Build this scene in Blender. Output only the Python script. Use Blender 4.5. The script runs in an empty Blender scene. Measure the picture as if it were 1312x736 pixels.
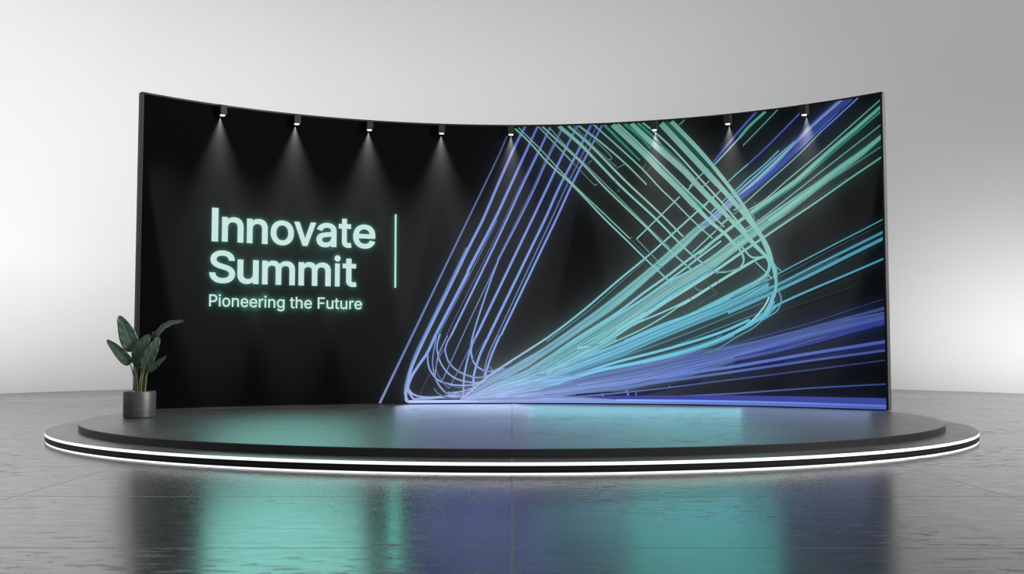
import bpy, bmesh, math, random
from mathutils import Vector, Matrix
PI = math.pi
# ------------------------------------------------------------------ camera, world, lights, exposure
S = bpy.context.scene
COL = S.collection
S.view_settings.view_transform = 'Standard'
S.view_settings.look = 'None'
S.view_settings.exposure = 0.0
S.view_settings.gamma = 1.0
S.view_settings.use_curve_mapping = False

cam = bpy.data.cameras.new('camera')
cam.sensor_fit = 'HORIZONTAL'; cam.sensor_width = 36.0
cam.lens = 36.0 * 1414.27 / 1312
camo = bpy.data.objects.new('camera', cam); COL.objects.link(camo)
camo.location = (0, -14.89, 0.981)
camo.rotation_euler = (PI/2 + 0.0615, 0, 0)
S.camera = camo

W = bpy.data.worlds.new('studio_world'); S.world = W; W.use_nodes = True
bg = W.node_tree.nodes['Background']
bg.inputs[0].default_value = (0.97, 0.985, 1.0, 1); bg.inputs[1].default_value = 0.50

def area(name, loc, target, size, power, color=(1, 1, 1), spread=180):
    l = bpy.data.lights.new(name, 'AREA'); l.shape = 'RECTANGLE'; l.size, l.size_y = size
    l.energy = power; l.color = color; l.spread = math.radians(spread)
    o = bpy.data.objects.new(name, l); COL.objects.link(o); o.location = loc
    d = Vector(target) - Vector(loc); o.rotation_euler = d.to_track_quat('-Z', 'Y').to_euler()
    return o
# softbox high on the right washing the left and back of the white cyclorama
area('key_softbox_light', (12.5, -7.0, 8.5), (-11.0, 9.0, 6.0), (5.0, 5.0), 2250, (1, 0.99, 0.985), 105)
# ground-row lights behind the stage that lift the foot of the cyclorama
area('ground_row_light', (9.6, 10.2, 0.3), (13.2, 13.2, 0.7), (9.0, 0.25), 195, (1, 1, 1), 130)
area('ground_row_light', (-9.0, 9.5, 0.35), (-13.5, 15.5, 1.3), (5.0, 0.4), 150, (1, 1, 1), 150)

# ------------------------------------------------------------------ measures
SCY, R = -4.1239, 7.3863          # centre line and radius of the curved display
HA = 0.8152                       # half angle of the arc
Z0, Z1 = 0.181, 4.797             # stage top, top of the display
UR, LR = 5.419, 5.776             # tier radii
random.seed(4)

def lin(c):
    r = []
    for v in c:
        v = v/255.0
        r.append(v/12.92 if v <= 0.04045 else ((v+0.055)/1.055)**2.4)
    return tuple(r)
def wp(s, z, off=0.0):
    """arc length s, height z, distance off in front of the display"""
    a = s/R; r = R-off
    return Vector((r*math.sin(a), SCY + r*math.cos(a), z))

# added unseen lights before the display, strengthening its reflections on floor and stage
def added_fill_light(name, s, z, w, h, power, color, spread=120, off=0.10):
    p = wp(s, z, off); a = s/R
    t = p + Vector((-math.sin(a), -math.cos(a), -0.22))
    return area(name, p, t, (w, h), power, color, spread)
added_fill_light('added_lettering_fill', -3.68, 2.02, 2.55, 3.05, 18.5, (0.31, 1.0, 0.88), off=0.16)
added_fill_light('added_bar_fill', -1.92, 2.0, 0.06, 2.7, 1.2, (0.20, 1.0, 0.84))
added_fill_light('added_blue_trail_fill', -0.55, 1.75, 2.2, 1.8, 1.7, (0.15, 0.26, 1.0), off=0.12)
added_fill_light('added_blue_foot_fill', -0.8, 0.50, 2.2, 0.6, 3.6, (0.50, 0.64, 1.0), off=0.12)
added_fill_light('added_cyan_trail_fill', 1.1, 1.75, 1.3, 2.0, 0.8, (0.10, 0.50, 0.85), off=0.12)
added_fill_light('added_cyan_foot_fill', 2.0, 0.62, 3.4, 0.6, 5.6, (0.34, 0.84, 0.98), off=0.26)
added_fill_light('added_mint_trail_fill', 3.1, 2.0, 2.4, 2.9, 5.0, (0.05, 0.94, 0.84), off=0.16)
added_fill_light('added_blue_fan_foot_fill', 4.7, 0.55, 2.1, 0.6, 1.5, (0.42, 0.62, 1.0), off=0.14)


# ------------------------------------------------------------------ helpers
def link(o, parent=None):
    COL.objects.link(o)
    if parent is not None: o.parent = parent
    return o
def mesh_obj(name, verts, faces, mat, parent=None, smooth=False):
    me = bpy.data.meshes.new(name); me.from_pydata([tuple(v) for v in verts], [], faces); me.update()
    if mat: me.materials.append(mat)
    if smooth:
        for p in me.polygons: p.use_smooth = True
    o = bpy.data.objects.new(name, me); link(o, parent)
    return o
def from_bm(name, bm, mat, parent=None, smooth=False):
    bmesh.ops.recalc_face_normals(bm, faces=bm.faces)
    me = bpy.data.meshes.new(name); bm.to_mesh(me); bm.free()
    if mat: me.materials.append(mat)
    if smooth:
        for p in me.polygons: p.use_smooth = True
    return link(bpy.data.objects.new(name, me), parent)
def empty(name, loc, rz=0.0):
    o = bpy.data.objects.new(name, None); o.empty_display_size = 0.1
    o.location = loc; o.rotation_euler = (0, 0, rz); COL.objects.link(o); return o
def tag(o, label=None, cat=None, group=None, kind=None):
    if label: o['label'] = label
    if cat: o['category'] = cat
    if group: o['group'] = group
    if kind: o['kind'] = kind
    return o
def lathe(name, prof, mat, parent=None, seg=48, loc=(0, 0, 0), smooth=False, sharp=True):
    """closed profile of (r, z) turned about the z axis; r = 0 ends collapse"""
    bm = bmesh.new(); rings = []
    for r, z in prof:
        if r <= 1e-6: rings.append([bm.verts.new((loc[0], loc[1], loc[2]+z))])
        else: rings.append([bm.verts.new((loc[0]+r*math.cos(2*PI*k/seg), loc[1]+r*math.sin(2*PI*k/seg), loc[2]+z)) for k in range(seg)])
    for a, b in zip(rings[:-1], rings[1:]):
        for k in range(seg):
            k2 = (k+1) % seg
            if len(a) == 1 and len(b) == 1: continue
            if len(a) == 1: bm.faces.new((a[0], b[k], b[k2]))
            elif len(b) == 1: bm.faces.new((a[k], a[k2], b[0]))
            else: bm.faces.new((a[k], a[k2], b[k2], b[k]))
    o = from_bm(name, bm, mat, parent, smooth)
    if smooth and sharp:
        me = o.data
        ang = math.radians(35)
        bm = bmesh.new(); bm.from_mesh(me)
        for e in bm.edges:
            if len(e.link_faces) == 2 and e.calc_face_angle(0) > ang: e.smooth = False
        bm.to_mesh(me); bm.free()
    return o

# ------------------------------------------------------------------ materials
def mat(name, color=(0.5, 0.5, 0.5), rough=0.5, metal=0.0, spec=0.5, emit=None, strength=1.0):
    m = bpy.data.materials.new(name); m.use_nodes = True
    b = m.node_tree.nodes['Principled BSDF']
    b.inputs['Base Color'].default_value = (*color, 1); b.inputs['Roughness'].default_value = rough
    b.inputs['Metallic'].default_value = metal; b.inputs['Specular IOR Level'].default_value = spec
    if emit:
        b.inputs['Emission Color'].default_value = (*emit, 1); b.inputs['Emission Strength'].default_value = strength
    return m
def add_noise(m, scale, lo, hi, target='Base Color', stretch=(1, 1, 1), detail=4, bump=0.0, bscale=None):
    nt = m.node_tree; b = nt.nodes['Principled BSDF']
    g = nt.nodes.new('ShaderNodeNewGeometry'); mp = nt.nodes.new('ShaderNodeMapping'); mp.inputs['Scale'].default_value = stretch
    nt.links.new(g.outputs['Position'], mp.inputs[0])
    n = nt.nodes.new('ShaderNodeTexNoise'); n.inputs['Scale'].default_value = scale; n.inputs['Detail'].default_value = detail
    nt.links.new(mp.outputs[0], n.inputs['Vector'])
    r = nt.nodes.new('ShaderNodeValToRGB'); r.color_ramp.elements[0].position = 0.35; r.color_ramp.elements[1].position = 0.68
    r.color_ramp.elements[0].color = (*lo, 1); r.color_ramp.elements[1].color = (*hi, 1)
    nt.links.new(n.outputs[0], r.inputs[0]); nt.links.new(r.outputs[0], b.inputs[target])
    if bump:
        bp = nt.nodes.new('ShaderNodeBump'); bp.inputs['Strength'].default_value = bump; bp.inputs['Distance'].default_value = 0.01
        nt.links.new(n.outputs[0], bp.inputs['Height']); nt.links.new(bp.outputs[0], b.inputs['Normal'])
    return m

def slate(name, extra=0.0):
    """large polished slate tiles: world-space grid of 3.45 x 2.05 m, streaky cleft marks in the sheen"""
    m = bpy.data.materials.new(name); m.use_nodes = True; nt = m.node_tree; N = nt.nodes; Lk = nt.links
    b = N['Principled BSDF']
    g = N.new('ShaderNodeNewGeometry')
    mp = N.new('ShaderNodeMapping'); mp.inputs['Scale'].default_value = (0.8, 2.0, 1); Lk.new(g.outputs['Position'], mp.inputs[0])
    n1 = N.new('ShaderNodeTexNoise'); n1.inputs['Scale'].default_value = 6.5; n1.inputs['Detail'].default_value = 5; n1.inputs['Roughness'].default_value = 0.66
    n1.inputs['Distortion'].default_value = 0.6; Lk.new(mp.outputs[0], n1.inputs['Vector'])
    n2 = N.new('ShaderNodeTexNoise'); n2.inputs['Scale'].default_value = 0.55; n2.inputs['Detail'].default_value = 4; Lk.new(g.outputs['Position'], n2.inputs['Vector'])
    # cleft flecks: thin streaks where fine noise is high, only inside patches
    mr = N.new('ShaderNodeMapRange'); mr.inputs[1].default_value = 0.54; mr.inputs[2].default_value = 0.64; Lk.new(n1.outputs[0], mr.inputs[0])
    mr2 = N.new('ShaderNodeMapRange'); mr2.inputs[1].default_value = 0.50; mr2.inputs[2].default_value = 0.62; Lk.new(n2.outputs[0], mr2.inputs[0])
    mu = N.new('ShaderNodeMath'); mu.operation = 'MULTIPLY'; Lk.new(mr.outputs[0], mu.inputs[0]); Lk.new(mr2.outputs[0], mu.inputs[1])
    # seams
    sx = N.new('ShaderNodeSeparateXYZ'); Lk.new(g.outputs['Position'], sx.inputs[0])
    def seam(out, period, shift, half):
        a = N.new('ShaderNodeMath'); a.operation = 'ADD'; a.inputs[1].default_value = shift + period*50; Lk.new(out, a.inputs[0])
        d = N.new('ShaderNodeMath'); d.operation = 'MODULO'; d.inputs[1].default_value = period; Lk.new(a.outputs[0], d.inputs[0])
        s = N.new('ShaderNodeMath'); s.operation = 'SUBTRACT'; s.inputs[1].default_value = period/2; Lk.new(d.outputs[0], s.inputs[0])
        ab = N.new('ShaderNodeMath'); ab.operation = 'ABSOLUTE'; Lk.new(s.outputs[0], ab.inputs[0])
        lt = N.new('ShaderNodeMath'); lt.operation = 'LESS_THAN'; lt.inputs[1].default_value = half; Lk.new(ab.outputs[0], lt.inputs[0])
        return lt.outputs[0]
    a = seam(sx.outputs['X'], 3.45, 3.45/2, 0.0045); c = seam(sx.outputs['Y'], 2.05, 9.21 + 2.05/2, 0.008)
    mx = N.new('ShaderNodeMath'); mx.operation = 'MAXIMUM'; Lk.new(a, mx.inputs[0]); Lk.new(c, mx.inputs[1])
    # colour
    cr = N.new('ShaderNodeValToRGB'); cr.color_ramp.elements[0].position = .3; cr.color_ramp.elements[1].position = .75
    cr.color_ramp.elements[0].color = (*FLO, 1); cr.color_ramp.elements[1].color = (*FHI, 1); Lk.new(n1.outputs[0], cr.inputs[0])
    mc = N.new('ShaderNodeMix'); mc.data_type = 'RGBA'; mc.inputs['B'].default_value = (0.05, 0.05, 0.05, 1)
    Lk.new(mx.outputs[0], mc.inputs['Factor']); Lk.new(cr.outputs[0], mc.inputs['A']); Lk.new(mc.outputs['Result'], b.inputs['Base Color'])
    # roughness
    rr = N.new('ShaderNodeMapRange'); rr.inputs[1].default_value = 0.3; rr.inputs[2].default_value = 0.7
    rr.inputs[3].default_value = RLO+extra; rr.inputs[4].default_value = RHI+extra; Lk.new(n1.outputs[0], rr.inputs[0])
    ra = N.new('ShaderNodeMath'); ra.operation = 'MULTIPLY_ADD'; ra.inputs[1].default_value = 0.20; Lk.new(mu.outputs[0], ra.inputs[0]); Lk.new(rr.outputs[0], ra.inputs[2])
    rs = N.new('ShaderNodeMath'); rs.operation = 'MULTIPLY_ADD'; rs.inputs[1].default_value = 0.3; Lk.new(mx.outputs[0], rs.inputs[0]); Lk.new(ra.outputs[0], rs.inputs[2])
    Lk.new(rs.outputs[0], b.inputs['Roughness'])
    b.inputs['IOR'].default_value = 1.62
    sp = N.new('ShaderNodeMapRange'); sp.inputs[3].default_value = SPEC; sp.inputs[4].default_value = SPEC*0.45; Lk.new(mu.outputs[0], sp.inputs[0])
    Lk.new(sp.outputs[0], b.inputs['Specular IOR Level'])
    return m
FLO, FHI, RLO, RHI, SPEC = (0.026, 0.026, 0.027), (0.042, 0.042, 0.042), 0.18, 0.26, 1.0

M = {}
M['slate'] = slate('slate_floor')
M['stage'] = slate('slate_stage', 0.12)
M['cyc'] = add_noise(mat('white_cyclorama', (0.86, 0.86, 0.86), 0.9, spec=0.1), 0.2, (0.85, 0.855, 0.855), (0.87, 0.87, 0.87))
M['edge'] = mat('charcoal_edge', (0.014, 0.014, 0.014), 0.42, spec=0.4)
M['groove'] = mat('black_groove', (0.006, 0.006, 0.007), 0.5, spec=0.3)
M['led'] = mat('white_light_strip', (0.8, 0.8, 0.8), 0.5, emit=(0.97, 0.98, 1.0), strength=1.0)
M['underled'] = mat('white_under_glow_strip', (0.8, 0.8, 0.8), 0.5, emit=(0.97, 0.97, 0.98), strength=1.1)
M['panel'] = add_noise(mat('anthracite_panel', (0.05, 0.048, 0.048), 0.5, spec=0.4), 3, (0.06, 0.058, 0.058), (0.07, 0.067, 0.067), stretch=(1, 1, 0.2))
M['bezel'] = mat('black_bezel', (0.006, 0.006, 0.006), 0.5, spec=0.12)
M['lamp'] = mat('lamp_housing', (0.010, 0.010, 0.010), 0.55, spec=0.12)
M['lens'] = mat('lamp_lens', (0.8, 0.8, 0.8), 0.3, emit=(0.9, 0.9, 0.92), strength=0.95)
M['soil'] = add_noise(mat('potting_soil', (0.02, 0.014, 0.01), 0.95), 60, (0.012, 0.009, 0.007), (0.05, 0.036, 0.025), bump=1.0)

def screen_mat(name, base, attr=True, rough=0.85, spec=0.01):
    m = mat(name, base, rough, spec=spec); nt = m.node_tree; b = nt.nodes['Principled BSDF']
    a = nt.nodes.new('ShaderNodeAttribute'); a.attribute_name = 'Col'
    nt.links.new(a.outputs['Color'], b.inputs['Emission Color']); b.inputs['Emission Strength'].default_value = 1.0
    return m
M['face'] = screen_mat('display_face', (0.0015, 0.0015, 0.0015))
M['trail'] = screen_mat('display_light_trails', (0.0045, 0.0045, 0.0045))
M['text'] = mat('mint_lettering', (0.003, 0.003, 0.003), 0.8, spec=0.02, emit=lin((197, 226, 220)), strength=1.0)
M['bar'] = mat('mint_bar', (0.003, 0.003, 0.003), 0.8, spec=0.02, emit=lin((165, 228, 214)), strength=1.0)

# ------------------------------------------------------------------ the setting
floor = mesh_obj('floor', [(-15, -24, 0), (15, -24, 0), (15, 23, 0), (-15, 23, 0)], [(0, 1, 2, 3)], M['slate'])
tag(floor, kind='structure')
# white cyclorama: two straight sides and a round back
path = [(-14.1, -24.0), (-14.1, -8.0)] + [(-14.1*math.cos(PI*k/96), 7.6 + 14.1*math.sin(PI*k/96)) for k in range(97)] + [(14.1, -8.0), (14.1, -24.0)]
vs = []; fs = []
HC = 15.0
for i, (x, y) in enumerate(path):
    vs += [(x, y, 0.0), (x, y, HC)]
for i in range(len(path)-1): fs.append((2*i, 2*i+1, 2*i+3, 2*i+2))
cyc = mesh_obj('wall_back', vs, fs, M['cyc'], smooth=True)
cyc.modifiers.new('thick', 'SOLIDIFY').thickness = 0.12
cyc.modifiers['thick'].offset = 1
tag(cyc, kind='structure')

# ------------------------------------------------------------------ the stage
st = empty('round_stage', (0, 0, 0))
tag(st, 'low round two-tier stage with slate top and glowing white rim, standing on the floor', 'stage')
seg = 256
lathe('upper_tier', [(0, 0.104), (UR, 0.104), (UR, Z0-0.006), (UR-0.006, Z0), (0, Z0)], M['edge'], st, seg)
up = bpy.data.objects['upper_tier']
up.data.materials.append(M['stage'])
for p in up.data.polygons:
    if p.normal.z > 0.9 and p.center.z > 0.17: p.material_index = 1
lathe('lower_tier', [(0, 0.0145), (LR-0.003, 0.0145), (LR-0.003, 0.0735), (LR-0.021, 0.0735), (LR-0.021, 0.101), (LR-0.001, 0.101), (LR-0.001, 0.1035), (0, 0.1035)], M['groove'], st, seg)
lo = bpy.data.objects['lower_tier']
lo.data.materials.append(M['stage'])
for p in lo.data.polygons:
    if p.normal.z > 0.9 and p.center.z > 0.10: p.material_index = 1
lathe('rim_light_strip', [(LR-0.020, 0.074), (LR, 0.074), (LR, 0.1005), (LR-0.020, 0.1005), (LR-0.020, 0.074)], M['led'], st, seg)
tag(bpy.data.objects['rim_light_strip'], 'white glowing strip around the rim')
tr = lathe('shadow_groove', [(LR-0.01, 0.040), (LR+0.001, 0.040), (LR+0.001, 0.046), (LR-0.01, 0.046), (LR-0.01, 0.040)], M['edge'], st, seg)
lathe('under_glow_strip', [(LR-0.03, 0.0), (LR-0.006, 0.0), (LR-0.006, 0.0145), (LR-0.03, 0.0145), (LR-0.03, 0.0)], M['underled'], st, seg)
tag(bpy.data.objects['under_glow_strip'], 'white glowing strip under the lower tier')

# ------------------------------------------------------------------ curved display wall
dw = empty('curved_display_screen', (0, SCY+R, Z0))
tag(dw, 'tall curved black display wall with mint lettering and neon light trails, on the round stage', 'display wall')
def at_dw(o):
    o.matrix_parent_inverse = Matrix.Translation((0, -(SCY+R), -Z0)); return o
n = 120; TH = 0.085
vs = []; fs = []
for k in range(n+1):
    a = -HA + 2*HA*k/n
    for r in (R+0.004, R+TH):
        for z in (Z0, Z1): vs.append((r*math.sin(a), SCY+r*math.cos(a), z))
for k in range(n):
    i = 4*k; j = i+4
    fs += [(i, j, j+1, i+1), (i+2, i+3, j+3, j+2), (i+1, j+1, j+3, i+3), (i, i+2, j+2, j)]
fs += [(0, 1, 3, 2), (4*n, 4*n+2, 4*n+3, 4*n+1)]
at_dw(mesh_obj('wall_body', vs, fs, M['panel'], dw))
# bezel
def strip(bm, s0, s1, z0, z1, o0, o1, nn):
    prev = None
    for k in range(nn+1):
        s = s0+(s1-s0)*k/nn
        q = [bm.verts.new(wp(s, z, o)) for z, o in ((z0, o0), (z0, o1), (z1, o1), (z1, o0))]
        if prev:
            for i in range(4): bm.faces.new((prev[i], prev[(i+1) % 4], q[(i+1) % 4], q[i]))
        else: bm.faces.new(q)
        prev = q
    bm.faces.new(prev[::-1])
SE = R*HA
bm = bmesh.new()
strip(bm, -SE, SE, Z1-0.022, Z1+0.004, -0.03, 0.012, n)
strip(bm, -SE, SE, Z0+0.0005, Z0+0.018, -0.004, 0.002, n)
strip(bm, -SE, -SE+0.03, Z0+0.018, Z1-0.022, -0.004, 0.012, 1)
strip(bm, SE-0.03, SE, Z0+0.018, Z1-0.022, -0.004, 0.012, 1)
at_dw(from_bm('bezel', bm, M['bezel'], dw))

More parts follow.
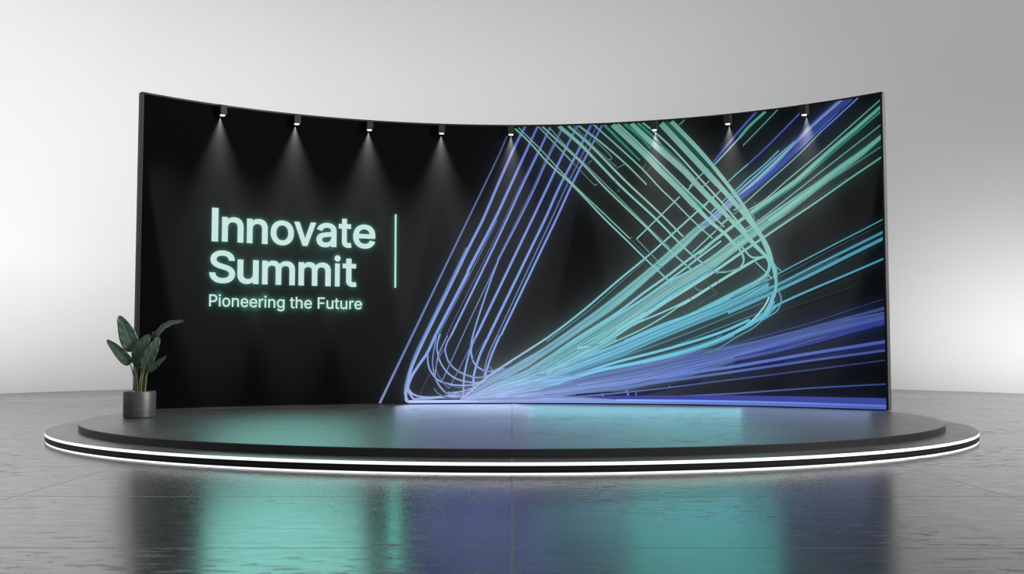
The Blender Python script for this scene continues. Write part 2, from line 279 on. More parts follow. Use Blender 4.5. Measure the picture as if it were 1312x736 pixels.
# ---- lettering geometry (outlines of the letters, thousandths)
GL = {
'BI': ('0 -22 100 -22 100 531 0 531', '0 1 2 3'),
'BS': ('224 -24 196 -23 169 -19 144 -13 121 -5 100 6 82 19 65 34 52 51 40 70 32 91 26 113 21 152 117 152 121 126 124 115 129 106 135 97 142 90 151 83 161 78 172 73 184 69 196 66 210 65 224 64 239 65 254 67 268 70 280 74 292 80 302 86 310 93 318 101 323 110 327 119 330 129 330 139 330 149 328 156 325 163 321 169 315 175 308 181 299 186 290 191 279 196 267 200 254 204 241 208 179 225 149 235 121 247 97 262 76 278 59 298 47 320 39 345 37 372 38 395 43 417 51 438 63 456 77 473 93 488 111 501 131 511 153 520 177 526 201 529 227 531 253 529 278 526 301 520 322 511 342 501 360 488 376 474 389 457 400 439 408 420 414 400 417 363 325 363 319 391 313 404 305 415 294 425 279 433 263 439 245 442 225 443 210 443 197 441 185 438 173 434 163 429 154 423 147 417 141 409 136 402 133 394 131 385 130 376 131 366 133 357 137 350 142 344 149 338 157 332 166 327 175 322 186 318 196 314 206 311 216 308 268 294 280 290 292 287 304 282 317 277 330 272 343 265 356 258 368 250 379 240 390 230 399 218 408 205 415 190 420 174 422 157 423 138 422 116 417 95 410 74 399 55 386 38 369 22 351 8 330 -3 306 -12 281 -19 253 -23', '7 6 17,8 7 17,17 16 8,9 8 16,16 15 9,10 9 15,15 14 10,11 10 14,14 13 11,12 11 13,55 54 106,56 55 106,106 105 56,57 56 105,105 104 57,58 57 104,104 103 58,59 58 103,103 102 59,60 59 102,102 101 60,61 60 101,101 100 61,62 61 100,68 94 93,0 25 24,69 92 91,91 70 69,0 24 1,23 1 24,115 114 50,113 50 114,92 69 93,68 93 69,1 23 2,23 22 2,3 2 22,21 3 22,50 113 51,113 112 51,111 51 112,67 95 94,94 68 67,3 21 4,21 20 4,20 19 4,5 4 19,19 18 5,6 5 18,17 6 18,51 111 52,111 110 52,110 109 52,53 52 109,109 108 53,54 53 108,108 107 54,106 54 107,62 100 99,63 62 99,99 98 63,64 63 98,98 97 64,65 64 97,97 96 65,66 65 96,96 95 66,95 67 66,143 27 26,27 143 142,142 28 27,117 116 48,49 48 116,90 89 72,71 90 72,28 142 141,29 28 141,46 45 120,120 119 46,47 46 119,119 118 47,48 47 118,117 48 118,87 74 88,74 73 88,89 88 73,72 89 73,136 135 34,35 34 135,135 134 35,36 35 134,134 133 36,37 36 133,133 132 37,132 131 37,38 37 131,131 130 38,39 38 130,130 129 39,129 128 39,40 39 128,128 127 40,82 81 83,29 141 140,30 29 140,140 139 30,31 30 139,139 138 31,32 31 138,138 137 32,33 32 137,137 136 33,136 34 33,40 127 41,127 126 41,126 125 41,42 41 125,125 124 42,43 42 124,124 123 43,44 43 123,123 122 44,122 121 44,45 44 121,120 45 121,83 81 84,81 80 84,80 79 84,85 84 79,79 78 85,78 77 85,86 85 77,77 76 86,87 86 76,76 75 87,74 87 75,143 26 0,25 0 26,115 50 49,49 116 115,70 91 90,90 71 70'),
'Ba': ('160 -24 141 -23 122 -20 105 -15 88 -9 72 0 58 10 46 22 35 36 26 52 20 69 17 88 15 108 16 125 19 141 24 156 30 169 39 180 48 190 59 199 70 206 82 212 95 217 108 222 122 225 136 228 149 231 163 233 176 235 232 242 241 243 248 244 254 246 257 248 259 249 260 250 260 251 261 255 261 256 260 267 259 275 256 283 253 289 250 295 245 300 240 305 233 308 226 312 217 314 207 315 196 316 184 315 173 314 164 312 155 308 147 305 140 300 134 296 128 290 124 285 120 279 117 274 108 256 20 282 35 315 45 331 56 345 69 357 83 368 97 377 113 384 129 390 145 394 161 397 177 399 194 399 205 399 217 398 229 396 242 394 256 391 269 386 281 380 294 373 306 364 317 354 327 341 336 327 343 311 348 293 351 273 352 252 352 -15 262 -15 262 37 281 37 282 37 276 29 270 22 262 14 254 6 244 -1 233 -7 221 -13 207 -18 193 -21 177 -23 170 60 185 61 198 63 210 67 221 72 230 78 238 85 245 92 250 101 255 110 258 119 260 128 261 138 263 162 282 175 276 172 270 170 264 168 257 166 249 164 242 163 234 161 202 156 178 153 167 152 158 150 148 147 139 144 132 141 125 138 119 134 115 129 111 125 109 120 107 113 107 105 107 98 109 91 111 86 114 81 118 77 123 73 128 69 135 66 143 64 151 62 160 61 281 37 262 13', '8 7 146,146 145 8,9 8 145,145 144 9,10 9 144,144 143 10,11 10 143,143 142 11,12 11 142,142 141 12,13 12 141,14 13 141,141 140 14,15 14 140,140 139 15,16 15 139,17 16 139,18 17 139,64 63 62,106 107 0,107 153 0,1 0 153,152 1 153,26 132 131,131 27 26,53 52 72,52 73 72,1 152 2,152 151 2,150 2 151,24 134 133,25 24 133,133 132 25,132 26 25,54 53 71,53 72 71,2 150 3,150 149 3,4 3 149,149 148 4,5 4 148,148 147 5,6 5 147,7 6 147,146 7 147,18 139 138,19 18 138,138 137 19,20 19 137,21 20 137,137 136 21,22 21 136,136 135 22,23 22 135,135 134 23,134 24 23,64 62 61,65 64 61,61 60 65,60 59 65,66 65 59,59 58 66,67 66 58,58 57 67,68 67 57,57 56 68,69 68 56,56 55 69,70 69 55,55 54 70,54 71 70,75 50 76,50 75 51,49 48 78,77 49 78,108 105 104,109 108 104,104 103 109,76 50 49,49 77 76,29 128 127,29 127 126,30 29 126,109 103 102,110 109 102,102 101 110,128 29 129,48 47 79,78 48 79,97 98 92,95 97 92,96 95 92,121 96 92,92 91 121,92 98 93,99 93 98,94 99 98,98 97 94,94 97 154,94 154 96,117 116 96,118 117 96,96 121 118,119 118 121,120 119 121,34 33 121,35 34 121,121 91 35,36 35 91,37 36 91,38 37 91,91 90 38,39 38 90,90 89 39,40 39 89,89 88 40,41 40 88,88 87 41,99 94 155,101 100 94,110 101 94,111 110 94,112 111 94,113 112 94,114 113 94,94 96 114,115 114 96,96 116 115,30 126 125,125 124 30,31 30 124,124 123 31,123 122 31,122 121 31,32 31 121,121 33 32,41 87 42,87 86 42,43 42 86,86 85 43,85 84 43,44 43 84,84 83 44,45 44 83,83 82 45,46 45 82,82 81 46,81 80 46,47 46 80,79 47 80,107 106 105,105 108 107,27 131 130,28 27 130,130 129 28,129 29 28,73 52 51,74 73 51,51 75 74,94 100 155,97 95 154,93 99 155'),
'Be': ('212 -23 184 -22 157 -17 132 -8 109 4 89 18 71 36 55 56 42 78 32 103 25 129 21 157 19 187 21 217 25 245 32 271 42 296 54 319 69 339 87 357 107 372 129 384 153 393 178 398 205 399 222 399 238 397 255 393 271 388 287 382 302 373 316 363 330 352 342 338 353 323 363 306 371 287 378 267 382 244 385 220 386 194 386 154 60 154 60 236 367 230 296 175 294 219 292 235 289 249 284 263 278 275 271 285 263 294 254 301 244 307 232 312 220 314 205 315 191 314 177 311 165 307 155 301 145 293 136 284 129 274 122 263 117 251 114 238 112 225 111 211 111 178 112 159 114 142 118 126 124 113 131 101 139 90 148 82 159 74 170 69 183 65 197 62 213 61 222 61 232 63 240 64 249 67 256 70 263 74 269 78 275 83 280 89 284 95 288 103 297 123 385 101 374 71 366 56 357 42 346 29 333 17 320 7 304 -2 288 -10 271 -16 252 -20 232 -22 292 231 113 235 112 154', '9 42 10,11 10 42,12 11 42,42 43 12,13 12 43,14 13 43,15 14 43,43 16 15,71 70 42,70 69 42,43 42 69,69 68 43,67 66 43,80 79 2,81 1 0,0 82 81,57 24 58,80 2 1,1 81 80,23 59 58,58 24 23,2 79 3,79 78 3,21 61 60,22 21 60,60 59 22,59 23 22,3 78 4,78 77 4,5 4 77,77 76 5,6 5 76,76 75 6,7 6 75,75 74 7,8 7 74,74 73 8,9 8 73,42 9 73,72 42 73,43 66 65,16 43 65,17 16 65,65 64 17,18 17 64,64 63 18,19 18 63,63 62 19,20 19 62,62 61 20,61 21 20,106 84 83,84 106 105,105 85 84,27 26 55,56 55 26,25 56 26,85 105 104,86 85 104,104 103 86,103 87 86,54 53 29,29 28 54,55 54 28,27 55 28,40 39 44,39 38 44,38 37 44,97 96 93,94 93 96,96 95 94,41 45 71,41 40 45,40 44 45,46 45 44,48 47 44,44 37 48,37 36 48,87 103 102,88 87 102,102 101 88,89 88 101,101 100 89,90 89 100,100 99 90,91 90 99,99 98 91,92 91 98,98 97 92,97 93 92,48 36 49,36 35 49,50 49 35,35 34 50,34 33 50,51 50 33,33 32 51,52 51 32,32 31 52,53 52 31,31 30 53,29 53 30,106 83 0,82 0 83,70 71 45,45 46 70,69 70 46,68 69 46,56 25 57,24 57 25,42 72 109,71 42 109,67 43 108,44 47 107,46 44 107,43 68 108,68 46 107,107 108 68,41 71 109'),
'Bi': ('38 -15 38 394 129 394 129 -15 84 428 73 429 62 432 52 437 43 444 36 452 31 462 27 472 26 483 27 494 31 505 36 514 43 523 52 530 62 535 73 538 84 539 95 538 106 535 115 530 124 523 132 514 137 505 140 494 141 483 140 472 137 462 132 452 124 444 115 437 106 432 95 429', '10 9 11,12 11 9,13 12 15,14 13 15,7 17 8,16 8 17,19 5 4,5 19 6,18 6 19,17 7 6,6 18 17,12 9 8,8 16 12,15 12 16,22 21 35,33 32 23,32 24 23,22 35 34,34 33 22,33 23 22,30 29 31,29 28 31,28 27 25,27 26 25,31 28 32,24 32 28,28 25 24,1 0 3,3 2 1,35 21 4,21 20 4,19 4 20'),
'Bm': ('38 -15 38 394 127 394 127 280 87 280 98 315 104 330 112 343 121 355 131 366 142 375 153 383 166 390 179 395 192 398 205 400 219 401 242 399 263 394 281 385 298 372 311 356 322 338 330 319 340 280 292 280 302 313 309 328 316 341 326 353 336 364 348 373 361 382 375 389 389 394 405 398 420 400 437 401 455 400 472 397 488 392 504 385 519 376 532 364 544 351 554 336 562 318 567 299 571 278 572 255 572 -15 481 -15 481 253 479 270 476 283 471 293 463 301 453 307 443 312 431 315 418 315 408 315 398 313 390 310 382 307 375 302 368 296 363 290 359 283 355 275 352 267 351 257 350 247 350 -15 259 -15 259 259 258 272 255 283 250 292 243 300 234 307 224 311 212 314 199 315 190 315 181 313 173 311 165 307 157 302 150 296 144 290 139 282 134 273 131 263 129 251 129 238 129 -15 127 362 319 344', '1 0 4,1 4 5,5 6 1,6 7 1,96 95 0,4 0 95,95 94 4,5 4 3,1 7 8,8 2 1,87 86 9,10 9 86,4 94 93,3 4 93,93 92 3,92 91 3,91 90 3,6 5 3,14 83 15,13 84 83,83 14 13,82 81 17,16 82 17,15 83 82,82 16 15,27 21 20,76 75 25,77 76 25,78 77 25,25 26 78,78 26 79,26 27 79,80 79 27,27 20 80,20 19 80,19 18 80,81 80 18,17 81 18,10 86 85,11 10 85,12 11 85,85 84 12,84 13 12,23 30 22,29 22 30,71 70 24,70 69 24,62 61 34,61 35 34,63 62 32,33 32 62,62 34 33,24 69 68,68 67 24,23 24 67,67 66 23,66 65 23,65 64 23,30 23 64,31 30 64,64 63 31,63 32 31,36 60 59,36 59 37,58 57 39,39 38 58,59 58 38,37 59 38,52 51 50,50 49 52,49 48 52,52 48 53,48 47 53,54 53 47,47 46 54,46 45 54,55 54 45,45 44 55,44 43 55,56 55 43,43 42 56,42 41 56,57 56 41,41 40 57,39 57 40,35 61 60,60 36 35,73 72 74,75 74 72,25 75 72,72 71 25,71 24 25,26 25 24,24 23 26,27 26 23,23 22 27,22 28 27,21 27 28,28 22 98,90 89 3,97 3 9,88 87 9,9 3 89,89 88 9,3 97 8,8 7 3,7 6 3,2 8 97,22 29 98,21 28 98'),
'Bn': ('129 226 129 -15 38 -15 38 394 127 394 127 272 80 272 98 318 111 341 126 359 143 374 162 385 183 393 204 398 227 399 248 398 267 395 285 390 302 382 318 372 332 359 344 344 354 328 362 309 368 288 371 265 372 241 372 -15 281 -15 281 235 280 254 276 270 270 283 262 294 252 303 240 309 226 313 210 314 198 313 188 312 177 308 168 304 159 299 152 292 145 284 140 275 135 265 132 254 129 241 127 360', '3 2 6,3 6 7,7 8 3,1 0 2,6 2 0,0 48 6,48 47 6,47 5 6,7 6 5,8 9 4,3 8 4,39 38 11,38 12 11,40 39 10,39 11 10,5 47 46,46 45 5,45 44 5,8 7 5,35 15 36,15 14 36,37 36 14,13 37 14,15 35 16,29 28 27,27 26 29,29 26 30,26 25 30,25 24 30,31 30 24,24 23 31,32 31 23,23 22 32,22 21 32,33 32 21,21 20 33,20 19 33,34 33 19,19 18 34,18 17 34,35 34 17,16 35 17,12 38 37,37 13 12,44 43 5,49 5 10,41 40 10,10 5 43,43 42 10,42 41 10,5 49 9,9 8 5,4 9 49'),
'Bo': ('207 -23 180 -22 155 -17 131 -8 109 4 89 18 71 36 55 56 43 78 32 103 25 129 21 158 19 187 21 218 25 246 32 273 43 298 55 320 71 340 89 358 109 373 131 384 155 393 180 398 207 399 234 398 260 393 284 384 307 373 327 358 345 340 360 320 373 298 383 273 390 246 395 218 396 187 395 158 390 130 383 103 373 78 360 56 345 36 327 18 307 4 284 -8 260 -17 234 -22 207 61 223 63 238 66 250 71 261 78 271 87 280 97 287 109 293 123 298 138 301 154 304 170 304 187 304 205 301 222 298 238 293 253 287 267 280 279 271 289 261 298 250 305 238 311 223 314 207 315 191 314 177 311 165 305 154 298 145 289 136 279 129 267 122 253 118 238 114 222 112 205 111 187 112 170 114 154 118 138 122 123 129 109 136 97 144 87 154 78 165 71 177 66 191 63', '10 9 87,87 86 10,11 10 86,86 85 11,12 11 85,85 84 12,84 83 12,13 12 83,83 82 13,14 13 82,82 81 14,15 14 81,95 1 0,73 24 23,1 95 2,94 2 95,22 74 73,73 23 22,2 94 3,94 93 3,75 74 21,74 22 21,3 93 4,93 92 4,5 4 92,92 91 5,6 5 91,91 90 6,7 6 90,90 89 7,8 7 89,89 88 8,9 8 88,87 9 88,15 81 80,16 15 80,80 79 16,17 16 79,79 78 17,18 17 78,78 77 18,19 18 77,77 76 19,20 19 76,76 75 20,75 21 20,49 47 46,46 50 49,70 26 71,25 71 26,50 46 45,51 50 45,70 69 27,26 70 27,39 38 57,58 57 38,38 37 58,59 58 37,37 36 59,60 59 36,61 60 36,36 35 61,62 61 35,35 34 62,63 62 34,34 33 63,51 45 44,52 51 44,44 43 52,53 52 43,43 42 53,54 53 42,42 41 54,55 54 41,41 40 55,56 55 40,40 39 56,39 57 56,63 33 64,33 32 64,65 64 32,32 31 65,66 65 31,31 30 66,67 66 30,30 29 67,68 67 29,29 28 68,69 68 28,27 69 28,47 49 0,49 48 0,95 0 48,24 73 72,72 71 24,71 25 24'),
'Bt': ('219 394 219 312 -9 312 -9 394 50 486 141 486 141 98 142 88 143 80 145 75 147 71 150 69 155 67 161 65 170 65 183 66 213 71 231 -9 212 -14 206 -16 200 -17 194 -18 187 -18 181 -19 175 -19 168 -19 143 -17 120 -12 99 -3 82 10 68 27 58 47 52 69 50 92 141 394 141 312 50 312 50 394', '28 10 29,30 29 10,10 9 30,31 30 9,9 8 31,32 31 8,8 7 32,33 32 7,7 6 33,35 36 6,14 24 23,23 15 14,24 14 25,13 25 14,16 18 17,15 23 22,22 21 15,21 20 15,20 19 15,19 18 15,18 16 15,25 13 26,13 12 26,27 26 12,12 11 27,28 27 11,10 28 11,34 37 35,5 4 34,1 0 34,35 1 34,33 6 36,3 2 36,37 3 36,36 35 37,37 34 4'),
'Bu': ('182 -20 162 -19 143 -16 125 -10 108 -2 92 8 78 20 66 35 56 52 48 71 42 92 39 114 38 139 38 394 129 394 129 145 130 125 134 109 140 96 148 85 158 77 170 70 184 67 200 65 212 66 222 68 232 71 242 75 250 81 258 87 264 95 270 104 275 114 278 126 280 138 281 153 281 394 372 394 372 -15 283 -15 283 107 329 107 311 61 298 38 283 19 266 5 247 -6 226 -14 205 -19 283 19', '13 12 15,22 0 23,0 22 1,21 1 22,1 21 2,2 21 3,21 20 3,4 3 20,5 4 20,20 19 5,6 5 19,7 6 19,19 18 7,8 7 18,9 8 18,18 17 9,10 9 17,17 16 10,11 10 16,12 11 16,15 12 16,13 15 14,24 47 46,25 24 46,46 45 25,26 25 45,41 42 38,38 37 41,38 42 43,42 41 40,38 43 39,43 44 39,33 32 40,40 41 33,34 33 41,35 34 41,41 37 35,36 35 37,43 42 40,31 30 40,40 32 31,23 0 48,48 47 23,47 24 23,30 29 40,49 40 45,27 26 45,45 40 29,29 28 45,28 27 45,40 49 44,44 43 40,39 44 49'),
'Bv': ('152 -15 -4 394 95 394 179 160 186 143 191 125 197 108 201 91 206 74 211 57 215 41 226 6 164 6 175 41 179 57 184 74 188 91 193 108 198 125 204 143 210 160 294 394 393 394 237 -15 195 114', '12 13 0,3 15 4,5 16 17,4 15 16,16 5 4,15 3 14,13 14 3,0 13 3,1 0 3,2 1 3,18 6 7,19 8 20,8 19 7,18 7 19,10 11 23,20 8 9,9 10 20,10 23 20,23 22 20,22 21 20,12 0 23,23 11 12,13 12 11,11 10 13,14 13 10,10 9 14,15 14 9,9 8 15,16 15 8,8 7 16,17 16 7,7 6 17,17 6 24,6 18 24,5 17 24'),
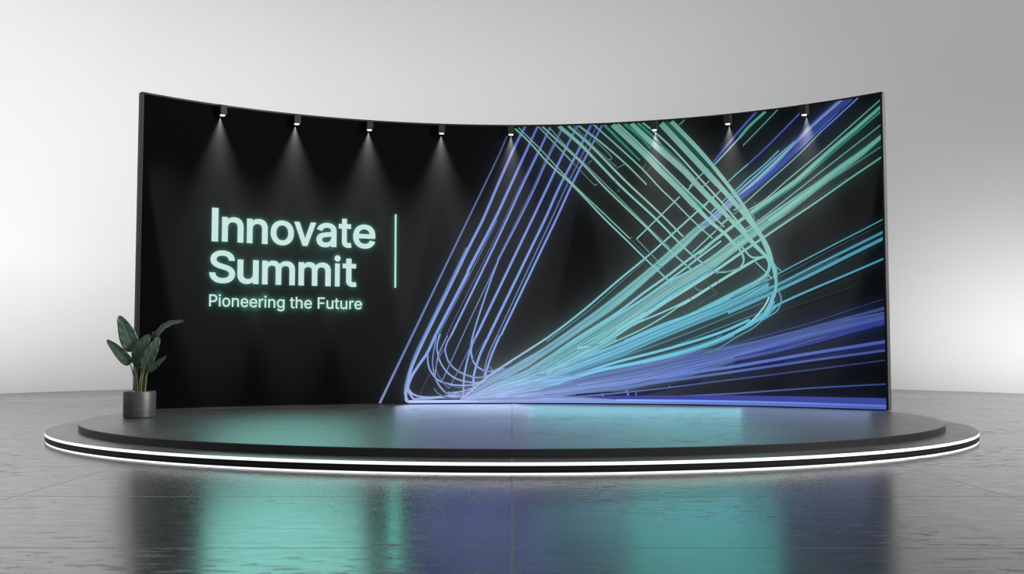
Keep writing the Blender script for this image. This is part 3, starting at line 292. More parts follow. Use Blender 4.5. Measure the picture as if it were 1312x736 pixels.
'tag': ('52 -8 52 517 235 517 273 514 307 507 336 494 361 478 381 457 397 433 408 407 415 378 417 348 415 317 408 288 397 262 381 238 361 217 336 200 307 188 273 180 235 178 101 178 101 250 232 250 256 252 277 256 293 263 307 272 318 284 326 297 332 313 335 329 336 348 335 366 332 383 326 398 318 411 307 422 293 431 276 438 256 443 232 444 133 444 133 -8 489 -8 489 387 566 387 566 -8 528 435 515 436 503 441 493 449 484 459 479 470 478 483 479 496 484 508 493 518 503 526 515 530 528 532 541 530 553 526 564 518 572 508 577 496 579 483 577 470 572 459 564 449 553 441 541 436 818 -16 784 -13 752 -5 724 10 698 29 677 53 660 81 647 114 640 149 637 187 640 226 647 262 660 295 677 323 698 347 724 367 752 381 784 390 818 392 853 390 885 381 914 367 939 347 961 323 978 295 990 262 998 226 1000 187 998 149 990 114 978 81 961 53 939 29 914 10 885 -5 853 -13 818 54 841 56 860 62 876 72 890 86 902 102 911 120 917 141 921 164 922 187 921 211 917 234 911 255 902 274 890 290 876 304 860 314 841 320 818 322 796 320 777 314 761 304 747 290 736 274 727 255 721 234 717 212 715 187 717 164 721 141 727 120 736 102 747 86 761 72 777 62 796 56 1148 226 1148 -8 1071 -8 1071 387 1146 387 1146 279 1117 279 1135 323 1152 349 1174 369 1198 382 1225 390 1254 392 1280 391 1303 385 1325 376 1344 362 1361 345 1374 324 1384 300 1390 272 1391 241 1391 -8 1314 -8 1314 235 1312 261 1305 282 1293 299 1278 311 1259 319 1236 321 1220 320 1205 316 1191 310 1179 302 1168 292 1160 279 1153 264 1149 246 1648 -16 1612 -13 1578 -5 1549 10 1523 29 1502 53 1484 81 1472 113 1465 149 1462 187 1465 225 1472 261 1484 293 1501 322 1522 346 1547 366 1575 381 1607 390 1641 392 1663 391 1684 388 1705 382 1725 373 1743 361 1761 347 1776 329 1790 308 1801 285 1809 258 1814 227 1815 194 1815 161 1503 161 1503 229 1789 226 1738 188 1736 225 1733 246 1726 265 1718 282 1707 296 1694 307 1679 315 1661 320 1641 322 1621 320 1603 315 1587 307 1573 295 1561 282 1552 266 1545 249 1541 230 1540 211 1540 178 1541 152 1546 129 1554 110 1564 93 1576 79 1591 68 1608 60 1627 56 1648 54 1662 55 1675 57 1687 60 1698 65 1707 71 1716 78 1723 87 1729 97 1737 115 1812 96 1801 69 1790 50 1777 34 1761 19 1742 7 1721 -3 1699 -10 1674 -15 2052 -16 2015 -13 1982 -5 1953 10 1927 29 1905 53 1888 81 1876 113 1868 149 1866 187 1868 225 1876 261 1888 293 1905 322 1926 346 1951 366 1979 381 2011 390 2045 392 2067 391 2088 388 2108 382 2128 373 2147 361 2165 347 2180 329 2194 308 2204 285 2213 258 2217 227 2219 194 2219 161 1907 161 1907 229 2193 226 2142 188 2140 225 2136 246 2130 265 2122 282 2111 296 2098 307 2083 315 2065 320 2045 322 2025 320 2007 315 1991 307 1977 295 1965 282 1956 266 1949 249 1945 230 1944 211 1944 178 1945 152 1950 129 1958 110 1968 93 1980 79 1995 68 2012 60 2031 56 2052 54 2066 55 2079 57 2091 60 2102 65 2111 71 2120 78 2127 87 2133 97 2141 115 2216 96 2205 69 2194 50 2181 34 2165 19 2146 7 2125 -3 2103 -10 2078 -15 2288 -8 2288 387 2363 387 2363 329 2354 329 2361 343 2375 360 2392 374 2412 384 2433 391 2457 393 2473 392 2495 391 2495 313 2473 316 2466 317 2458 318 2451 318 2435 317 2420 313 2407 308 2395 300 2385 291 2376 279 2370 267 2367 253 2365 237 2365 -8 2547 -8 2547 387 2625 387 2625 -8 2587 435 2574 436 2562 441 2551 449 2543 459 2538 470 2536 483 2538 496 2543 508 2551 518 2562 526 2574 530 2587 532 2600 530 2612 526 2622 518 2631 508 2636 496 2637 483 2636 470 2631 459 2622 449 2612 441 2600 436 2791 226 2791 -8 2714 -8 2714 387 2789 387 2790 279 2760 279 2778 323 2796 349 2817 369 2841 382 2868 390 2897 392 2923 391 2947 385 2968 376 2988 362 3004 345 3017 324 3027 300 3033 272 3035 241 3035 -8 2958 -8 2958 235 2955 261 2948 282 2937 299 2921 311 2902 319 2879 321 2863 320 2848 316 2834 310 2822 302 2811 292 2803 279 2796 264 2793 246 3286 -159 3259 -157 3233 -154 3210 -147 3190 -139 3172 -128 3156 -116 3143 -103 3132 -88 3119 -66 3183 -30 3193 -44 3199 -52 3206 -60 3215 -68 3225 -75 3237 -81 3250 -86 3267 -88 3286 -89 3313 -87 3337 -80 3356 -69 3371 -53 3380 -32 3383 -5 3383 60 3390 60 3387 55 3380 46 3372 36 3362 26 3349 17 3335 8 3318 2 3297 -2 3274 -3 3243 -1 3214 7 3188 20 3164 37 3144 60 3127 87 3115 118 3108 152 3105 191 3108 230 3115 265 3127 297 3143 325 3163 348 3187 367 3214 381 3243 390 3275 392 3298 391 3319 387 3336 380 3351 371 3363 362 3373 351 3382 341 3388 332 3391 327 3384 327 3384 387 3460 387 3460 -9 3457 -41 3449 -70 3436 -94 3419 -115 3397 -131 3373 -143 3346 -152 3317 -157 3284 67 3305 69 3323 74 3338 82 3352 93 3363 107 3372 124 3378 144 3382 167 3384 193 3382 218 3378 240 3372 261 3363 279 3352 294 3338 306 3323 315 3305 320 3284 322 3263 320 3245 314 3229 305 3215 293 3204 277 3195 259 3189 239 3185 217 3183 193 3185 168 3189 146 3195 126 3204 108 3216 94 3229 82 3245 74 3263 69 3904 387 3904 319 3691 319 3691 387 3749 479 3826 479 3826 98 3827 84 3830 74 3834 67 3840 62 3849 59 3862 58 3876 59 3900 63 3914 -4 3901 -8 3893 -10 3885 -11 3877 -11 3868 -12 3860 -12 3828 -9 3801 0 3779 15 3762 37 3752 63 3749 92 4041 226 4041 -8 3964 -8 3964 517 4041 517 4041 279 4010 279 4028 323 4046 349 4067 369 4091 382 4118 390 4147 392 4173 391 4197 385 4218 376 4238 362 4254 345 4267 324 4277 300 4283 272 4285 241 4285 -8 4207 -8 4207 235 4205 261 4198 282 4186 299 4171 311 4152 319 4129 321 4113 320 4098 316 4084 310 4072 302 4061 292 4053 279 4046 264 4042 246 4541 -16 4505 -13 4472 -5 4442 10 4416 29 4395 53 4378 81 4365 113 4358 149 4356 187 4358 225 4365 261 4378 293 4394 322 4415 346 4440 366 4469 381 4500 390 4535 392 4556 391 4577 388 4598 382 4618 373 4637 361 4654 347 4670 329 4683 308 4694 285 4702 258 4707 227 4709 194 4709 161 4396 161 4396 229 4683 226 4632 188 4630 225 4626 246 4620 265 4611 282 4600 296 4587 307 4572 315 4555 320 4535 322 4514 320 4496 315 4480 307 4466 295 4455 282 4446 266 4439 249 4435 230 4433 211 4433 178 4435 152 4440 129 4447 110 4457 93 4470 79 4485 68 4502 60 4521 56 4542 54 4556 55 4569 57 4580 60 4591 65 4601 71 4609 78 4617 87 4623 97 4630 115 4705 96 4695 69 4684 50 4670 34 4654 19 4636 7 4615 -3 4592 -10 4568 -15 4973 -8 4973 517 5298 517 5298 444 5054 444 5054 286 5275 286 5275 213 5054 213 5054 -8 5514 -13 5488 -11 5464 -6 5442 4 5423 17 5406 34 5393 55 5383 80 5378 108 5376 139 5376 387 5453 387 5453 144 5455 118 5462 97 5474 80 5489 68 5508 61 5531 58 5548 59 5563 63 5576 69 5589 77 5599 88 5607 101 5614 116 5618 133 5619 153 5619 387 5696 387 5696 -8 5621 -8 5621 100 5651 100 5632 56 5614 30 5593 10 5569 -3 5542 -11 5953 387 5953 319 5740 319 5740 387 5798 479 5875 479 5875 98 5876 84 5879 74 5883 67 5889 62 5899 59 5912 58 5925 59 5949 63 5964 -4 5950 -8 5942 -10 5934 -11 5926 -11 5918 -12 5909 -12 5878 -9 5850 0 5828 15 5811 37 5801 63 5798 92 6151 -13 6125 -11 6101 -6 6080 4 6060 17 6044 34 6031 55 6021 80 6015 108 6013 139 6013 387 6090 387 6090 144 6093 118 6100 97 6111 80 6127 68 6146 61 6169 58 6185 59 6200 63 6214 69 6226 77 6236 88 6245 101 6251 116 6255 133 6257 153 6257 387 6334 387 6334 -8 6259 -8 6259 100 6288 100 6269 56 6252 30 6230 10 6206 -3 6180 -11 6423 -8 6423 387 6498 387 6498 329 6489 329 6496 343 6509 360 6527 374 6547 384 6568 391 6591 393 6608 392 6630 391 6630 313 6608 316 6601 317 6593 318 6586 318 6570 317 6555 313 6541 308 6530 300 6520 291 6511 279 6505 267 6502 253 6500 237 6500 -8 6850 -16 6813 -13 6780 -5 6750 10 6725 29 6703 53 6686 81 6674 113 6666 149 6664 187 6666 225 6674 261 6686 293 6703 322 6723 346 6748 366 6777 381 6809 390 6843 392 6864 391 6885 388 6906 382 6926 373 6945 361 6963 347 6978 329 6991 308 7002 285 7010 258 7015 227 7017 194 7017 161 6705 161 6705 229 6991 226 6940 188 6938 225 6934 246 6928 265 6919 282 6909 296 6896 307 6881 315 6863 320 6843 322 6823 320 6804 315 6789 307 6775 295 6763 282 6754 266 6747 249 6743 230 6742 211 6742 178 6743 152 6748 129 6755 110 6766 93 6778 79 6793 68 6810 60 6829 56 6850 54 6864 55 6877 57 6889 60 6899 65 6909 71 6917 78 6925 87 6931 97 6939 115 7013 96 7003 69 6992 50 6979 34 6962 19 6944 7 6923 -3 6901 -10 6876 -15 133 250 133 178 1146 340 1736 226 1541 228 1541 161 2140 226 1945 228 1945 161 2363 346 2789 340 3383 50 3384 337 3826 387 3826 319 3749 319 3749 387 4041 342 4630 226 4435 228 4434 161 5621 40 5875 387 5875 319 5798 319 5798 387 6259 40 6498 346 6938 226 6743 228 6743 161', '21 0 43,0 21 22,1 0 22,22 42 1,19 24 20,23 20 24,40 3 2,21 43 930,22 21 930,42 22 929,40 2 41,42 41 2,1 42 2,39 38 4,26 25 18,18 25 19,24 19 25,3 40 39,39 4 3,53 52 54,55 54 56,48 59 49,49 59 50,59 58 50,51 50 58,57 51 58,54 52 51,51 57 54,56 54 57,31 12 11,32 31 11,26 18 17,27 26 17,17 16 27,28 27 16,16 15 28,29 28 15,15 14 29,14 13 29,30 29 13,13 12 30,12 31 30,32 11 33,11 10 33,34 33 10,10 9 34,35 34 9,9 8 35,8 7 35,36 35 7,7 6 36,37 36 6,6 5 37,38 37 5,4 38 5,62 70 69,69 63 62,61 71 70,70 62 61,66 65 64,67 66 68,68 66 69,63 69 66,66 64 63,80 79 137,137 136 80,81 80 136,136 135 81,135 134 81,82 81 134,74 142 75,142 141 75,72 143 73,127 90 89,107 109 72,109 108 72,143 72 108,90 127 126,126 125 90,125 91 90,73 143 74,142 74 143,87 129 128,88 87 128,128 127 88,127 89 88,75 141 76,141 140 76,77 76 140,140 139 77,78 77 139,139 138 78,79 78 138,137 79 138,82 134 133,83 82 133,133 132 83,84 83 132,132 131 84,85 84 131,131 130 85,86 85 130,130 129 86,129 87 86,44 47 45,71 61 48,61 60 48,59 48 60,100 99 116,117 116 99,118 117 99,99 98 118,111 105 104,112 111 104,104 103 112,113 112 103,103 102 113,114 113 102,102 101 114,115 114 101,101 100 115,100 116 115,118 98 119,98 97 119,120 119 97,97 96 120,121 120 96,96 95 121,122 121 95,95 94 122,123 122 94,93 123 94,147 150 151,151 150 149,150 144 182,182 181 150,149 150 181,181 180 149,180 179 149,147 151 148,155 175 174,174 156 155,154 176 175,175 155 154,173 172 157,157 172 158,156 174 173,173 157 156,152 178 177,153 152 177,177 176 153,176 154 153,145 144 146,167 166 168,239 238 215,237 236 215,216 215 236,235 234 216,195 216 234,189 239 190,239 215 190,191 190 215,192 191 215,215 216 192,193 192 216,194 193 216,216 195 194,244 243 185,185 243 186,243 242 186,230 229 199,229 200 199,245 184 183,183 246 245,227 201 228,247 264 248,225 203 226,202 226 203,264 247 183,246 183 247,226 202 227,201 227 202,244 185 184,184 245 244,200 229 228,228 201 200,186 242 187,242 241 187,188 187 241,241 240 188,189 188 240,239 189 240,195 234 233,196 195 233,233 232 196,197 196 232,232 231 197,198 197 231,231 230 198,230 199 198,168 165 169,165 164 169,164 163 169,170 169 163,163 162 170,162 161 170,171 170 161,161 160 171,160 159 171,172 171 159,158 172 159,109 107 106,110 109 106,106 105 110,105 111 110,123 93 124,93 92 124,125 124 92,91 125 92,219 218 217,250 262 261,251 250 261,261 260 251,252 251 260,260 259 252,253 252 259,259 258 253,254 253 258,258 257 254,257 255 254,217 211 220,211 210 220,221 220 210,210 209 221,222 221 209,209 208 222,223 222 208,208 207 223,207 206 223,224 223 206,205 224 206,272 297 273,274 273 297,298 317 316,269 323 270,323 322 270,271 270 322,322 321 271,272 271 321,297 272 321,321 320 297,319 318 297,318 298 297,274 297 298,275 274 298,276 275 298,277 276 298,298 316 277,316 315 277,278 277 315,315 314 278,314 279 278,255 257 256,237 215 934,214 213 218,217 218 213,213 212 217,211 217 212,312 311 281,309 283 310,326 266 327,310 283 282,266 326 267,325 267 326,310 282 311,281 311 282,346 330 329,346 329 265,328 265 329,285 307 286,330 346 345,345 331 330,307 285 308,284 308 285,327 266 265,265 328 327,308 284 309,283 309 284,295 294 299,294 293 299,333 343 342,334 333 342,342 341 334,335 334 341,341 340 335,336 335 340,340 339 336,337 336 339,339 338 337,319 297 937,296 295 300,295 299 300,301 300 299,299 293 302,293 292 302,303 302 292,292 291 303,304 303 291,291 290 304,331 345 344,332 331 344,344 343 332,343 333 332,304 290 305,290 289 305,289 288 305,306 305 288,288 287 306,307 306 287,286 307 287,267 325 268,325 324 268,269 268 324,323 269 324,318 319 300,300 301 318,279 314 313,280 279 313,313 312 280,312 281 280,348 351 352,352 351 350,348 352 349,372 371 351,371 370 351,370 369 351,350 351 369,369 368 350,352 350 938,356 365 364,364 357 356,355 366 365,365 356 355,361 358 362,363 362 358,360 359 361,358 361 359,357 364 363,363 358 357,350 368 367,353 350 367,367 366 353,354 353 366,366 355 354,389 381 380,390 379 391,379 390 380,389 380 390,381 389 382,388 382 389,393 401 400,400 394 393,399 398 397,396 395 397,399 397 400,394 400 397,397 395 394,401 393 402,393 392 402,379 402 392,391 379 392,384 383 385,383 382 385,382 388 385,388 387 385,386 385 387,440 439 408,439 438 408,437 436 411,436 412 411,415 433 432,414 434 433,433 415 414,430 418 431,418 417 431,417 416 431,432 431 416,415 432 416,412 436 435,413 412 435,435 434 413,434 414 413,450 452 451,487 486 546,546 545 487,545 544 487,488 487 544,427 426 425,428 427 424,424 423 428,423 422 428,429 428 422,422 421 429,421 420 429,430 429 420,420 419 430,418 430 419,404 403 405,405 403 409,403 441 409,441 440 409,440 408 409,408 410 409,406 409 410,406 410 407,374 373 347,248 264 263,249 248 263,263 262 249,262 250 249,236 237 218,218 219 236,224 205 225,205 204 225,203 225 204,552 479 553,495 538 537,443 459 444,458 444 459,444 458 445,458 457 445,446 445 457,456 446 457,479 552 480,552 551 480,539 538 494,538 495 494,442 461 460,519 477 476,461 442 517,517 462 461,518 478 477,477 519 518,535 497 536,496 536 497,520 475 474,474 473 520,521 520 473,499 534 500,462 517 516,516 463 462,519 476 475,475 520 519,534 499 535,499 498 535,497 535 498,442 460 443,459 443 460,553 479 478,478 518 553,536 496 537,495 537 496,470 469 468,505 504 506,513 512 465,512 511 465,466 465 511,470 468 940,472 471 468,468 469 523,524 523 469,525 524 469,530 529 505,531 530 505,505 506 531,506 504 941,504 507 941,580 561 581,561 560 581,943 944 560,575 566 565,575 565 576,565 564 576,573 572 567,567 572 571,571 570 567,570 568 567,566 575 574,574 573 566,573 567 566,576 564 577,564 563 577,578 577 563,579 578 563,563 562 579,580 579 562,561 580 562,466 511 510,467 466 510,510 509 467,470 467 509,469 470 509,525 469 509,526 525 509,528 527 508,529 528 508,505 529 508,504 505 508,507 504 508,463 516 515,464 463 515,515 514 464,514 513 464,513 465 464,521 473 472,472 468 521,522 521 468,468 523 522,531 506 532,533 532 506,506 503 533,503 502 533,502 501 533,534 533 501,500 534 501,619 618 587,582 620 588,620 619 588,619 587 588,589 588 587,614 613 592,615 614 591,614 592 591,611 594 612,593 612 594,595 610 596,610 595 611,594 611 595,612 593 613,592 613 593,587 618 617,616 615 590,615 591 590,586 585 589,607 606 603,603 602 607,602 601 607,608 607 601,601 600 608,599 608 600,675 674 653,654 653 674,629 628 653,633 632 654,606 605 604,629 653 630,653 654 630,631 630 654,654 632 631,608 599 609,599 598 609,598 597 609,610 609 597,596 610 597,623 681 624,681 680 624,669 668 636,668 637 636,622 683 682,638 667 666,666 639 638,702 686 685,702 685 621,684 621 685,665 664 640,683 622 621,621 684 683,639 666 665,665 640 639,622 682 623,681 623 682,637 668 667,667 638 637,641 663 642,687 701 700,688 687 700,663 662 643,642 663 643,657 656 655,688 700 699,689 688 699,699 698 689,690 689 698,698 697 690,691 690 697,697 696 691,696 692 691,659 647 660,647 646 660,661 660 646,646 645 661,645 644 661,662 661 644,643 662 644,686 702 701,701 687 686,663 641 664,640 664 641,624 680 625,680 679 625,626 625 679,679 678 626,627 626 678,678 677 627,628 627 677,653 628 677,676 653 677,674 675 656,656 657 674,654 673 672,633 654 672,672 671 633,634 633 671,671 670 634,635 634 670,670 669 635,669 636 635,568 570 569,584 583 582,942 945 943,559 558 942,708 711 710,703 712 711,708 707 704,711 708 703,719 718 727,719 727 720,727 726 720,721 720 726,722 721 726,726 725 722,723 722 725,725 724 723,708 710 709,706 705 707,704 707 705,713 731 730,713 730 714,730 729 714,715 714 729,732 751 750,733 732 750,750 749 733,749 734 733,731 713 751,751 732 731,747 746 745,746 747 743,744 743 747,737 736 745,738 737 745,745 746 738,739 738 746,740 739 746,741 740 742,734 749 748,735 734 748,715 729 716,729 728 716,717 716 728,718 717 728,727 718 728,763 762 774,774 762 775,762 761 775,776 775 761,777 776 761,761 760 777,778 777 760,760 759 778,779 778 759,758 779 759,764 773 772,765 771 770,770 769 765,764 772 771,771 765 764,766 768 767,765 769 768,768 766 765,763 774 773,773 764 763,797 796 781,781 796 782,782 796 783,796 795 783,784 783 795,785 784 795,795 794 785,786 785 794,787 786 794,794 793 787,798 780 818,800 799 817,817 799 818,798 818 799,800 817 816,801 800 816,816 815 801,815 802 801,797 781 780,780 798 797,787 793 788,789 788 793,793 792 789,792 791 790,952 953 758,951 954 952,757 756 951,813 814 810,814 813 812,822 824 823,820 823 824,824 821 820,828 837 836,836 829 828,827 838 837,837 828 827,839 838 825,826 825 838,838 827 826,819 846 845,823 820 844,844 843 823,843 842 823,842 841 823,822 823 841,841 840 822,840 839 822,839 825 822,824 822 956,832 831 833,831 830 833,834 833 830,835 834 830,901 900 879,880 879 900,903 902 879,899 898 880,852 904 853,904 903 853,854 853 903,903 879 854,855 854 879,856 855 879,879 880 856,857 856 880,858 857 880,859 858 880,880 898 859,898 897 859,860 859 897,829 836 835,835 830 829,908 848 909,864 893 892,848 908 849,908 907 849,863 894 893,893 864 863,911 910 847,890 866 891,865 891 866,912 928 927,927 913 912,911 847 928,928 912 911,889 867 890,866 890 867,909 848 847,847 910 909,891 865 892,864 892 865,877 876 881,876 875 881,915 925 924,916 915 924,924 923 916,917 916 923,923 922 917,918 917 922,922 921 918,919 918 921,921 920 919,901 879 959,878 877 882,877 881 882,883 882 881,881 875 884,875 874 884,885 884 874,874 873 885,886 885 873,873 872 886,887 886 872,872 871 887,871 870 887,913 927 926,914 913 926,926 925 914,925 915 914,887 870 888,870 869 888,889 888 869,869 868 889,867 889 868,849 907 850,907 906 850,851 850 906,906 905 851,852 851 905,904 852 905,900 901 882,882 883 900,860 897 896,861 860 896,896 895 861,862 861 895,895 894 862,894 863 862,810 814 811,804 803 812,805 804 812,812 813 805,806 805 813,807 806 813,807 813 809,809 808 807,692 696 695,693 692 695,695 694 693,675 653 949,652 651 656,655 656 651,651 650 655,650 649 655,658 655 649,649 648 658,659 658 648,647 659 648,446 456 447,448 447 456,456 455 448,449 448 455,455 454 449,450 449 454,454 453 450,452 450 453,480 551 481,482 481 551,551 550 482,483 482 550,550 549 483,484 483 549,549 548 484,485 484 548,548 547 485,486 485 547,546 486 547,488 544 543,489 488 543,543 542 489,490 489 542,542 541 490,491 490 541,541 540 491,492 491 540,540 539 492,493 492 539,539 494 493,20 23 930,23 929 930,929 22 930,46 45 47,150 147 146,144 150 146,179 178 152,931 149 152,149 179 152,151 149 931,148 151 931,165 168 166,215 238 934,217 220 932,219 217 932,216 236 933,235 216 933,236 219 932,932 933 236,214 218 934,218 237 934,297 320 937,299 302 935,301 299 935,298 318 936,317 298 936,318 301 935,935 936 318,296 300 937,300 319 937,351 348 372,348 347 373,373 372 348,350 353 938,349 352 938,375 378 376,377 376 378,409 406 405,438 437 411,939 408 411,408 438 411,410 408 939,407 410 939,424 427 425,468 471 940,467 470 940,503 506 941,527 526 509,509 508 527,555 554 942,943 555 942,581 560 944,557 556 944,945 557 944,944 943 945,945 942 558,585 584 588,582 588 584,588 589 585,617 616 590,946 587 590,587 617 590,589 587 946,586 589 946,603 606 604,653 676 949,655 658 947,657 655 947,654 674 948,673 654 948,674 657 947,947 948 674,652 656 949,656 675 949,708 704 703,746 743 742,740 746 742,735 748 736,950 745 748,745 736 748,747 745 950,744 747 950,753 752 951,952 753 951,779 758 953,755 754 953,954 755 953,953 952 954,954 951 756,789 792 790,845 844 820,813 810 809,803 802 815,955 812 815,812 803 815,814 812 955,811 814 955,819 845 820,822 825 956,821 824 956,879 902 959,881 884 957,883 881 957,880 900 958,899 880 958,900 883 957,957 958 900,878 882 959,882 901 959')}
def glyph(key):
    v, f = GL[key]
    nums = [int(t) for t in v.split()]
    vv = list(zip(nums[0::2], nums[1::2]))
    ff = [[int(t) for t in q.split()] for q in f.split(',')]
    return vv, ff
def solid_letters(name, items, material, depth=0.0015):
    """items: (key, s0, s1, zbase, scale): each letter outline is set between s0 and s1 on the display"""
    bm = bmesh.new(); tris = []
    for key, s0, s1, zf in items:
        vv, ff = glyph(key)
        x0 = min(x for x, y in vv); x1 = max(x for x, y in vv)
        P = [(s0+(x-x0)/(x1-x0)*(s1-s0), zf(y)) for x, y in vv]
        fr = [bm.verts.new(wp(s, z, depth)) for s, z in P]
        bk = [bm.verts.new(wp(s, z, 0.0)) for s, z in P]
        cnt = {}
        for q in ff:
            for a, b in zip(q, q[1:]+q[:1]): cnt[(a, b)] = 1
            if len(set(q)) < 3: continue
            try: bm.faces.new([fr[i] for i in q])
            except ValueError: pass
            tris.append([P[i] for i in q])
        for (a, b) in cnt:
            if (b, a) not in cnt:
                try: bm.faces.new((fr[a], bk[a], bk[b], fr[b]))
                except ValueError: pass
    o = at_dw(from_bm(name, bm, material, dw))
    return tris
def zmap(zb, zc):   # baseline (flat foot at -15) and cap top (524)
    return lambda y: zb+(y+15)/539.0*(zc-zb)
L1 = [('BI', -4.886, -4.783), ('Bn', -4.724, -4.382), ('Bn', -4.328, -3.994), ('Bo', -3.948, -3.574), ('Bv', -3.572, -3.213), ('Ba', -3.208, -2.883), ('Bt', -2.848, -2.637), ('Be', -2.613, -2.251)]
L2 = [('BS', -4.914, -4.506), ('Bu', -4.469, -4.130), ('Bm', -4.076, -3.549), ('Bm', -3.492, -2.970), ('Bi', -2.913, -2.815), ('Bt', -2.778, -2.549)]
z1m = zmap(2.703, 3.202); z2m = zmap(2.074, 2.560)
tris = solid_letters('title_innovate', [(k, a, b, z1m) for k, a, b in L1], M['text'])
tris += solid_letters('title_summit', [(k, a, b, z2m) for k, a, b in L2], M['text'])
zt = lambda y: 1.713+(y+8)/525.0*0.180
tris += solid_letters('tagline', [('tag', -4.908, -2.458, zt)], M['text'])
bm = bmesh.new(); strip(bm, -1.934, -1.904, 2.072, 3.272, 0.0, 0.0015, 1)
at_dw(from_bm('divider_bar', bm, M['bar'], dw))
tag(bpy.data.objects['divider_bar'], 'thin vertical mint bar')

# ---- display face: a fine curved sheet whose colour attribute holds black plus painted glow of lettering and trails
GX = 0.024
FS0, FS1, FZ0, FZ1 = -SE+0.028, SE-0.028, Z0+0.016, Z1-0.02
def blur(A, sig):
    import numpy as np
    r = int(3*sig)+1; k = np.exp(-0.5*(np.arange(-r, r+1)/sig)**2); k /= k.sum()
    cv = lambda v: np.convolve(v, k, 'full')[r:r+len(v)]
    return np.apply_along_axis(cv, 1, np.apply_along_axis(cv, 0, A))
def read_trails():
    rows = []
    for row in TRAILS.strip().split('\n'):
        P = []
        for t in row[1:].split():
            v = [int(k) for k in t.split(',')]
            P.append((v[0]/1000, v[1]/1000, v[2]/1000, lin(v[3:6])))
        rows.append((row[0] == '1', P))
    return rows
def face_sheet():
    import numpy as np
    nx = int((FS1-FS0)/GX)+1; nz = int((FZ1-FZ0)/GX)+1
    dx = (FS1-FS0)/(nx-1); dz = (FZ1-FZ0)/(nz-1)
    ss = FS0+np.arange(nx)*dx; zz = FZ0+np.arange(nz)*dz
    X, Z = np.meshgrid(ss, zz)
    A = np.zeros((nz, nx))
    for q in tris:
        p = np.array(q); lo_ = p.min(0); hi_ = p.max(0)
        i0 = max(0, int((lo_[0]-FS0)/dx)); i1 = min(nx, int((hi_[0]-FS0)/dx)+2)
        j0 = max(0, int((lo_[1]-FZ0)/dz)); j1 = min(nz, int((hi_[1]-FZ0)/dz)+2)
        if i1 <= i0 or j1 <= j0: continue
        ins = np.ones((j1-j0, i1-i0), bool); ins2 = ins.copy()
        for a, b in zip(p, np.roll(p, -1, 0)):
            c = (b[0]-a[0])*(Z[j0:j1, i0:i1]-a[1])-(b[1]-a[1])*(X[j0:j1, i0:i1]-a[0])
            ins &= c >= -1e-4; ins2 &= c <= 1e-4
        A[j0:j1, i0:i1] = np.maximum(A[j0:j1, i0:i1], (ins | ins2)*1.0)
    A[(Z > 2.07) & (Z < 3.27) & (abs(X+1.919) < 0.02)] = 0.7
    H = HALO[0]*blur(A, 1.15) + HALO[1]*blur(A, 5.0) + HALO[2]*blur(A, 18)
    # soft glow around the trails, painted into the face's emission colour
    G = np.zeros((nz, nx, 3))
    for sm, P in read_trails():
        for a, b in zip(P[:-1], P[1:]):
            L = math.hypot(b[0]-a[0], b[1]-a[1]); m = max(1, int(L/0.03))
            for k in range(m):
                t = (k+0.5)/m
                i = round((a[0]+(b[0]-a[0])*t-FS0)/dx); j = round((a[1]+(b[1]-a[1])*t-FZ0)/dz)
                if 0 <= i < nx and 0 <= j < nz:
                    w = (a[2]+(b[2]-a[2])*t)*L/m/(dx*dz)
                    for c in range(3): G[j, i, c] += a[3][c]*w
    G = np.minimum(G, 1.0)
    C = np.zeros((nz, nx, 4)); C[..., 3] = 1
    hc = lin((112, 218, 196))
    grey = blur(G.mean(2), 26.0)  # broad grey haze around the trails, painted into the emission too
    for c in range(3):
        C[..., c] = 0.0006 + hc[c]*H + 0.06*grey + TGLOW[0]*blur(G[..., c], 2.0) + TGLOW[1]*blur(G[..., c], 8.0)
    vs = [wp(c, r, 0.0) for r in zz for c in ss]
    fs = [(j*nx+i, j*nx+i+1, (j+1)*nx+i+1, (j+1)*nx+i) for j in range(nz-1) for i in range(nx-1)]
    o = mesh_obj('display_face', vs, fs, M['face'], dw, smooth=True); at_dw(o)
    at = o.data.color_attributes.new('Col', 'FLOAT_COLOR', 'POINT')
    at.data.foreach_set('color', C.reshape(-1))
HALO = (0.21, 0.045, 0.02)
TGLOW = (0.09, 0.13)

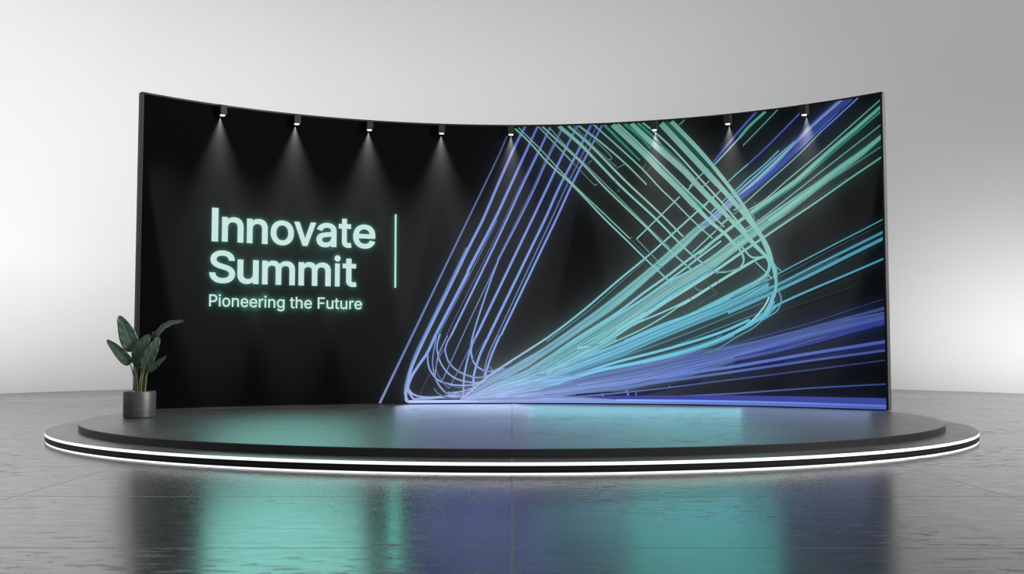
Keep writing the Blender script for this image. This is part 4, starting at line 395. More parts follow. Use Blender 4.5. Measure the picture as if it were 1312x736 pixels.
# ---- the light trails shown on the display: ribbons "s,z,width,colour" in millimetres
TRAILS = """13605,859,59,28,34,82 3909,896,55,28,34,82 4212,933,51,28,34,82 4514,969,47,28,34,82 4814,1005,43,28,34,82 5112,1039,38,28,34,82 5409,1073,34,28,34,82 5705,1106,30,28,34,82 5999,1138,27,28,34,82
13605,807,59,29,35,84 3909,848,55,29,35,84 4212,889,51,29,35,84 4513,929,47,29,35,84 4813,968,42,29,35,84 5112,1006,38,29,35,84 5409,1044,34,29,35,84 5704,1080,30,29,35,84 5998,1116,27,29,35,84
13604,755,59,27,33,80 3908,800,55,27,33,80 4211,845,51,27,33,80 4512,889,47,27,33,80 4812,931,42,27,33,80 5111,974,38,27,33,80 5408,1015,34,27,33,80 5704,1055,30,27,33,80 5998,1094,26,27,33,80
13603,704,59,26,32,77 3907,753,55,26,32,77 4210,801,51,26,32,77 4512,848,46,26,32,77 4812,895,42,26,32,77 5110,941,38,26,32,77 5408,985,34,26,32,77 5703,1029,30,26,32,77 5997,1071,26,26,32,77
14354,1098,60,37,45,114 4562,1149,57,37,45,114 4770,1199,55,37,45,114 4977,1248,52,37,45,114 5184,1296,49,37,45,114 5390,1343,47,37,45,114 5595,1390,44,37,45,114 5799,1435,41,37,45,114 6003,1480,39,37,45,114
14353,1045,60,35,43,110 4562,1098,57,35,43,110 4770,1150,54,35,43,110 4977,1202,52,35,43,110 5184,1252,49,35,43,110 5390,1302,46,35,43,110 5596,1351,44,35,43,110 5800,1399,41,35,43,110 6004,1446,39,35,43,110
14563,1172,10,33,40,102 4770,1218,28,33,40,102 4977,1265,28,33,40,102 5184,1310,28,33,40,102 5389,1355,28,33,40,102 5594,1399,27,33,40,102 5799,1443,27,33,40,102 6002,1485,27,33,40,102
14770,1211,10,39,48,122 4977,1261,28,39,48,122 5184,1310,28,39,48,122 5389,1358,27,39,48,122 5594,1405,25,39,48,122 5798,1451,24,39,48,122 6002,1496,22,39,48,122
1533,437,26,32,34,67 858,420,23,32,34,67 1183,404,20,32,34,67 1507,388,17,32,34,67 1830,374,11,32,34,67 2149,428,11,32,34,67 2468,485,10,32,34,67 2785,541,9,32,34,67 3102,597,8,32,34,67
1474,419,26,28,30,58 807,404,23,28,30,58 1139,389,20,28,30,58 1470,376,17,28,30,58 1801,364,11,28,30,58 2128,416,12,28,30,58 2454,475,10,28,30,58 2778,533,9,28,30,58 3102,592,8,28,30,58
1415,400,25,30,32,62 755,387,23,30,32,62 1095,375,20,30,32,62 1434,364,17,30,32,62 1772,354,11,30,32,62 2107,404,12,30,32,62 2439,465,10,30,32,62 2771,526,9,30,32,62 3102,586,8,30,32,62
1356,381,25,32,34,66 703,371,22,32,34,66 1051,361,19,32,34,66 1397,352,16,32,34,66 1743,345,11,32,34,66 2085,391,12,32,34,66 2425,455,10,32,34,66 2764,518,9,32,34,66 3101,580,8,32,34,66
1297,362,25,29,31,59 652,354,22,29,31,59 1007,347,19,29,31,59 1361,340,16,29,31,59 1714,335,11,29,31,59 2064,379,12,29,31,59 2411,444,10,29,31,59 2757,510,9,29,31,59 3101,575,8,29,31,59
1238,344,24,30,32,62 600,338,21,30,32,62 963,333,19,30,32,62 1324,328,16,30,32,62 1685,325,11,30,32,62 2043,367,12,30,32,62 2397,434,10,30,32,62 2750,502,9,30,32,62 3101,569,8,30,32,62
1179,325,24,30,32,62 549,321,21,30,32,62 919,318,18,30,32,62 1288,316,15,30,32,62 1656,315,11,30,32,62 2021,354,12,30,32,62 2382,424,10,30,32,62 2742,494,9,30,32,62 3101,563,8,30,32,62
1120,306,23,30,32,62 497,305,21,30,32,62 874,304,18,30,32,62 1251,304,15,30,32,62 1627,305,11,30,32,62 2000,342,12,30,32,62 2368,414,10,30,32,62 2735,486,9,30,32,62 3101,558,8,30,32,62
161,288,23,27,29,57 446,289,20,27,29,57 830,290,18,27,29,57 1215,292,15,27,29,57 1598,296,11,27,29,57 1979,329,12,27,29,57 2354,404,10,27,29,57 2728,478,9,27,29,57 3101,552,8,27,29,57
12,269,22,30,32,62 394,272,20,30,32,62 786,276,17,30,32,62 1178,280,15,30,32,62 1569,286,11,30,32,62 1957,317,12,30,32,62 2340,394,10,30,32,62 2721,470,9,30,32,62 3101,546,8,30,32,62
1-57,251,22,33,35,68 343,256,20,33,35,68 742,262,17,33,35,68 1141,268,15,33,35,68 1540,276,11,33,35,68 1936,305,12,33,35,68 2325,384,10,33,35,68 2714,462,9,33,35,68 3101,541,8,33,35,68
1-116,232,22,27,29,55 291,239,19,27,29,55 698,247,17,27,29,55 1105,256,14,27,29,55 1511,266,11,27,29,55 1914,292,13,27,29,55 2311,374,10,27,29,55 2707,455,9,27,29,55 3101,535,8,27,29,55
1-175,214,21,32,34,66 240,223,19,32,34,66 654,233,17,32,34,66 1068,244,14,32,34,66 1482,257,11,32,34,66 1893,280,13,32,34,66 2297,363,10,32,34,66 2700,447,9,32,34,66 3101,529,8,32,34,66
1550,322,6,19,20,39 925,320,18,19,20,39 1298,319,18,19,20,39 1668,319,18,19,20,39 2032,361,18,19,20,39 2392,431,18,19,20,39 2748,500,18,19,20,39 3101,568,15,19,20,39
1225,340,31,34,36,69 595,336,31,34,36,69 963,333,31,34,36,69 1328,329,30,34,36,69 1692,327,30,34,36,69 2050,371,30,34,36,69 2403,439,30,34,36,69 2754,506,30,34,36,69 3101,573,27,34,36,69
11102,378,11,32,34,67 1443,367,30,32,34,67 1782,358,30,32,34,67 2116,409,30,32,34,67 2446,470,30,32,34,67 2775,530,30,32,34,67 3102,590,30,32,34,67
1-80,4619,21,68,77,134 -207,4318,23,80,93,148 -465,3768,25,85,100,154 -694,3285,27,87,105,159 -922,2803,29,90,111,163 -1150,2324,30,93,116,168 -1404,1787,32,97,119,171 -1657,1254,34,101,123,173 -1909,727,36,111,131,177 -2159,205,38,126,141,181
1221,4776,42,85,96,177 62,4469,42,102,117,194 -207,3861,42,114,135,208 -472,3235,42,117,142,213 -721,2732,42,120,147,217 -913,2327,42,122,152,220 -1162,1811,42,125,154,221 -1410,1300,42,128,157,222 -1541,1020,42,131,159,222 -1648,754,42,140,164,223 -1718,465,43,150,171,225 -1735,314,43,155,174,226 -1696,218,43,158,176,226
1-747,2754,18,96,118,173 -952,2326,18,98,122,176 -1200,1811,18,100,124,177 -1447,1300,18,103,125,177 -1580,1020,18,105,127,178 -1680,755,18,112,131,179 -1749,490,18,119,136,180 -1760,339,18,123,139,180
1428,4774,36,85,96,177 285,4468,39,102,117,194 -32,3770,41,115,136,209 -276,3236,44,117,142,213 -721,2367,46,122,152,220 -726,2328,49,122,152,220
1-726,2328,49,122,152,220 -991,1813,47,125,154,221 -1256,1300,46,128,157,222 -1386,1020,45,131,159,222 -1525,817,43,138,163,223 -1641,633,42,144,167,224 -1698,477,40,149,170,225 -1697,401,39,152,172,225 -1659,338,38,154,174,225
1-245,3210,14,88,107,160 -695,2303,14,92,114,165 -944,1813,14,94,116,166 -1192,1326,14,96,118,166 -1217,1173,14,97,118,166
1633,4752,34,86,97,179 440,4342,33,108,126,201 164,3770,33,115,136,209 -77,3237,32,117,142,213 -506,2330,32,122,152,220 -753,1814,31,125,154,221 -1000,1301,31,128,157,222
1415,4342,13,65,75,121 129,3770,13,69,81,125 -116,3237,13,70,85,128 -380,2705,13,72,89,130 -643,2174,13,74,92,132 -1076,1301,13,77,94,133
1-1000,1301,26,122,149,211 -1070,1173,26,123,150,211 -1095,1059,26,123,150,211 -1075,957,26,126,152,211 -1026,848,26,130,154,212 -901,727,26,134,157,212 -742,651,26,136,158,213 -588,612,26,137,159,213 -435,630,26,137,159,213 -282,688,26,135,157,213
1830,4715,31,79,89,162 583,4210,30,101,118,185 388,3769,28,103,122,188 129,3237,27,106,128,192 -223,2550,26,109,135,196
1804,4715,13,62,70,126 552,4210,13,79,92,144 357,3769,13,80,95,146 98,3237,13,82,99,149 -245,2550,13,85,105,153
1-223,2550,21,91,112,164 -471,2024,21,93,115,165 -718,1500,20,95,117,166 -808,1301,20,96,118,166 -1119,613,20,108,126,168 -1163,538,20,110,127,168
1-223,2550,23,121,150,218 -360,2176,24,123,153,220 -526,1686,25,126,155,221 -641,1302,26,128,157,222 -698,1033,27,130,158,222 -742,848,28,137,162,223 -783,651,29,143,167,224 -797,371,30,153,173,225 -805,257,31,157,175,226
11089,4773,36,85,95,177 868,4348,37,108,125,201 592,3767,37,115,136,209 342,3236,37,117,142,213 110,2751,38,120,147,217 -121,2266,38,122,152,220 -351,1783,38,125,155,221 -581,1302,38,128,157,222
1-581,1302,36,128,157,222 -641,1187,34,129,157,222 -671,1084,32,130,158,222 -666,988,30,132,159,222 -620,848,28,137,162,223 -494,740,26,140,165,223 -384,714,24,141,165,224 -274,708,22,141,165,224 -128,765,20,139,164,223
1-603,1276,18,90,110,155 -845,791,18,97,114,156 -1035,435,18,105,120,157
11314,4779,39,84,94,176 1060,4278,39,111,129,204 789,3764,39,115,136,209 552,3234,40,117,142,213 319,2750,40,120,147,217 86,2266,40,122,152,220 -147,1783,41,125,155,221 -378,1302,41,128,157,222
1-378,1302,41,128,157,222 -512,1020,39,131,159,222 -589,791,37,139,164,223 -627,630,35,144,167,224 -634,447,33,150,171,225 -652,345,31,154,173,225
11418,4775,19,67,75,141 1158,4269,19,89,104,164 900,3762,19,92,109,167 658,3233,19,94,113,170 432,2750,19,96,118,173 206,2266,19,98,122,176 -19,1783,19,100,124,177 -244,1302,19,103,125,177
1-244,1302,21,109,133,188 -384,989,20,112,135,189 -448,752,20,119,140,190 -454,567,20,124,143,191
11497,4766,32,84,94,176 1151,4107,32,113,132,206 978,3760,33,115,136,209 736,3232,33,117,142,213 505,2749,33,120,147,217 275,2266,33,122,152,220 46,1783,33,125,155,221 -182,1302,33,128,157,222
1-196,1302,33,128,157,222 -337,973,33,132,160,222 -431,676,33,142,166,224 -454,561,33,146,169,224
1-1386,1020,24,131,159,222 -1368,804,24,138,163,223 -1291,652,24,143,167,224 -1181,554,24,147,169,224 -993,499,24,149,170,225 -775,483,24,149,170,225 -588,505,24,148,170,225 -435,587,24,146,168,224
1-1179,1326,24,128,157,222 -1229,1147,24,129,158,222 -1222,1020,24,131,159,222 -1167,849,24,137,162,223 -1056,693,24,142,166,224 -900,587,24,146,168,224 -665,530,24,147,169,224 -499,536,24,147,169,224
1-1230,1326,20,109,133,188 -1292,988,20,112,135,189 -1299,804,20,117,139,190 -1259,614,20,123,142,190 -1181,461,20,127,145,191 -1055,352,20,130,147,192 -899,333,20,131,147,192
1-1059,1301,20,116,141,199 -1203,988,20,119,143,200 -1244,792,20,125,147,201 -1259,652,20,129,150,202 -1214,525,20,133,152,202 -1102,385,20,137,155,203 -977,308,20,139,157,203
1-1101,1097,15,91,110,155 -1215,893,15,95,113,156 -1240,741,15,98,115,156 -1150,563,15,102,118,157 -1035,435,15,105,120,157
1-1697,433,30,151,171,225 -1633,356,30,154,173,225 -1522,308,30,155,174,226 -1320,291,30,156,174,226 -1024,312,31,155,174,226 -741,304,31,155,174,226
1-1684,389,33,152,172,225 -1620,279,33,156,175,226 -1537,220,33,158,176,226 -1365,205,33,158,176,226 -899,196,33,158,176,226
1-1725,339,23,154,174,225 -1741,276,23,156,175,226 -1722,225,23,158,176,226 -1556,201,23,158,176,226 -1225,196,23,158,176,226
1-1607,262,33,157,175,226 -1335,276,33,156,175,226 -1117,293,33,156,174,226 -899,274,33,156,175,226 -715,244,33,157,175,226
1-977,367,23,153,173,225 -822,384,23,152,172,225 -634,447,23,150,171,225 -494,523,23,148,169,225 -336,612,23,145,167,224 -259,708,23,141,165,224
1-1048,372,20,138,155,203 -843,346,20,138,156,203 -639,409,20,136,155,203 -435,536,20,133,152,202 -205,688,20,128,149,201
1-742,657,15,115,133,179 -563,619,15,116,134,179 -358,637,15,115,133,179 -141,739,15,112,132,179
1-499,727,18,113,132,179 -358,720,18,113,132,179 -205,765,18,112,131,179 -13,854,18,109,130,178
1-371,791,15,111,131,179 -307,727,15,113,132,179 -205,701,15,113,132,179 -77,765,15,112,131,179
1-1150,537,13,103,118,157 -920,460,13,105,120,157 -665,447,13,105,120,157 -460,510,13,104,119,157
1-1522,312,11,70,78,102 -1418,539,11,66,76,101 -1329,690,11,64,75,101
1-410,1276,13,64,78,111 -627,944,13,67,80,111 -742,689,13,71,83,112
1-1277,437,25,90,103,135 -1200,348,25,92,104,135 -1034,283,25,94,105,135 -843,270,25,94,105,135
1-843,244,2,125,137,175 -302,324,13,118,132,173 239,405,25,111,126,170 775,512,40,104,121,167 1308,635,56,97,116,164 1842,748,68,91,111,161 2374,863,67,84,104,158 2901,989,69,78,98,154 3431,1076,53,73,93,150 3954,1179,40,70,88,146 4470,1303,33,66,84,141 4985,1408,29,62,79,137 5497,1503,26,58,75,133 6004,1594,22,55,70,128
1-843,244,2,137,150,192 -301,313,13,129,145,190 241,384,25,122,139,187 779,478,40,114,133,184 1315,587,56,107,128,180 1850,689,68,99,122,177 2382,805,67,93,115,173 2909,930,69,86,107,170 3436,1031,53,81,102,165 3957,1145,40,77,97,160 4471,1274,33,73,92,156 4985,1383,29,68,87,151 5497,1482,26,64,82,146 6003,1575,22,60,77,141
1-843,244,2,128,140,179 -300,303,13,121,135,177 243,364,25,113,129,174 783,444,40,106,124,171 1321,539,56,99,119,168 1858,631,68,93,113,165 2390,747,67,86,107,161 2918,871,69,80,100,158 3441,986,53,75,95,154 3959,1111,39,71,90,149 4472,1246,33,68,86,145 4986,1358,29,64,81,140 5497,1460,26,60,77,136 6003,1556,22,56,72,131
1-843,244,2,133,146,187 -299,293,13,125,140,184 246,343,25,118,135,181 788,411,40,110,129,178 1327,491,56,103,124,175 1866,572,68,96,118,171 2398,690,67,90,111,168 2926,812,69,83,104,164 3447,940,52,78,98,160 3962,1077,39,74,94,155 4474,1217,33,70,89,151 4987,1333,29,66,84,146 5497,1438,26,62,80,141 6003,1538,22,58,75,137
1-843,244,2,116,127,163 -298,283,13,110,123,161 248,323,25,103,118,158 792,377,40,96,113,156 1334,444,56,90,108,153 1874,514,68,84,103,150 2406,632,67,78,97,147 2934,752,69,72,91,144 3452,895,52,68,86,140 3965,1043,39,65,82,136 4475,1189,33,61,78,132 4987,1308,29,58,74,128 5497,1416,26,54,70,124 6002,1519,22,51,66,119
1-843,244,2,131,143,184 -297,272,13,123,138,181 250,302,25,116,133,178 796,343,40,108,127,175 1340,396,56,101,121,172 1882,455,68,95,116,169 2414,574,67,88,109,165 2943,694,68,81,102,162 3457,850,52,77,97,157 3968,1010,39,73,92,153 4477,1160,33,69,88,148 4988,1284,29,65,83,144 5497,1395,26,61,78,139 6002,1500,22,57,74,134
1-302,322,2,110,127,179 239,402,5,105,124,177 775,510,7,100,121,175 1308,634,11,96,117,173 1842,750,13,92,114,171 2373,869,13,87,109,169 2900,998,13,83,105,167 3430,1086,10,80,101,164 3953,1188,7,78,98,161 4469,1312,6,75,95,158 4984,1418,2,73,92,155
1-302,321,2,155,173,227 239,400,5,145,166,224 776,506,9,136,160,220 1309,628,12,128,153,216 1843,743,15,119,146,212 2374,861,15,111,137,207 2901,990,15,103,129,203 3431,1078,11,97,122,198 3954,1183,8,92,116,192 4469,1307,7,87,110,186 4985,1413,6,82,104,180 5497,1509,5,77,98,174 6004,1599,5,72,92,168
1245,352,2,122,140,188 786,426,9,114,134,185 1324,514,13,107,128,181 1862,600,16,100,122,178 2394,718,15,93,115,174 2922,842,16,86,108,170 3444,964,12,81,102,166 3961,1096,9,77,97,161 4473,1233,8,73,92,156 4986,1348,7,69,88,151 5497,1451,6,65,83,147 6003,1549,5,60,78,142
1-843,244,3,78,89,122 -296,269,3,74,86,121 251,296,3,71,84,120 797,334,3,68,82,119 1342,385,5,65,79,117 1884,442,6,62,77,116 2415,563,6,59,74,114 2944,683,6,56,71,113 3458,843,5,54,69,111 3968,1005,3,53,67,109 4477,1157,3,51,65,107 4988,1281,3,49,63,105 5497,1393,2,47,61,103 6002,1499,2,46,59,101
1249,317,2,131,150,202 793,371,4,123,144,199 1335,438,6,115,138,195 1875,511,7,107,131,191 2406,633,7,100,124,187 2934,757,7,92,116,183 3451,902,5,87,110,179 3964,1051,4,83,105,173 4475,1197,4,78,99,168 4987,1317,4,74,94,163 5497,1425,4,70,89,158 6002,1528,4,65,84,152
1-298,287,2,167,187,245 247,332,4,157,180,242 790,392,5,147,172,238 1331,466,7,138,165,233 1870,541,9,128,157,228 2402,660,9,119,148,224 2930,781,9,111,138,219 3449,918,7,104,131,213 3964,1060,5,99,125,207 4475,1203,4,94,119,201 4987,1321,4,88,113,195 5497,1428,4,83,106,188 6002,1529,4,78,100,182
1241,381,2,121,143,204 779,477,8,115,139,202 1314,591,12,110,135,199 1848,701,15,105,131,197 2380,823,14,101,126,194 2906,955,15,96,121,192 3433,1056,11,92,117,189 3955,1168,8,89,113,185 4470,1297,7,86,110,182 4985,1406,6,84,106,178 5497,1504,5,81,103,175 6004,1596,5,78,99,171
1-297,274,2,100,112,146 250,307,3,94,107,144 795,352,3,88,103,142 1338,411,3,82,98,139 1879,476,4,76,94,136 2411,598,3,71,88,134 2939,720,4,66,83,131 3455,872,3,62,78,127 3966,1028,3,59,75,124 4476,1177,2,56,71,120 4988,1299,2,53,67,116
1240,392,2,158,181,244 777,495,6,149,174,240 1311,616,9,139,166,235 1844,730,11,130,159,231 2376,851,11,121,150,226 2902,983,11,112,140,221 3431,1076,8,105,133,216 3954,1182,6,100,126,209 4469,1309,5,95,120,203 4984,1416,5,89,114,197 5497,1512,2,84,107,190
1-302,318,2,126,146,204 240,395,5,120,142,202 777,498,9,115,138,200 1310,618,13,110,134,198 1844,732,16,105,130,195 2376,851,15,100,125,193 2902,981,16,95,120,190 3431,1073,12,92,116,187 3954,1179,9,89,112,184 4470,1305,8,86,109,180 4985,1412,7,83,106,177 5497,1508,6,80,102,174 6004,1599,5,77,99,170
1-843,244,4,119,130,167 -302,318,4,112,126,165 240,393,4,106,121,162 777,495,7,99,116,160 1311,611,10,93,111,157 1846,721,13,86,106,154 2377,838,13,80,100,150 2904,966,13,75,93,147 3433,1060,10,70,88,144 3955,1168,7,67,84,139 4470,1294,6,63,80,135 4985,1401,5,59,76,131 5497,1498,5,56,71,127 6004,1590,4,52,67,122
1-843,244,4,159,173,222 -300,305,4,149,167,219 243,368,5,140,160,216 783,452,8,131,154,212 1319,551,11,123,147,208 1856,646,14,115,140,204 2388,764,14,107,132,200 2915,889,14,99,124,196 3440,1000,11,93,117,191 3959,1123,8,88,112,185 4472,1256,7,84,106,179 4986,1368,2,79,100,174
1246,344,2,103,122,174 788,411,8,99,119,173 1327,492,11,94,115,170 1866,572,14,90,112,168 2398,689,14,86,107,166 2926,810,14,82,103,164 3447,939,11,79,100,161 3962,1076,8,76,97,158 4474,1216,7,74,94,156 4987,1332,6,71,91,153 5497,1436,5,69,88,150 6003,1536,4,66,85,147
1-843,244,4,145,159,203 -300,305,4,137,153,201 243,368,4,128,147,198 783,452,4,120,141,195 1319,552,6,113,135,191 1856,648,7,105,129,187 2387,766,7,98,121,183 2915,892,7,91,114,179 3439,1003,5,85,108,175 3958,1126,4,81,102,170 4472,1259,4,77,97,165 4986,1371,4,72,92,159 5497,1471,4,68,87,154 6003,1567,4,64,82,149
1-843,244,3,119,130,167 -302,321,3,112,125,164 239,401,3,105,120,162 776,507,6,99,116,159 1309,631,8,92,111,156 1842,748,10,86,106,153 2374,866,10,80,99,150 2900,996,10,74,93,147 3430,1084,8,70,88,143 3953,1187,6,66,84,139 4469,1312,5,63,80,135 4984,1417,2,59,75,131
1-298,285,2,141,163,229 248,325,5,134,159,227 792,379,8,128,154,225 1334,444,11,123,150,222 1875,511,13,117,145,219 2407,625,13,112,140,216 2936,742,13,106,134,213 3453,885,10,102,130,210 3966,1033,8,99,126,206 4476,1178,6,96,122,202 4988,1298,6,93,118,199 5497,1406,5,90,115,195 6002,1509,4,86,111,191
1247,328,2,123,141,189 791,385,9,115,135,186 1332,455,13,108,129,183 1872,527,16,100,123,179 2404,644,16,94,116,175 2933,764,16,87,108,172 3451,904,13,82,103,167 3964,1049,9,78,98,162 4475,1194,8,73,93,157 4987,1312,7,69,88,153 5497,1419,6,65,83,148 6002,1521,5,61,78,143
1-298,285,2,124,139,182 247,327,5,117,133,180 791,385,8,109,128,177 1332,456,11,102,122,173 1872,530,14,95,117,170 2403,650,14,89,110,166 2932,772,14,82,103,163 3450,911,11,77,98,159 3964,1056,8,74,93,154 4475,1200,7,70,88,149 4987,1319,6,66,84,145 5497,1426,5,62,79,140 6002,1527,4,58,74,135
1-299,294,2,141,163,229 245,345,4,134,159,227 788,412,6,128,154,225 1327,491,9,123,150,222 1867,569,11,117,145,219 2399,684,11,112,140,216 2927,803,11,106,134,213 3448,931,8,102,130,210 3963,1069,6,99,126,206 4474,1209,5,96,122,202 4987,1325,5,93,118,199 5497,1430,4,90,115,195 6002,1529,4,86,111,191
1-843,244,4,159,174,222 -298,281,4,149,167,219 248,321,5,140,160,216 792,376,8,131,154,212 1334,445,11,123,147,208 1874,519,14,115,140,204 2405,641,13,107,132,200 2933,765,14,99,124,196 3450,907,10,93,117,191 3964,1054,8,88,112,185 4475,1200,7,84,106,180 4987,1320,6,79,101,174 5497,1427,5,74,95,168 6002,1529,4,69,89,163
1-297,274,2,152,170,222 250,306,4,142,163,219 795,349,5,133,156,216 1339,404,7,125,149,211 1881,465,9,116,142,207 2412,585,8,108,134,203 2941,704,9,100,125,199 3456,858,7,94,119,194 3967,1016,5,90,113,188 4476,1165,4,85,108,182 4988,1288,4,80,102,177 5497,1399,4,75,96,171 6002,1504,4,71,91,165
1-302,316,2,88,102,142 241,388,3,84,99,141 779,482,5,80,96,140 1314,590,7,76,93,138 1850,689,8,73,90,136 2382,802,8,70,87,134 2910,923,8,66,83,133 3437,1023,6,64,81,131 3957,1137,5,62,78,128 4471,1266,4,60,76,126 4986,1375,3,58,74,123 5497,1473,3,56,71,121 6003,1566,3,54,69,119
1242,377,2,127,145,195 781,467,4,119,139,192 1317,571,5,111,133,188 1853,671,6,104,127,184 2385,787,6,97,120,181 2912,911,6,90,112,177 3438,1017,5,84,106,172 3958,1135,4,80,101,167 4471,1266,4,76,96,162 4986,1376,4,71,91,157 5497,1475,4,67,86,152 6003,1569,4,63,81,147
1-300,302,2,107,119,157 244,362,4,100,115,155 784,444,4,94,110,152 1321,540,6,88,105,149 1858,633,7,82,101,146 2389,752,7,76,95,143 2917,877,7,71,89,140 3441,992,6,67,84,136 3959,1117,4,63,80,132 4472,1252,4,60,76,128 4986,1364,4,57,72,124 5497,1466,4,53,68,120 6003,1562,4,50,64,116
1-843,244,3,96,110,152 -299,291,3,92,107,150 246,338,3,88,104,149 789,401,4,84,101,147 1329,477,5,81,98,145 1869,553,6,77,95,144 2401,669,6,73,92,142 2929,789,6,70,88,140 3449,922,5,67,85,138 3963,1063,4,65,83,135 4474,1204,3,63,80,133 4987,1321,3,61,78,130 5497,1427,2,59,75,128 6002,1528,2,57,73,125
1247,330,2,147,168,226 791,387,7,137,161,222 1332,454,10,129,154,218 1873,523,12,120,147,214 2405,637,12,112,138,209 2934,753,12,103,129,205 3452,893,9,97,123,200 3965,1039,7,92,117,194 4476,1183,6,88,111,188 4988,1302,5,83,105,182 5497,1409,2,78,99,176
1-300,301,2,158,177,232 244,359,4,149,170,229 785,436,5,139,163,225 1323,526,7,130,156,221 1861,613,9,122,149,216 2393,729,9,113,140,212 2921,851,9,105,131,207 3443,969,7,99,124,202 3961,1098,5,94,118,196 4473,1234,4,89,113,190 4986,1348,4,84,107,184 5497,1450,4,79,101,178 6003,1547,4,74,95,172
1-843,244,4,141,161,222 -297,280,4,135,157,220 248,321,4,129,153,218 792,379,7,123,148,216 1332,454,9,118,144,213 1871,536,11,112,140,210 2402,662,11,107,134,208 2929,793,12,102,129,205 3447,933,9,98,125,202 3962,1077,7,95,121,198 4474,1221,6,92,117,194 4986,1341,2,89,114,191
1-298,285,2,147,164,215 247,328,4,137,157,212 791,387,6,129,151,208 1331,461,8,121,144,204 1871,538,10,112,138,200 2402,659,10,105,129,196 2930,783,10,97,121,192 3449,921,8,91,115,187 3963,1065,6,87,110,181 4474,1208,5,82,104,176 4987,1327,2,77,99,171
1-303,325,2,136,152,199 238,408,4,128,146,196 774,519,5,120,140,193 1307,646,7,112,134,190 1840,763,8,105,128,186 2372,880,8,97,120,182 2898,1008,8,90,113,178 3429,1092,6,85,107,174 3953,1192,5,80,102,168 4469,1315,4,76,97,163 4984,1419,4,72,91,158 5496,1514,4,67,86,153 6004,1603,4,63,81,148
1-843,244,4,139,159,219 -298,283,4,134,155,217 248,324,4,128,151,215 791,380,5,122,147,213 1333,451,7,116,142,210 1873,526,9,111,138,208 2404,647,8,106,133,205 2932,771,9,101,127,202 3450,912,7,97,123,199 3964,1058,5,94,120,196 4475,1203,4,91,116,192 4987,1322,4,88,112,188 5497,1429,4,85,109,185 6002,1531,4,82,105,181
1-843,244,4,124,136,174 -297,280,4,117,131,172 249,317,4,110,126,169 793,367,5,103,120,166 1335,431,6,96,115,163 1876,499,8,90,110,160 2408,618,8,83,103,156 2936,739,8,77,97,153 3453,886,6,73,92,149 3966,1036,5,69,87,145 4476,1183,4,66,83,141 4987,1304,4,62,79,136 5497,1413,4,58,74,132 6002,1516,4,54,70,127
1-843,244,3,99,108,138 -301,314,3,93,104,136 241,386,3,87,100,134 779,482,5,82,96,132 1313,595,7,77,92,130 1848,701,9,71,87,127 2380,819,9,67,82,124 2907,946,9,62,77,122 3434,1045,7,58,73,119 3956,1157,5,55,70,115 4470,1286,4,52,66,112 4985,1394,4,49,63,108 5497,1492,2,46,59,105
1-301,310,2,81,94,131 242,378,3,77,91,130 780,469,3,74,88,129 1316,575,3,70,86,127 1852,676,3,67,83,125 2384,793,3,64,80,124 2911,920,3,61,77,122 3437,1024,3,59,74,120 3957,1141,3,57,72,118 4471,1272,2,55,70,116 4985,1382,2,53,68,114 5497,1481,2,51,66,111 6003,1575,2,50,63,109
1-843,244,4,162,177,227 -298,282,4,153,171,224 248,322,4,143,164,221 792,376,6,134,157,217 1334,443,8,126,150,213 1874,513,10,117,143,208 2406,632,10,109,135,204 2934,752,10,101,126,200 3452,895,8,95,120,195 3965,1044,6,90,114,189 4475,1189,5,85,108,183 4987,1309,4,81,103,178 5497,1417,4,76,97,172 6002,1519,4,71,91,166
1250,302,2,128,147,197 796,341,4,120,141,194 1341,391,5,112,134,190 1883,446,7,104,128,186 2415,563,7,97,120,183 2945,679,7,90,113,179 3459,838,5,85,107,174 3969,999,4,81,102,169 4477,1150,4,76,97,164 4988,1273,4,72,92,159 5497,1385,2,68,87,154
1249,318,2,117,138,197 793,368,10,111,134,195 1335,431,14,106,130,192 1877,497,17,102,126,190 2408,615,17,97,121,188 2937,734,17,92,116,185 3454,880,13,89,112,182 3966,1031,10,86,109,179 4476,1178,8,83,106,176 4988,1299,7,81,103,172 5497,1407,6,78,99,169 6002,1511,5,75,96,166
1-298,282,2,90,100,132 248,319,3,84,97,130 793,369,5,79,93,128 1336,430,6,74,89,125 1877,492,8,69,84,123 2409,607,8,64,79,120 2939,723,8,59,74,118 3455,870,6,56,71,115 3967,1022,5,53,67,111 4476,1169,4,50,64,108 4988,1289,3,48,61,105 5497,1398,3,45,57,101 6002,1502,2,42,54,98
12854,957,15,69,86,135 3622,1153,15,60,76,125 4240,1314,14,54,69,115 4852,1467,14,49,62,107 5426,1633,14,44,56,98 5995,1788,13,39,50,90
14691,1350,46,66,84,143 4857,1391,46,65,82,141 5022,1430,45,63,81,140 5187,1469,45,62,79,138 5352,1508,44,61,78,137 5516,1545,44,60,76,135 5679,1583,43,58,75,134 5843,1619,42,57,73,132 6005,1655,42,56,72,131
13619,930,35,47,58,137 3922,1002,33,47,58,137 4224,1072,32,47,58,137 4524,1142,30,47,58,137 4823,1209,28,47,58,137 5121,1276,28,47,58,137 5416,1345,31,47,58,137 5710,1411,33,47,58,137 6002,1476,36,47,58,137
13618,900,35,52,64,151 3921,973,33,52,64,151 4223,1045,32,52,64,151 4523,1116,30,52,64,151 4822,1185,28,52,64,151 5120,1252,28,52,64,151 5416,1318,31,52,64,151 5710,1382,33,52,64,151 6003,1445,36,52,64,151
13618,910,29,49,60,143 3921,983,28,49,60,143 4223,1055,27,49,60,143 4523,1125,25,49,60,143 4823,1194,24,49,60,143 5120,1261,23,49,60,143 5416,1329,26,49,60,143 5710,1395,27,49,60,143 6003,1458,27,49,60,143
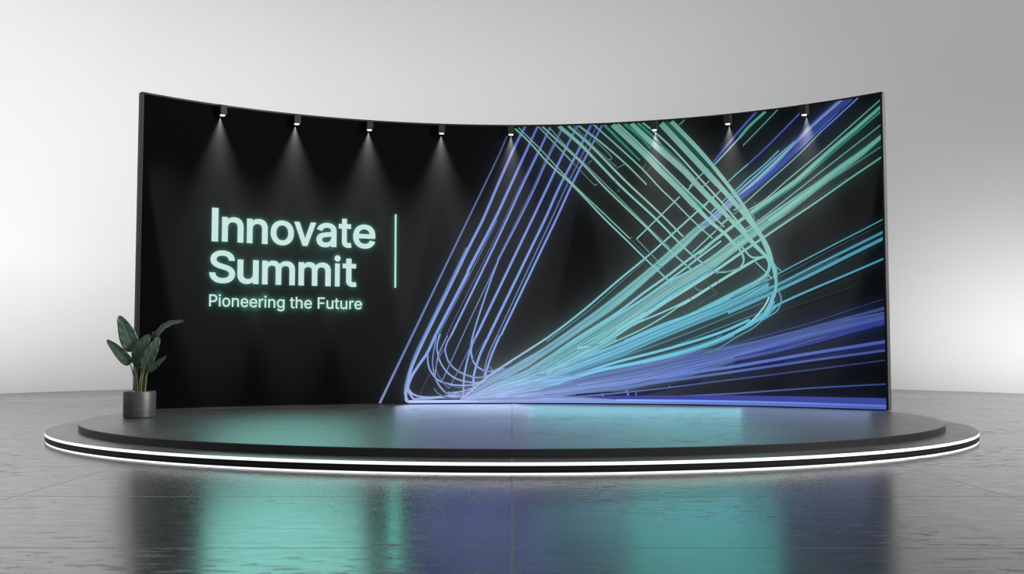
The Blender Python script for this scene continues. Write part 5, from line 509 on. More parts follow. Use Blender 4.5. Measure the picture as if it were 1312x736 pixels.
13618,903,12,29,36,84 3921,975,12,29,36,84 4223,1046,11,29,36,84 4523,1116,10,29,36,84 4822,1185,10,29,36,84 5120,1251,10,29,36,84 5416,1317,11,29,36,84 5710,1380,12,29,36,84 6003,1442,12,29,36,84
13921,961,9,47,58,137 4222,1034,25,47,58,137 4523,1106,24,47,58,137 4822,1176,22,47,58,137 5119,1244,22,47,58,137 5416,1309,24,47,58,137 5710,1373,26,47,58,137 6004,1435,27,47,58,137
11073,486,28,128,152,212 1647,578,28,115,140,201 2219,669,28,103,127,189 3104,810,27,87,110,176 3619,915,27,80,101,165 4353,1065,26,71,90,152 5081,1261,26,63,80,139
13618,885,12,74,93,152 4353,1042,12,68,87,146 5093,1214,12,63,80,139 5703,1378,11,58,75,134
1-843,244,46,160,175,224 -268,287,46,150,168,221 307,332,47,140,161,217 1073,436,47,128,152,212 1583,508,47,120,145,208 2092,580,47,112,138,204 2599,655,47,105,130,200 3103,728,47,97,122,196 3605,799,47,92,117,191 4227,904,47,87,110,184 4844,1005,46,81,103,177 5429,1092,45,75,96,170 6008,1174,45,70,90,164
1-843,244,38,144,158,202 -204,285,38,134,151,198 435,328,38,124,144,195 1073,372,38,115,136,191 1583,435,38,108,131,187 2091,499,38,101,124,184 2598,573,37,94,117,180 3102,647,37,87,110,176 3604,718,37,83,105,171 4226,811,36,78,99,165 4843,900,35,73,93,159 5427,976,34,68,87,153 6005,1049,34,63,81,148
1-843,244,23,144,158,202 -204,262,23,130,146,192 434,281,23,117,135,183 1073,303,23,105,124,173 1849,377,23,92,112,163 2559,459,22,80,100,153 3101,534,22,71,90,144 3602,599,22,66,83,135 4224,680,22,59,75,125 4840,760,21,53,67,116 5430,836,21,47,60,107 6014,909,20,42,54,98
1-843,244,24,160,175,224 -204,238,24,146,163,215 434,234,24,132,152,207 1073,233,24,119,141,198 2001,278,24,103,127,186 2551,312,24,93,116,178 3099,346,23,84,105,169 3599,379,23,78,98,160 4220,432,23,71,90,150 4835,485,22,64,82,141 5424,526,22,58,74,132 6006,565,21,52,68,123
0307,293,38,119,137,185 307,230,38,119,137,185
0524,307,43,116,135,184 524,230,43,116,135,184
0792,308,38,113,132,182 792,231,38,113,132,182
01137,322,25,108,128,180 1136,246,25,108,128,180
01404,336,18,104,125,178 1404,260,18,104,125,178
01481,356,33,103,125,177 1480,267,33,103,125,177
01875,415,50,98,120,175 1875,365,50,98,120,175
01894,365,33,98,120,175 1893,284,33,98,120,175
02027,379,20,96,118,174 2026,281,20,96,118,174
02572,490,30,89,111,170 2572,453,30,89,111,170
1-1683,232,38,60,68,153 -1225,234,49,60,68,153 -715,237,60,60,68,153 0,243,70,60,68,153 562,250,81,60,68,153 1073,258,91,60,68,153 1836,270,101,60,68,153 2469,276,110,60,68,153 3098,282,119,60,68,153 3598,284,128,60,68,153 4341,286,135,60,68,153 5197,286,140,60,68,153 6007,289,145,60,68,153
1-1683,222,51,168,184,235 -1225,220,53,168,184,235 -715,219,56,166,182,234 0,219,59,153,173,230 562,222,62,143,166,227 1073,226,64,134,159,223 1836,232,66,122,149,216 2469,234,68,112,139,211 3098,236,70,102,128,206 3597,234,72,97,122,200 4340,231,72,90,114,192 5196,227,73,81,104,181 6006,226,72,74,94,172
1-1683,230,20,200,219,255 -1225,229,21,200,219,255 -715,229,22,197,217,255 0,232,23,182,206,255 562,236,24,170,198,255 1073,242,25,160,190,255 1836,250,26,145,178,255 2469,253,27,133,165,251 3098,257,27,121,152,245 3598,257,28,116,146,238 4341,256,28,107,135,228 5196,253,28,97,124,216 6006,253,28,88,112,205
1-843,244,2,154,169,223 -198,457,24,139,169,217 449,672,46,123,169,211 1091,903,49,110,168,205 1729,1141,50,100,167,199 2356,1399,47,95,167,193 2980,1649,47,90,166,186 3593,1912,54,86,161,180 4174,2216,59,82,155,174
1-843,244,2,142,155,205 -195,437,24,127,155,200 455,633,47,113,155,194 1096,860,49,101,154,188 1732,1096,50,92,154,183 2356,1356,47,87,153,177 2979,1605,47,82,152,171 3593,1860,54,79,148,166 4175,2158,60,76,142,160
1-843,244,2,137,150,198 -191,418,24,123,150,193 462,593,47,109,150,187 1101,818,49,98,149,182 1736,1052,50,89,149,176 2357,1313,47,84,148,171 2979,1560,47,80,147,165 3593,1809,54,76,143,160 4177,2100,60,73,137,155
1-843,244,2,136,149,197 -188,398,24,122,149,191 468,553,47,108,149,186 1106,775,49,97,148,181 1740,1007,50,88,148,175 2358,1270,47,84,147,170 2978,1516,48,79,146,164 3593,1757,54,76,142,159 4178,2042,60,73,136,153
1-843,244,2,151,165,219 -185,378,24,136,165,213 474,514,47,120,165,207 1111,732,49,108,165,201 1743,962,50,98,164,195 2358,1227,47,93,163,189 2977,1472,48,88,163,183 3593,1706,55,84,158,177 4180,1984,61,81,152,171
1449,673,3,138,204,234 1091,904,9,129,204,229 1728,1143,10,122,203,225 2356,1401,9,118,203,221 2980,1651,10,115,202,216 3593,1915,11,112,199,212 4173,2220,13,110,195,208
1-192,424,2,122,149,192 459,609,4,109,149,187 1098,838,5,98,149,181 1734,1077,5,88,148,176 2357,1340,5,84,147,170 2979,1592,2,79,147,165
1468,551,4,131,180,225 1106,773,12,117,179,218 1740,1005,12,106,178,212 2358,1268,12,101,178,205 2978,1514,4,96,177,198
1447,681,3,140,207,237 1090,911,9,131,207,233 1728,1149,9,124,206,228 2355,1406,9,120,206,224 2981,1656,9,116,205,220 3593,1920,10,114,202,215 4173,2225,12,111,198,211
1-196,444,2,93,113,145 453,643,3,82,113,141 1095,867,3,74,112,137 1732,1100,3,67,112,133 2356,1355,3,63,111,129 2979,1600,3,60,111,125 3593,1850,3,57,108,120 4176,2141,4,55,104,116
1461,596,3,143,196,245 1100,822,10,128,195,238 1735,1058,10,116,195,231 2357,1321,10,110,194,224 2979,1571,10,104,193,217 3593,1823,12,100,187,209 4176,2119,13,96,180,202
1454,638,4,136,202,231 1094,872,12,128,202,227 1731,1115,13,121,201,223 2356,1380,12,117,201,219 2980,1636,13,114,200,214 3593,1905,5,111,197,210
1-184,371,2,107,130,168 477,500,7,95,130,163 1113,716,7,85,130,158 1745,944,8,77,129,154 2359,1208,7,73,129,149 2976,1452,7,69,128,144 3594,1681,9,66,124,139 4181,1955,10,64,120,134
1-843,244,3,92,101,134 -186,386,3,83,101,130 472,527,3,73,101,126 1110,743,3,66,101,123 1743,970,3,60,100,119 2358,1231,3,57,100,115 2977,1473,2,54,99,112
1-185,376,2,122,168,195 475,508,10,113,168,192 1112,724,11,106,168,188 1744,950,11,100,167,185 2359,1213,11,97,167,181 2977,1455,4,94,166,178
1-195,438,2,82,99,128 454,637,3,72,99,124 1095,867,3,65,99,121 1731,1106,3,59,99,117 2356,1367,3,56,98,113 2980,1619,3,53,98,110 3593,1880,3,51,95,106 4175,2183,4,48,91,103
1466,564,4,131,180,225 1105,784,12,118,179,219 1739,1015,12,107,179,212 2358,1276,12,101,178,205 2978,1520,12,96,177,199 3593,1760,14,91,171,192 4178,2043,16,88,165,186
1-843,244,4,116,149,177 -187,391,5,108,149,174 470,542,9,100,149,171 1107,766,10,94,149,168 1740,1000,10,89,149,164 2358,1265,10,86,148,161 2978,1514,10,84,148,158 3593,1758,12,82,145,155 4178,2047,13,80,142,152
1-843,244,4,144,158,209 -199,464,4,130,158,204 446,688,9,115,158,198 1089,921,10,104,157,192 1727,1160,10,94,157,186 2355,1418,10,89,156,180 2981,1670,10,84,155,174 3592,1937,11,80,151,169 4173,2246,13,77,145,163
1-843,244,4,135,148,196 -193,428,4,122,148,191 459,610,5,108,148,185 1099,831,5,97,147,180 1735,1060,6,88,147,174 2357,1316,5,83,146,169 2979,1559,5,79,145,163 3593,1802,6,75,141,158 4177,2086,7,72,136,153
1464,579,4,113,167,191 1103,799,12,106,167,188 1738,1030,12,100,167,184 2357,1289,12,97,166,181 2978,1534,12,94,166,177 3593,1775,14,92,163,174 4178,2059,16,90,160,170
1-185,381,2,88,108,139 473,521,6,78,108,135 1110,741,6,70,107,131 1742,972,7,64,107,127 2358,1237,6,61,106,123 2977,1483,6,57,106,119 3593,1719,8,55,103,115 4180,2001,8,53,99,111
1-189,401,2,161,196,253 467,558,5,143,196,245 1106,777,5,128,195,238 1740,1007,5,116,195,231 2358,1267,5,110,194,224 2978,1511,5,104,193,217 3593,1748,6,100,187,209 4179,2029,7,96,180,202
1-843,244,4,157,202,239 -189,406,5,146,202,235 465,571,10,136,202,231 1104,794,10,127,201,226 1738,1027,11,120,201,222 2357,1289,10,117,200,218 2978,1536,11,113,200,214 3593,1781,12,111,196,210 4178,2069,14,108,192,206
1-198,461,2,105,127,164 447,682,7,93,127,159 1089,916,7,83,127,155 1727,1156,7,75,126,150 2355,1415,7,72,126,145 2981,1668,7,68,125,141 3592,1936,9,65,121,136 4173,2246,10,62,117,131
1-192,422,2,155,188,242 459,607,12,137,188,235 1098,838,13,123,188,229 1734,1079,13,112,187,222 2356,1344,13,106,186,215 2979,1598,5,100,185,208
1447,680,2,129,191,218 1090,913,7,120,190,214 1728,1154,7,114,190,210 2355,1414,7,110,189,206 2981,1667,2,107,189,202
1468,552,4,143,196,245 1106,772,13,128,195,238 1740,1003,13,116,195,231 2358,1265,13,110,194,224 2978,1511,5,104,193,217
1464,580,4,121,166,208 1103,803,13,109,165,202 1737,1035,13,98,165,196 2357,1296,12,93,164,190 2978,1543,4,88,163,183
1-185,380,2,87,120,140 473,521,6,81,120,137 1110,742,6,76,120,135 1742,975,6,72,120,132 2358,1242,6,70,119,130 2977,1491,6,68,119,127 3593,1731,7,66,117,125 4179,2016,8,65,115,122
1-843,244,4,152,167,221 -199,463,4,137,167,215 447,684,5,122,167,209 1089,917,6,109,166,203 1727,1157,6,99,166,197 2355,1415,6,94,165,191 2981,1667,6,89,164,184 3592,1935,7,85,159,178 4173,2244,8,81,153,172
1-192,422,2,161,196,253 460,603,9,143,196,245 1099,830,10,128,195,238 1735,1065,10,116,195,231 2357,1327,10,110,194,224 2979,1577,10,104,193,217 3593,1829,11,100,187,209 4176,2125,13,96,180,202
1-195,440,2,126,173,202 454,641,11,117,173,198 1094,873,12,109,173,195 1731,1113,12,103,173,191 2356,1376,12,100,172,187 2980,1629,12,97,172,184 3593,1893,14,95,169,180 4174,2200,16,93,165,177
1-843,244,4,144,158,209 -186,388,6,129,158,203 471,535,11,115,158,197 1108,755,12,103,157,192 1741,987,12,93,157,186 2358,1250,12,89,156,180 2977,1497,12,84,155,174 3593,1735,14,80,150,168 4179,2018,16,77,145,163
1-843,244,3,111,122,161 -188,400,3,100,122,157 468,555,5,89,122,152 1106,773,6,80,121,148 1740,1001,6,72,121,143 2358,1261,6,68,120,139 2977,1503,6,65,120,134 3593,1738,7,62,116,130 4179,2016,8,59,112,126
11842,1210,16,118,200,236 2479,1483,16,112,199,228 3113,1687,16,106,198,221 3782,1967,16,101,190,213 4034,2105,16,99,187,210
1-843,244,22,136,149,197 -141,389,22,117,144,185 563,536,22,99,139,173 1074,709,22,88,133,163 1824,957,22,76,128,151 2477,1182,21,69,122,140 3110,1414,21,62,117,130 3476,1558,21,58,109,122 4091,1789,21,53,100,113
12476,1057,19,68,121,139 3109,1303,19,64,120,134 3475,1435,18,63,118,132 3996,1622,18,61,114,128
1-843,244,41,179,196,255 -205,376,41,161,196,253 435,510,41,144,196,246 1074,664,41,129,195,239 1700,861,41,117,195,232 2476,1061,40,109,194,223 3109,1241,40,103,193,215 3474,1361,39,101,188,211 3872,1527,39,98,184,206
1-843,244,15,128,140,186 -286,367,15,117,140,181 272,491,15,106,140,177 830,616,15,96,140,172 1387,741,15,87,139,168 2165,907,15,80,139,162 3108,1167,15,74,138,154 3423,1288,15,72,135,151
1-843,244,51,179,196,255 -205,344,51,161,196,253 435,446,52,144,196,246 1387,716,52,122,195,235 2165,877,52,112,194,226 2855,1048,51,105,193,218 3318,1197,51,102,190,213 3624,1329,51,99,187,209 3933,1478,51,97,183,205
12157,844,15,100,173,202 2854,1009,15,94,172,195 3321,1154,15,91,170,190 3623,1287,15,89,167,187
14096,2096,21,82,154,173 4384,2249,20,80,151,171 5180,2604,20,73,146,168 6003,2941,19,66,141,166
13555,1858,18,54,100,112 4096,2085,18,44,83,93 4483,2233,18,35,67,76 5186,2551,17,26,52,60 6001,2871,17,18,37,44
13323,1658,35,91,170,190 3781,1853,36,86,162,181 4319,2059,36,81,153,173 4867,2299,37,75,146,168 5441,2537,38,69,140,162 6011,2760,38,63,133,158
13523,1643,49,89,168,188 3937,1811,49,86,162,181 4305,1964,49,83,156,176 4865,2198,49,77,151,173 5439,2440,48,72,146,169 6009,2667,47,66,141,166
13553,1691,15,62,117,131 4306,2018,14,59,112,126 4866,2251,14,56,109,125 5299,2428,14,53,107,124
13933,1526,39,87,163,183 4239,1706,37,85,160,180 4389,1781,34,84,159,180 4861,1968,32,80,156,178 5477,2187,29,74,151,176 6008,2373,27,70,148,175
13862,1406,12,44,82,92 4175,1582,12,35,66,75 4362,1650,12,27,52,58 4858,1804,12,19,37,42 5595,2009,11,11,23,26
1-843,244,33,165,182,228 -460,574,33,155,185,224 -115,816,32,146,188,220 265,1059,32,137,189,214 636,1302,31,129,190,207 1142,1684,31,126,191,204 1742,2188,30,123,192,199 2193,2548,29,125,191,194 2612,2902,29,127,190,190 3035,3261,28,129,190,186 3349,3518,27,130,189,183
1564,1199,14,104,152,166 1232,1683,14,87,134,142 1848,2212,14,74,115,119 2221,2522,14,62,96,97
1-843,244,2,137,151,189 -507,458,26,130,153,186 -169,672,49,122,155,183 177,874,48,115,157,179 524,1078,44,109,158,173 855,1304,46,106,158,171 1184,1534,50,104,159,169 1509,1767,57,102,159,167 1826,2011,57,102,159,164 2136,2259,51,103,159,162 2442,2510,48,105,158,159 2743,2763,52,106,158,157 3042,3013,43,107,157,155 3370,3218,40,108,157,152
1-843,244,2,130,144,180 -495,440,26,123,146,177 -147,636,49,116,148,174 200,840,48,109,149,170 545,1047,44,103,150,165 879,1272,46,101,150,162 1211,1499,50,99,151,160 1540,1728,57,97,152,158 1857,1972,57,97,151,156 2165,2225,51,98,151,154 2470,2478,48,100,151,151 2773,2728,52,101,150,149 3067,2985,43,102,150,147 3395,3191,40,103,149,144
1-843,244,2,135,149,187 -484,422,26,127,151,183 -124,601,49,120,154,180 223,806,48,113,155,175 566,1017,44,106,155,170 902,1240,46,104,156,168 1237,1465,50,102,157,166 1571,1689,57,100,157,164 1889,1934,57,101,157,161 2194,2191,51,102,156,159 2497,2447,48,103,156,157 2804,2694,52,104,156,154 3093,2958,43,105,155,152 3420,3165,40,106,155,149
1-843,244,4,144,159,199 -502,451,4,136,161,196 -161,659,9,129,164,193 185,863,8,121,165,188 529,1069,8,114,166,182 861,1297,8,111,166,180 1189,1528,9,109,167,177 1514,1762,10,107,167,175 1828,2008,10,107,167,173 2137,2258,9,109,167,170 2442,2510,8,110,166,168 2741,2764,3,111,166,165
1-843,244,4,166,183,229 -500,447,5,157,185,225 -155,649,9,148,188,222 193,851,9,139,190,216 539,1056,8,131,191,209 873,1280,9,128,191,206 1205,1506,10,125,192,204 1535,1735,11,123,193,201 1853,1977,11,124,192,198 2163,2228,10,125,192,195 2469,2479,9,127,191,193 2773,2728,10,128,191,190 3068,2984,8,129,190,187 3397,3189,8,131,190,184
1-843,244,4,136,150,188 -508,460,6,129,152,185 -172,677,11,121,154,182 174,880,11,114,155,177 520,1083,10,108,156,172 851,1311,10,105,157,169 1179,1541,11,103,157,167 1502,1777,13,101,158,165 1818,2021,13,101,158,163 2128,2269,12,102,157,160 2434,2519,11,104,157,158 2733,2773,12,105,157,156 3033,3022,10,106,156,153 3361,3227,9,107,156,151
1-137,621,2,158,202,237 209,826,6,149,203,231 553,1036,5,140,204,224 887,1262,5,137,205,221 1218,1489,6,134,206,218 1548,1718,7,131,206,215 1864,1964,7,133,206,212 2170,2219,6,134,205,209 2473,2474,6,136,205,206 2777,2725,6,137,204,203 3069,2983,2,138,204,200
1-843,244,4,185,204,255 -488,429,4,174,207,251 -132,613,7,164,210,247 215,817,7,155,212,240 560,1026,6,146,213,233 896,1249,6,143,214,230 1231,1474,7,140,214,227 1564,1698,8,137,215,224 1883,1941,8,138,215,221 2189,2197,7,140,214,218 2493,2451,7,141,213,215 2801,2698,7,143,213,211 3091,2960,6,144,212,208 3419,3167,6,146,212,205
1-843,244,4,162,179,225 -487,427,4,153,182,221 -131,611,9,144,185,217 216,816,8,136,186,211 559,1027,8,128,187,205 894,1252,8,125,188,202 1227,1479,9,123,188,200 1558,1706,10,120,189,197 1875,1951,10,121,189,194 2180,2207,9,123,188,192 2483,2462,8,124,188,189 2788,2712,9,126,187,186 3079,2973,3,127,187,183
1-509,461,2,167,197,240 -171,676,7,157,200,236 176,876,7,148,202,230 523,1078,6,140,203,223 856,1304,7,136,203,220 1186,1532,7,134,204,217 1513,1763,8,131,205,214 1830,2006,8,131,205,211 2141,2253,7,133,204,208 2448,2503,7,135,204,205 2751,2754,8,136,203,202 3049,3004,6,137,202,199 3379,3209,6,139,202,195
1-843,244,4,132,146,183 -488,428,5,125,148,180 -132,613,11,117,150,177 215,818,11,111,151,172 559,1027,10,104,152,167 894,1251,10,102,153,165 1228,1477,11,100,153,162 1561,1702,13,98,154,160 1878,1947,13,99,153,158 2184,2202,11,100,153,156 2488,2457,11,101,153,154 2794,2705,12,102,152,151 3085,2966,9,103,152,149 3412,3173,9,104,151,146
1-498,444,2,94,112,136 -152,644,5,89,113,134 195,848,5,84,114,130 540,1055,4,79,115,126 872,1281,4,77,115,124 1203,1509,5,76,116,123 1531,1740,5,74,116,121 1847,1985,5,75,116,120 2155,2237,5,75,116,118 2460,2490,5,76,115,116 2762,2742,5,77,115,114 3057,2996,4,78,115,113 3385,3203,4,79,114,111
1-481,417,2,162,192,233 -119,592,7,152,195,229 228,798,7,143,196,223 571,1011,6,135,198,216 907,1234,7,132,198,213 1242,1459,7,130,199,211 1576,1683,8,127,200,208 1893,1928,8,128,199,205 2197,2187,7,130,199,202 2500,2443,7,131,198,199 2807,2691,3,133,198,196
1-499,446,2,116,137,167 -154,647,6,109,139,164 193,851,6,103,140,160 538,1057,5,97,141,155 871,1283,6,95,142,153 1202,1511,6,93,142,151 1530,1741,7,91,143,149 1847,1986,7,92,142,147 2155,2237,6,93,142,145 2460,2489,6,94,142,143 2762,2741,6,95,141,140 3058,2995,5,96,141,138 3386,3201,5,97,140,136
1-494,438,2,113,133,162 -145,633,4,106,135,159 202,837,4,100,136,155 547,1045,3,94,137,150 881,1270,4,92,138,148 1213,1497,4,90,138,146 1543,1725,5,88,138,145 1859,1970,5,89,138,143 2167,2223,4,90,138,140 2471,2476,4,91,138,138 2775,2726,4,92,137,136 3069,2984,3,93,137,134 3396,3190,3,94,136,132
1-158,654,2,92,117,138 189,856,7,87,118,135 535,1062,6,82,119,131 868,1287,6,80,119,129 1198,1515,7,78,120,127 1526,1746,8,77,120,126 1843,1990,8,77,120,124 2152,2241,7,78,120,122 2457,2492,7,79,119,120 2760,2744,7,80,119,118 3056,2997,6,81,119,117 3384,3203,6,81,118,115
1-488,428,2,163,193,235 -131,612,6,153,196,231 215,817,6,145,198,225 560,1027,5,136,199,218 895,1250,6,133,200,215 1229,1476,6,131,200,212 1562,1701,7,128,201,210 1879,1945,7,129,200,206 2185,2201,6,131,200,203 2489,2456,6,132,199,201 2795,2704,7,134,199,198 3086,2966,5,135,198,195 3413,3173,5,136,198,191
1-155,650,3,112,142,168 191,854,7,105,143,163 536,1060,7,99,144,158 868,1286,7,97,145,156 1199,1515,8,95,145,154 1525,1747,9,93,146,152 1841,1992,9,94,145,150 2150,2243,8,95,145,148 2455,2495,7,96,145,146 2756,2747,8,97,144,144 3053,3001,6,98,144,141 3380,3207,6,99,143,139
1-843,244,4,155,171,214 -509,461,4,146,173,210 -173,677,4,138,175,207 174,879,4,130,177,202 520,1083,4,123,178,196 851,1310,4,120,179,193 1180,1540,5,117,179,190 1504,1774,5,115,180,188 1820,2018,5,115,180,185 2131,2266,5,117,179,183 2437,2515,4,118,179,180 2737,2769,5,119,178,177 3036,3018,4,121,178,175 3365,3223,4,122,177,172
1-489,429,2,131,156,189 -134,616,10,124,158,186 212,821,10,117,159,181 556,1031,9,110,160,176 891,1256,10,108,161,173 1223,1483,11,105,161,171 1554,1711,12,103,162,169 1871,1956,12,104,162,167 2177,2211,11,105,161,164 2480,2466,10,106,161,162 2785,2716,11,108,160,159 3076,2976,3,109,160,157
1-843,244,3,120,133,166 -479,415,3,114,135,164 -116,587,5,107,137,161 231,793,5,101,138,156 574,1007,5,95,139,152 910,1230,5,93,139,150 1245,1455,5,91,140,148 1579,1679,6,89,140,146 1896,1924,6,90,140,144 2200,2184,5,91,139,142 2503,2441,5,92,139,140 2810,2688,2,93,139,138
1-843,244,38,165,182,228 -77,535,38,145,188,220 563,918,38,130,190,208 1076,1262,38,126,191,204 1730,1667,38,123,192,199 2173,1991,38,125,191,195 2549,2248,38,126,190,191 2843,2466,37,128,190,188 3124,2656,37,129,190,186
1-843,244,28,173,191,239 51,535,28,149,198,228 563,874,28,136,200,218 1076,1211,28,132,201,214 1870,1678,28,129,201,207 2549,2160,28,133,200,201 2842,2366,27,134,200,198 3123,2569,27,135,199,195 3428,2780,27,137,198,192
11076,1084,18,113,172,184 1460,1363,18,111,173,181 1781,1628,18,111,173,178
1-843,244,2,151,167,209 -449,413,21,142,170,205 -53,582,41,133,173,201 341,755,61,124,174,195 709,980,65,118,175,190 1077,1205,70,116,175,187 1445,1430,71,113,176,184 1811,1656,67,113,176,182 2175,1881,64,114,175,178 2531,2114,65,116,175,175 2909,2305,51,118,174,172 3270,2517,41,119,174,169 3610,2756,39,120,173,166 3959,2976,35,120,171,162 4305,3193,32,115,166,156 4652,3398,27,109,160,151 5000,3594,22,102,154,144 5338,3794,23,93,149,137 5680,3979,18,84,143,130 6006,4176,12,75,138,123
1-843,244,2,131,144,180 -443,396,21,122,146,177 -41,550,41,114,149,174 359,706,61,107,150,168 730,927,65,102,151,164 1100,1149,70,100,151,161 1469,1373,71,97,152,159 1833,1601,67,97,152,156 2196,1828,64,99,151,154 2553,2062,64,100,151,151 2925,2263,51,101,150,148 3282,2482,41,103,150,145 3621,2723,39,104,149,143 3969,2946,35,103,148,140 4313,3165,32,99,143,135 4658,3375,27,94,138,130 5004,3574,22,88,133,124 5343,3773,23,80,128,118 5683,3962,18,72,123,112 6005,4163,12,65,119,106
1-843,244,2,144,159,199 -437,380,21,135,162,195 -30,517,41,126,164,191 377,656,61,117,165,184 750,874,65,112,166,180 1123,1092,70,110,167,178 1493,1315,71,107,167,175 1856,1546,67,107,167,172 2218,1776,64,109,167,169 2574,2009,64,110,166,166 2941,2221,51,112,166,163 3294,2448,41,113,165,160 3633,2690,39,114,164,157 3978,2915,35,114,162,154 4322,3136,32,109,157,148 4664,3351,27,104,152,143 5008,3554,22,97,146,137 5348,3752,23,88,141,130 5685,3945,18,80,136,123 6005,4151,12,72,131,117
1-843,244,2,144,159,200 -431,364,21,135,162,196 -18,484,41,126,165,192 395,607,61,117,166,185 771,820,65,112,167,181 1146,1035,70,110,167,178 1516,1258,71,107,168,176 1878,1492,67,108,168,173 2239,1724,64,110,167,170 2596,1957,64,111,167,167 2957,2179,51,112,166,164 3305,2413,40,114,166,161 3644,2656,39,115,165,158 3988,2885,35,114,163,154 4330,3108,32,109,158,149 4670,3327,27,104,152,144 5012,3533,22,98,147,138 5353,3732,23,89,142,131 5688,3928,18,80,136,124 6005,4139,12,72,131,117
1-843,244,2,143,157,197 -425,348,21,133,160,193 -6,452,41,124,163,189 413,557,61,115,164,182 792,767,66,111,165,178 1169,979,70,108,165,176 1540,1200,71,106,166,173 1900,1437,67,107,166,170 2260,1672,64,108,165,168 2618,1904,64,110,165,165 2973,2137,50,111,164,162 3317,2378,40,112,164,159 3655,2623,39,113,163,156 3997,2855,35,112,161,152 4339,3080,32,108,156,147 4676,3304,26,103,150,142 5016,3513,22,96,145,136 5358,3711,23,87,140,129 5691,3911,18,79,135,122 6005,4126,12,71,130,116
1-843,244,4,129,169,205 -422,340,4,123,171,203 0,437,4,117,173,200 422,534,5,111,174,195 801,742,6,108,174,193 1180,952,6,106,175,191 1552,1173,6,105,175,189 1911,1411,6,105,175,188 2270,1647,5,106,175,186 2629,1879,5,107,174,184 2981,2116,4,108,174,182 3323,2361,4,109,174,180 3661,2607,4,110,173,178 4002,2840,4,109,172,175 4343,3067,4,106,168,172 4678,3292,4,102,165,169 5018,3503,4,98,161,165 5360,3701,4,92,158,160 5693,3902,4,87,154,156 6004,4120,4,81,151,151
1-843,244,3,108,119,149 -444,400,3,101,121,147 -45,560,5,95,123,144 352,725,7,88,124,139 721,951,8,84,125,135 1089,1178,8,83,125,134 1455,1406,8,81,126,132 1819,1637,8,81,126,130 2181,1866,8,82,125,127 2535,2103,8,83,125,125 2911,2299,6,84,124,123 3271,2514,5,85,124,121 3610,2756,5,86,124,118 3958,2978,4,86,122,116 4304,3196,4,82,118,112 4651,3403,3,78,114,108 4999,3599,3,73,110,103 5336,3801,3,67,106,98 5679,3985,2,60,102,93 6006,4181,2,54,98,88
1-843,244,4,150,165,207 -448,412,4,140,168,203 -53,581,9,131,171,199 341,754,13,123,172,193 710,979,14,117,173,188 1078,1203,15,114,173,185 1446,1428,15,112,174,183 1812,1653,14,112,174,180 2176,1878,14,113,173,177 2532,2111,14,115,173,174 2910,2302,11,116,172,170 3271,2514,9,118,172,167 3611,2754,8,119,171,164 3960,2974,8,119,169,160 4305,3190,7,113,164,155 4652,3396,6,108,158,149 5000,3592,5,101,153,143 5339,3792,5,92,147,136 5680,3977,4,83,141,129 6006,4174,4,74,136,122
1-843,244,3,98,128,155 -441,392,3,93,130,154 -39,543,5,89,131,152 362,696,8,85,131,148 733,918,9,82,132,146 1104,1140,9,81,132,145 1472,1365,10,79,132,144 1835,1596,9,80,132,142 2198,1824,9,80,132,141 2554,2059,9,81,132,139 2926,2262,7,82,132,138 3282,2482,6,82,131,136 3621,2723,5,83,131,135 3968,2947,5,83,130,133 4313,3166,4,80,127,130 4657,3377,4,78,125,128 5003,3576,3,75,122,125 5342,3776,3,70,119,121 5682,3964,2,66,117,118
1-435,376,2,94,113,136 -27,510,3,88,114,133 381,646,5,82,115,129 754,864,5,78,116,126 1127,1083,5,76,116,124 1496,1308,5,75,117,122 1858,1541,5,75,117,120 2219,1772,5,76,116,118 2576,2006,5,77,116,116 2941,2219,4,78,116,114 3294,2447,3,79,115,112 3632,2690,3,80,115,110 3978,2917,3,79,113,107 4321,3138,3,76,110,104 4663,3353,3,72,106,100 5007,3556,2,68,102,96 5347,3755,2,62,98,91 5685,3948,2,56,95,86 6005,4153,2,50,91,82
1-843,244,4,177,196,245 -443,398,4,166,199,241 -43,552,4,155,202,236 358,709,7,145,204,228 728,930,7,138,205,222 1099,1152,8,135,205,219 1468,1375,8,132,206,216 1833,1603,7,132,206,213 2196,1829,7,134,205,209 2553,2062,7,136,205,205 2925,2263,6,138,204,202 3282,2482,5,139,203,198 3622,2722,4,141,203,194 3969,2944,4,140,200,190 4314,3163,4,134,194,183 4658,3373,4,128,187,176 5004,3572,4,120,181,169 5343,3771,4,109,174,161 5683,3960,4,98,168,152 6005,4162,4,88,161,144
1-843,244,4,119,156,189 -436,378,4,113,158,187 -28,514,6,108,160,185 378,652,10,103,160,181 752,871,11,100,161,178 1124,1090,11,98,161,177 1493,1315,11,97,161,175 1855,1548,11,97,161,173 2217,1779,10,98,161,171 2573,2013,10,99,161,170 2939,2225,8,100,160,168 3292,2452,7,100,160,166 3631,2695,6,101,160,164 3976,2921,6,101,159,162 4320,3142,5,98,155,159 4662,3356,4,95,152,156 5007,3559,4,91,149,152 5347,3758,2,85,146,148
1-451,420,2,173,207,251 -58,595,5,162,211,246 334,774,8,152,212,238 702,998,8,144,213,232 1070,1223,9,141,214,229 1439,1446,9,138,215,225 1805,1669,9,138,215,222 2171,1891,8,140,214,218 2527,2123,8,142,213,214 2907,2311,7,144,213,210 3269,2521,5,145,212,206 3609,2758,5,147,211,202 3959,2977,5,146,209,198 4305,3193,4,140,202,191 4652,3398,4,133,195,184 5000,3592,4,125,188,176 5339,3792,4,114,181,168 5680,3977,4,103,175,159 6006,4173,4,92,168,150
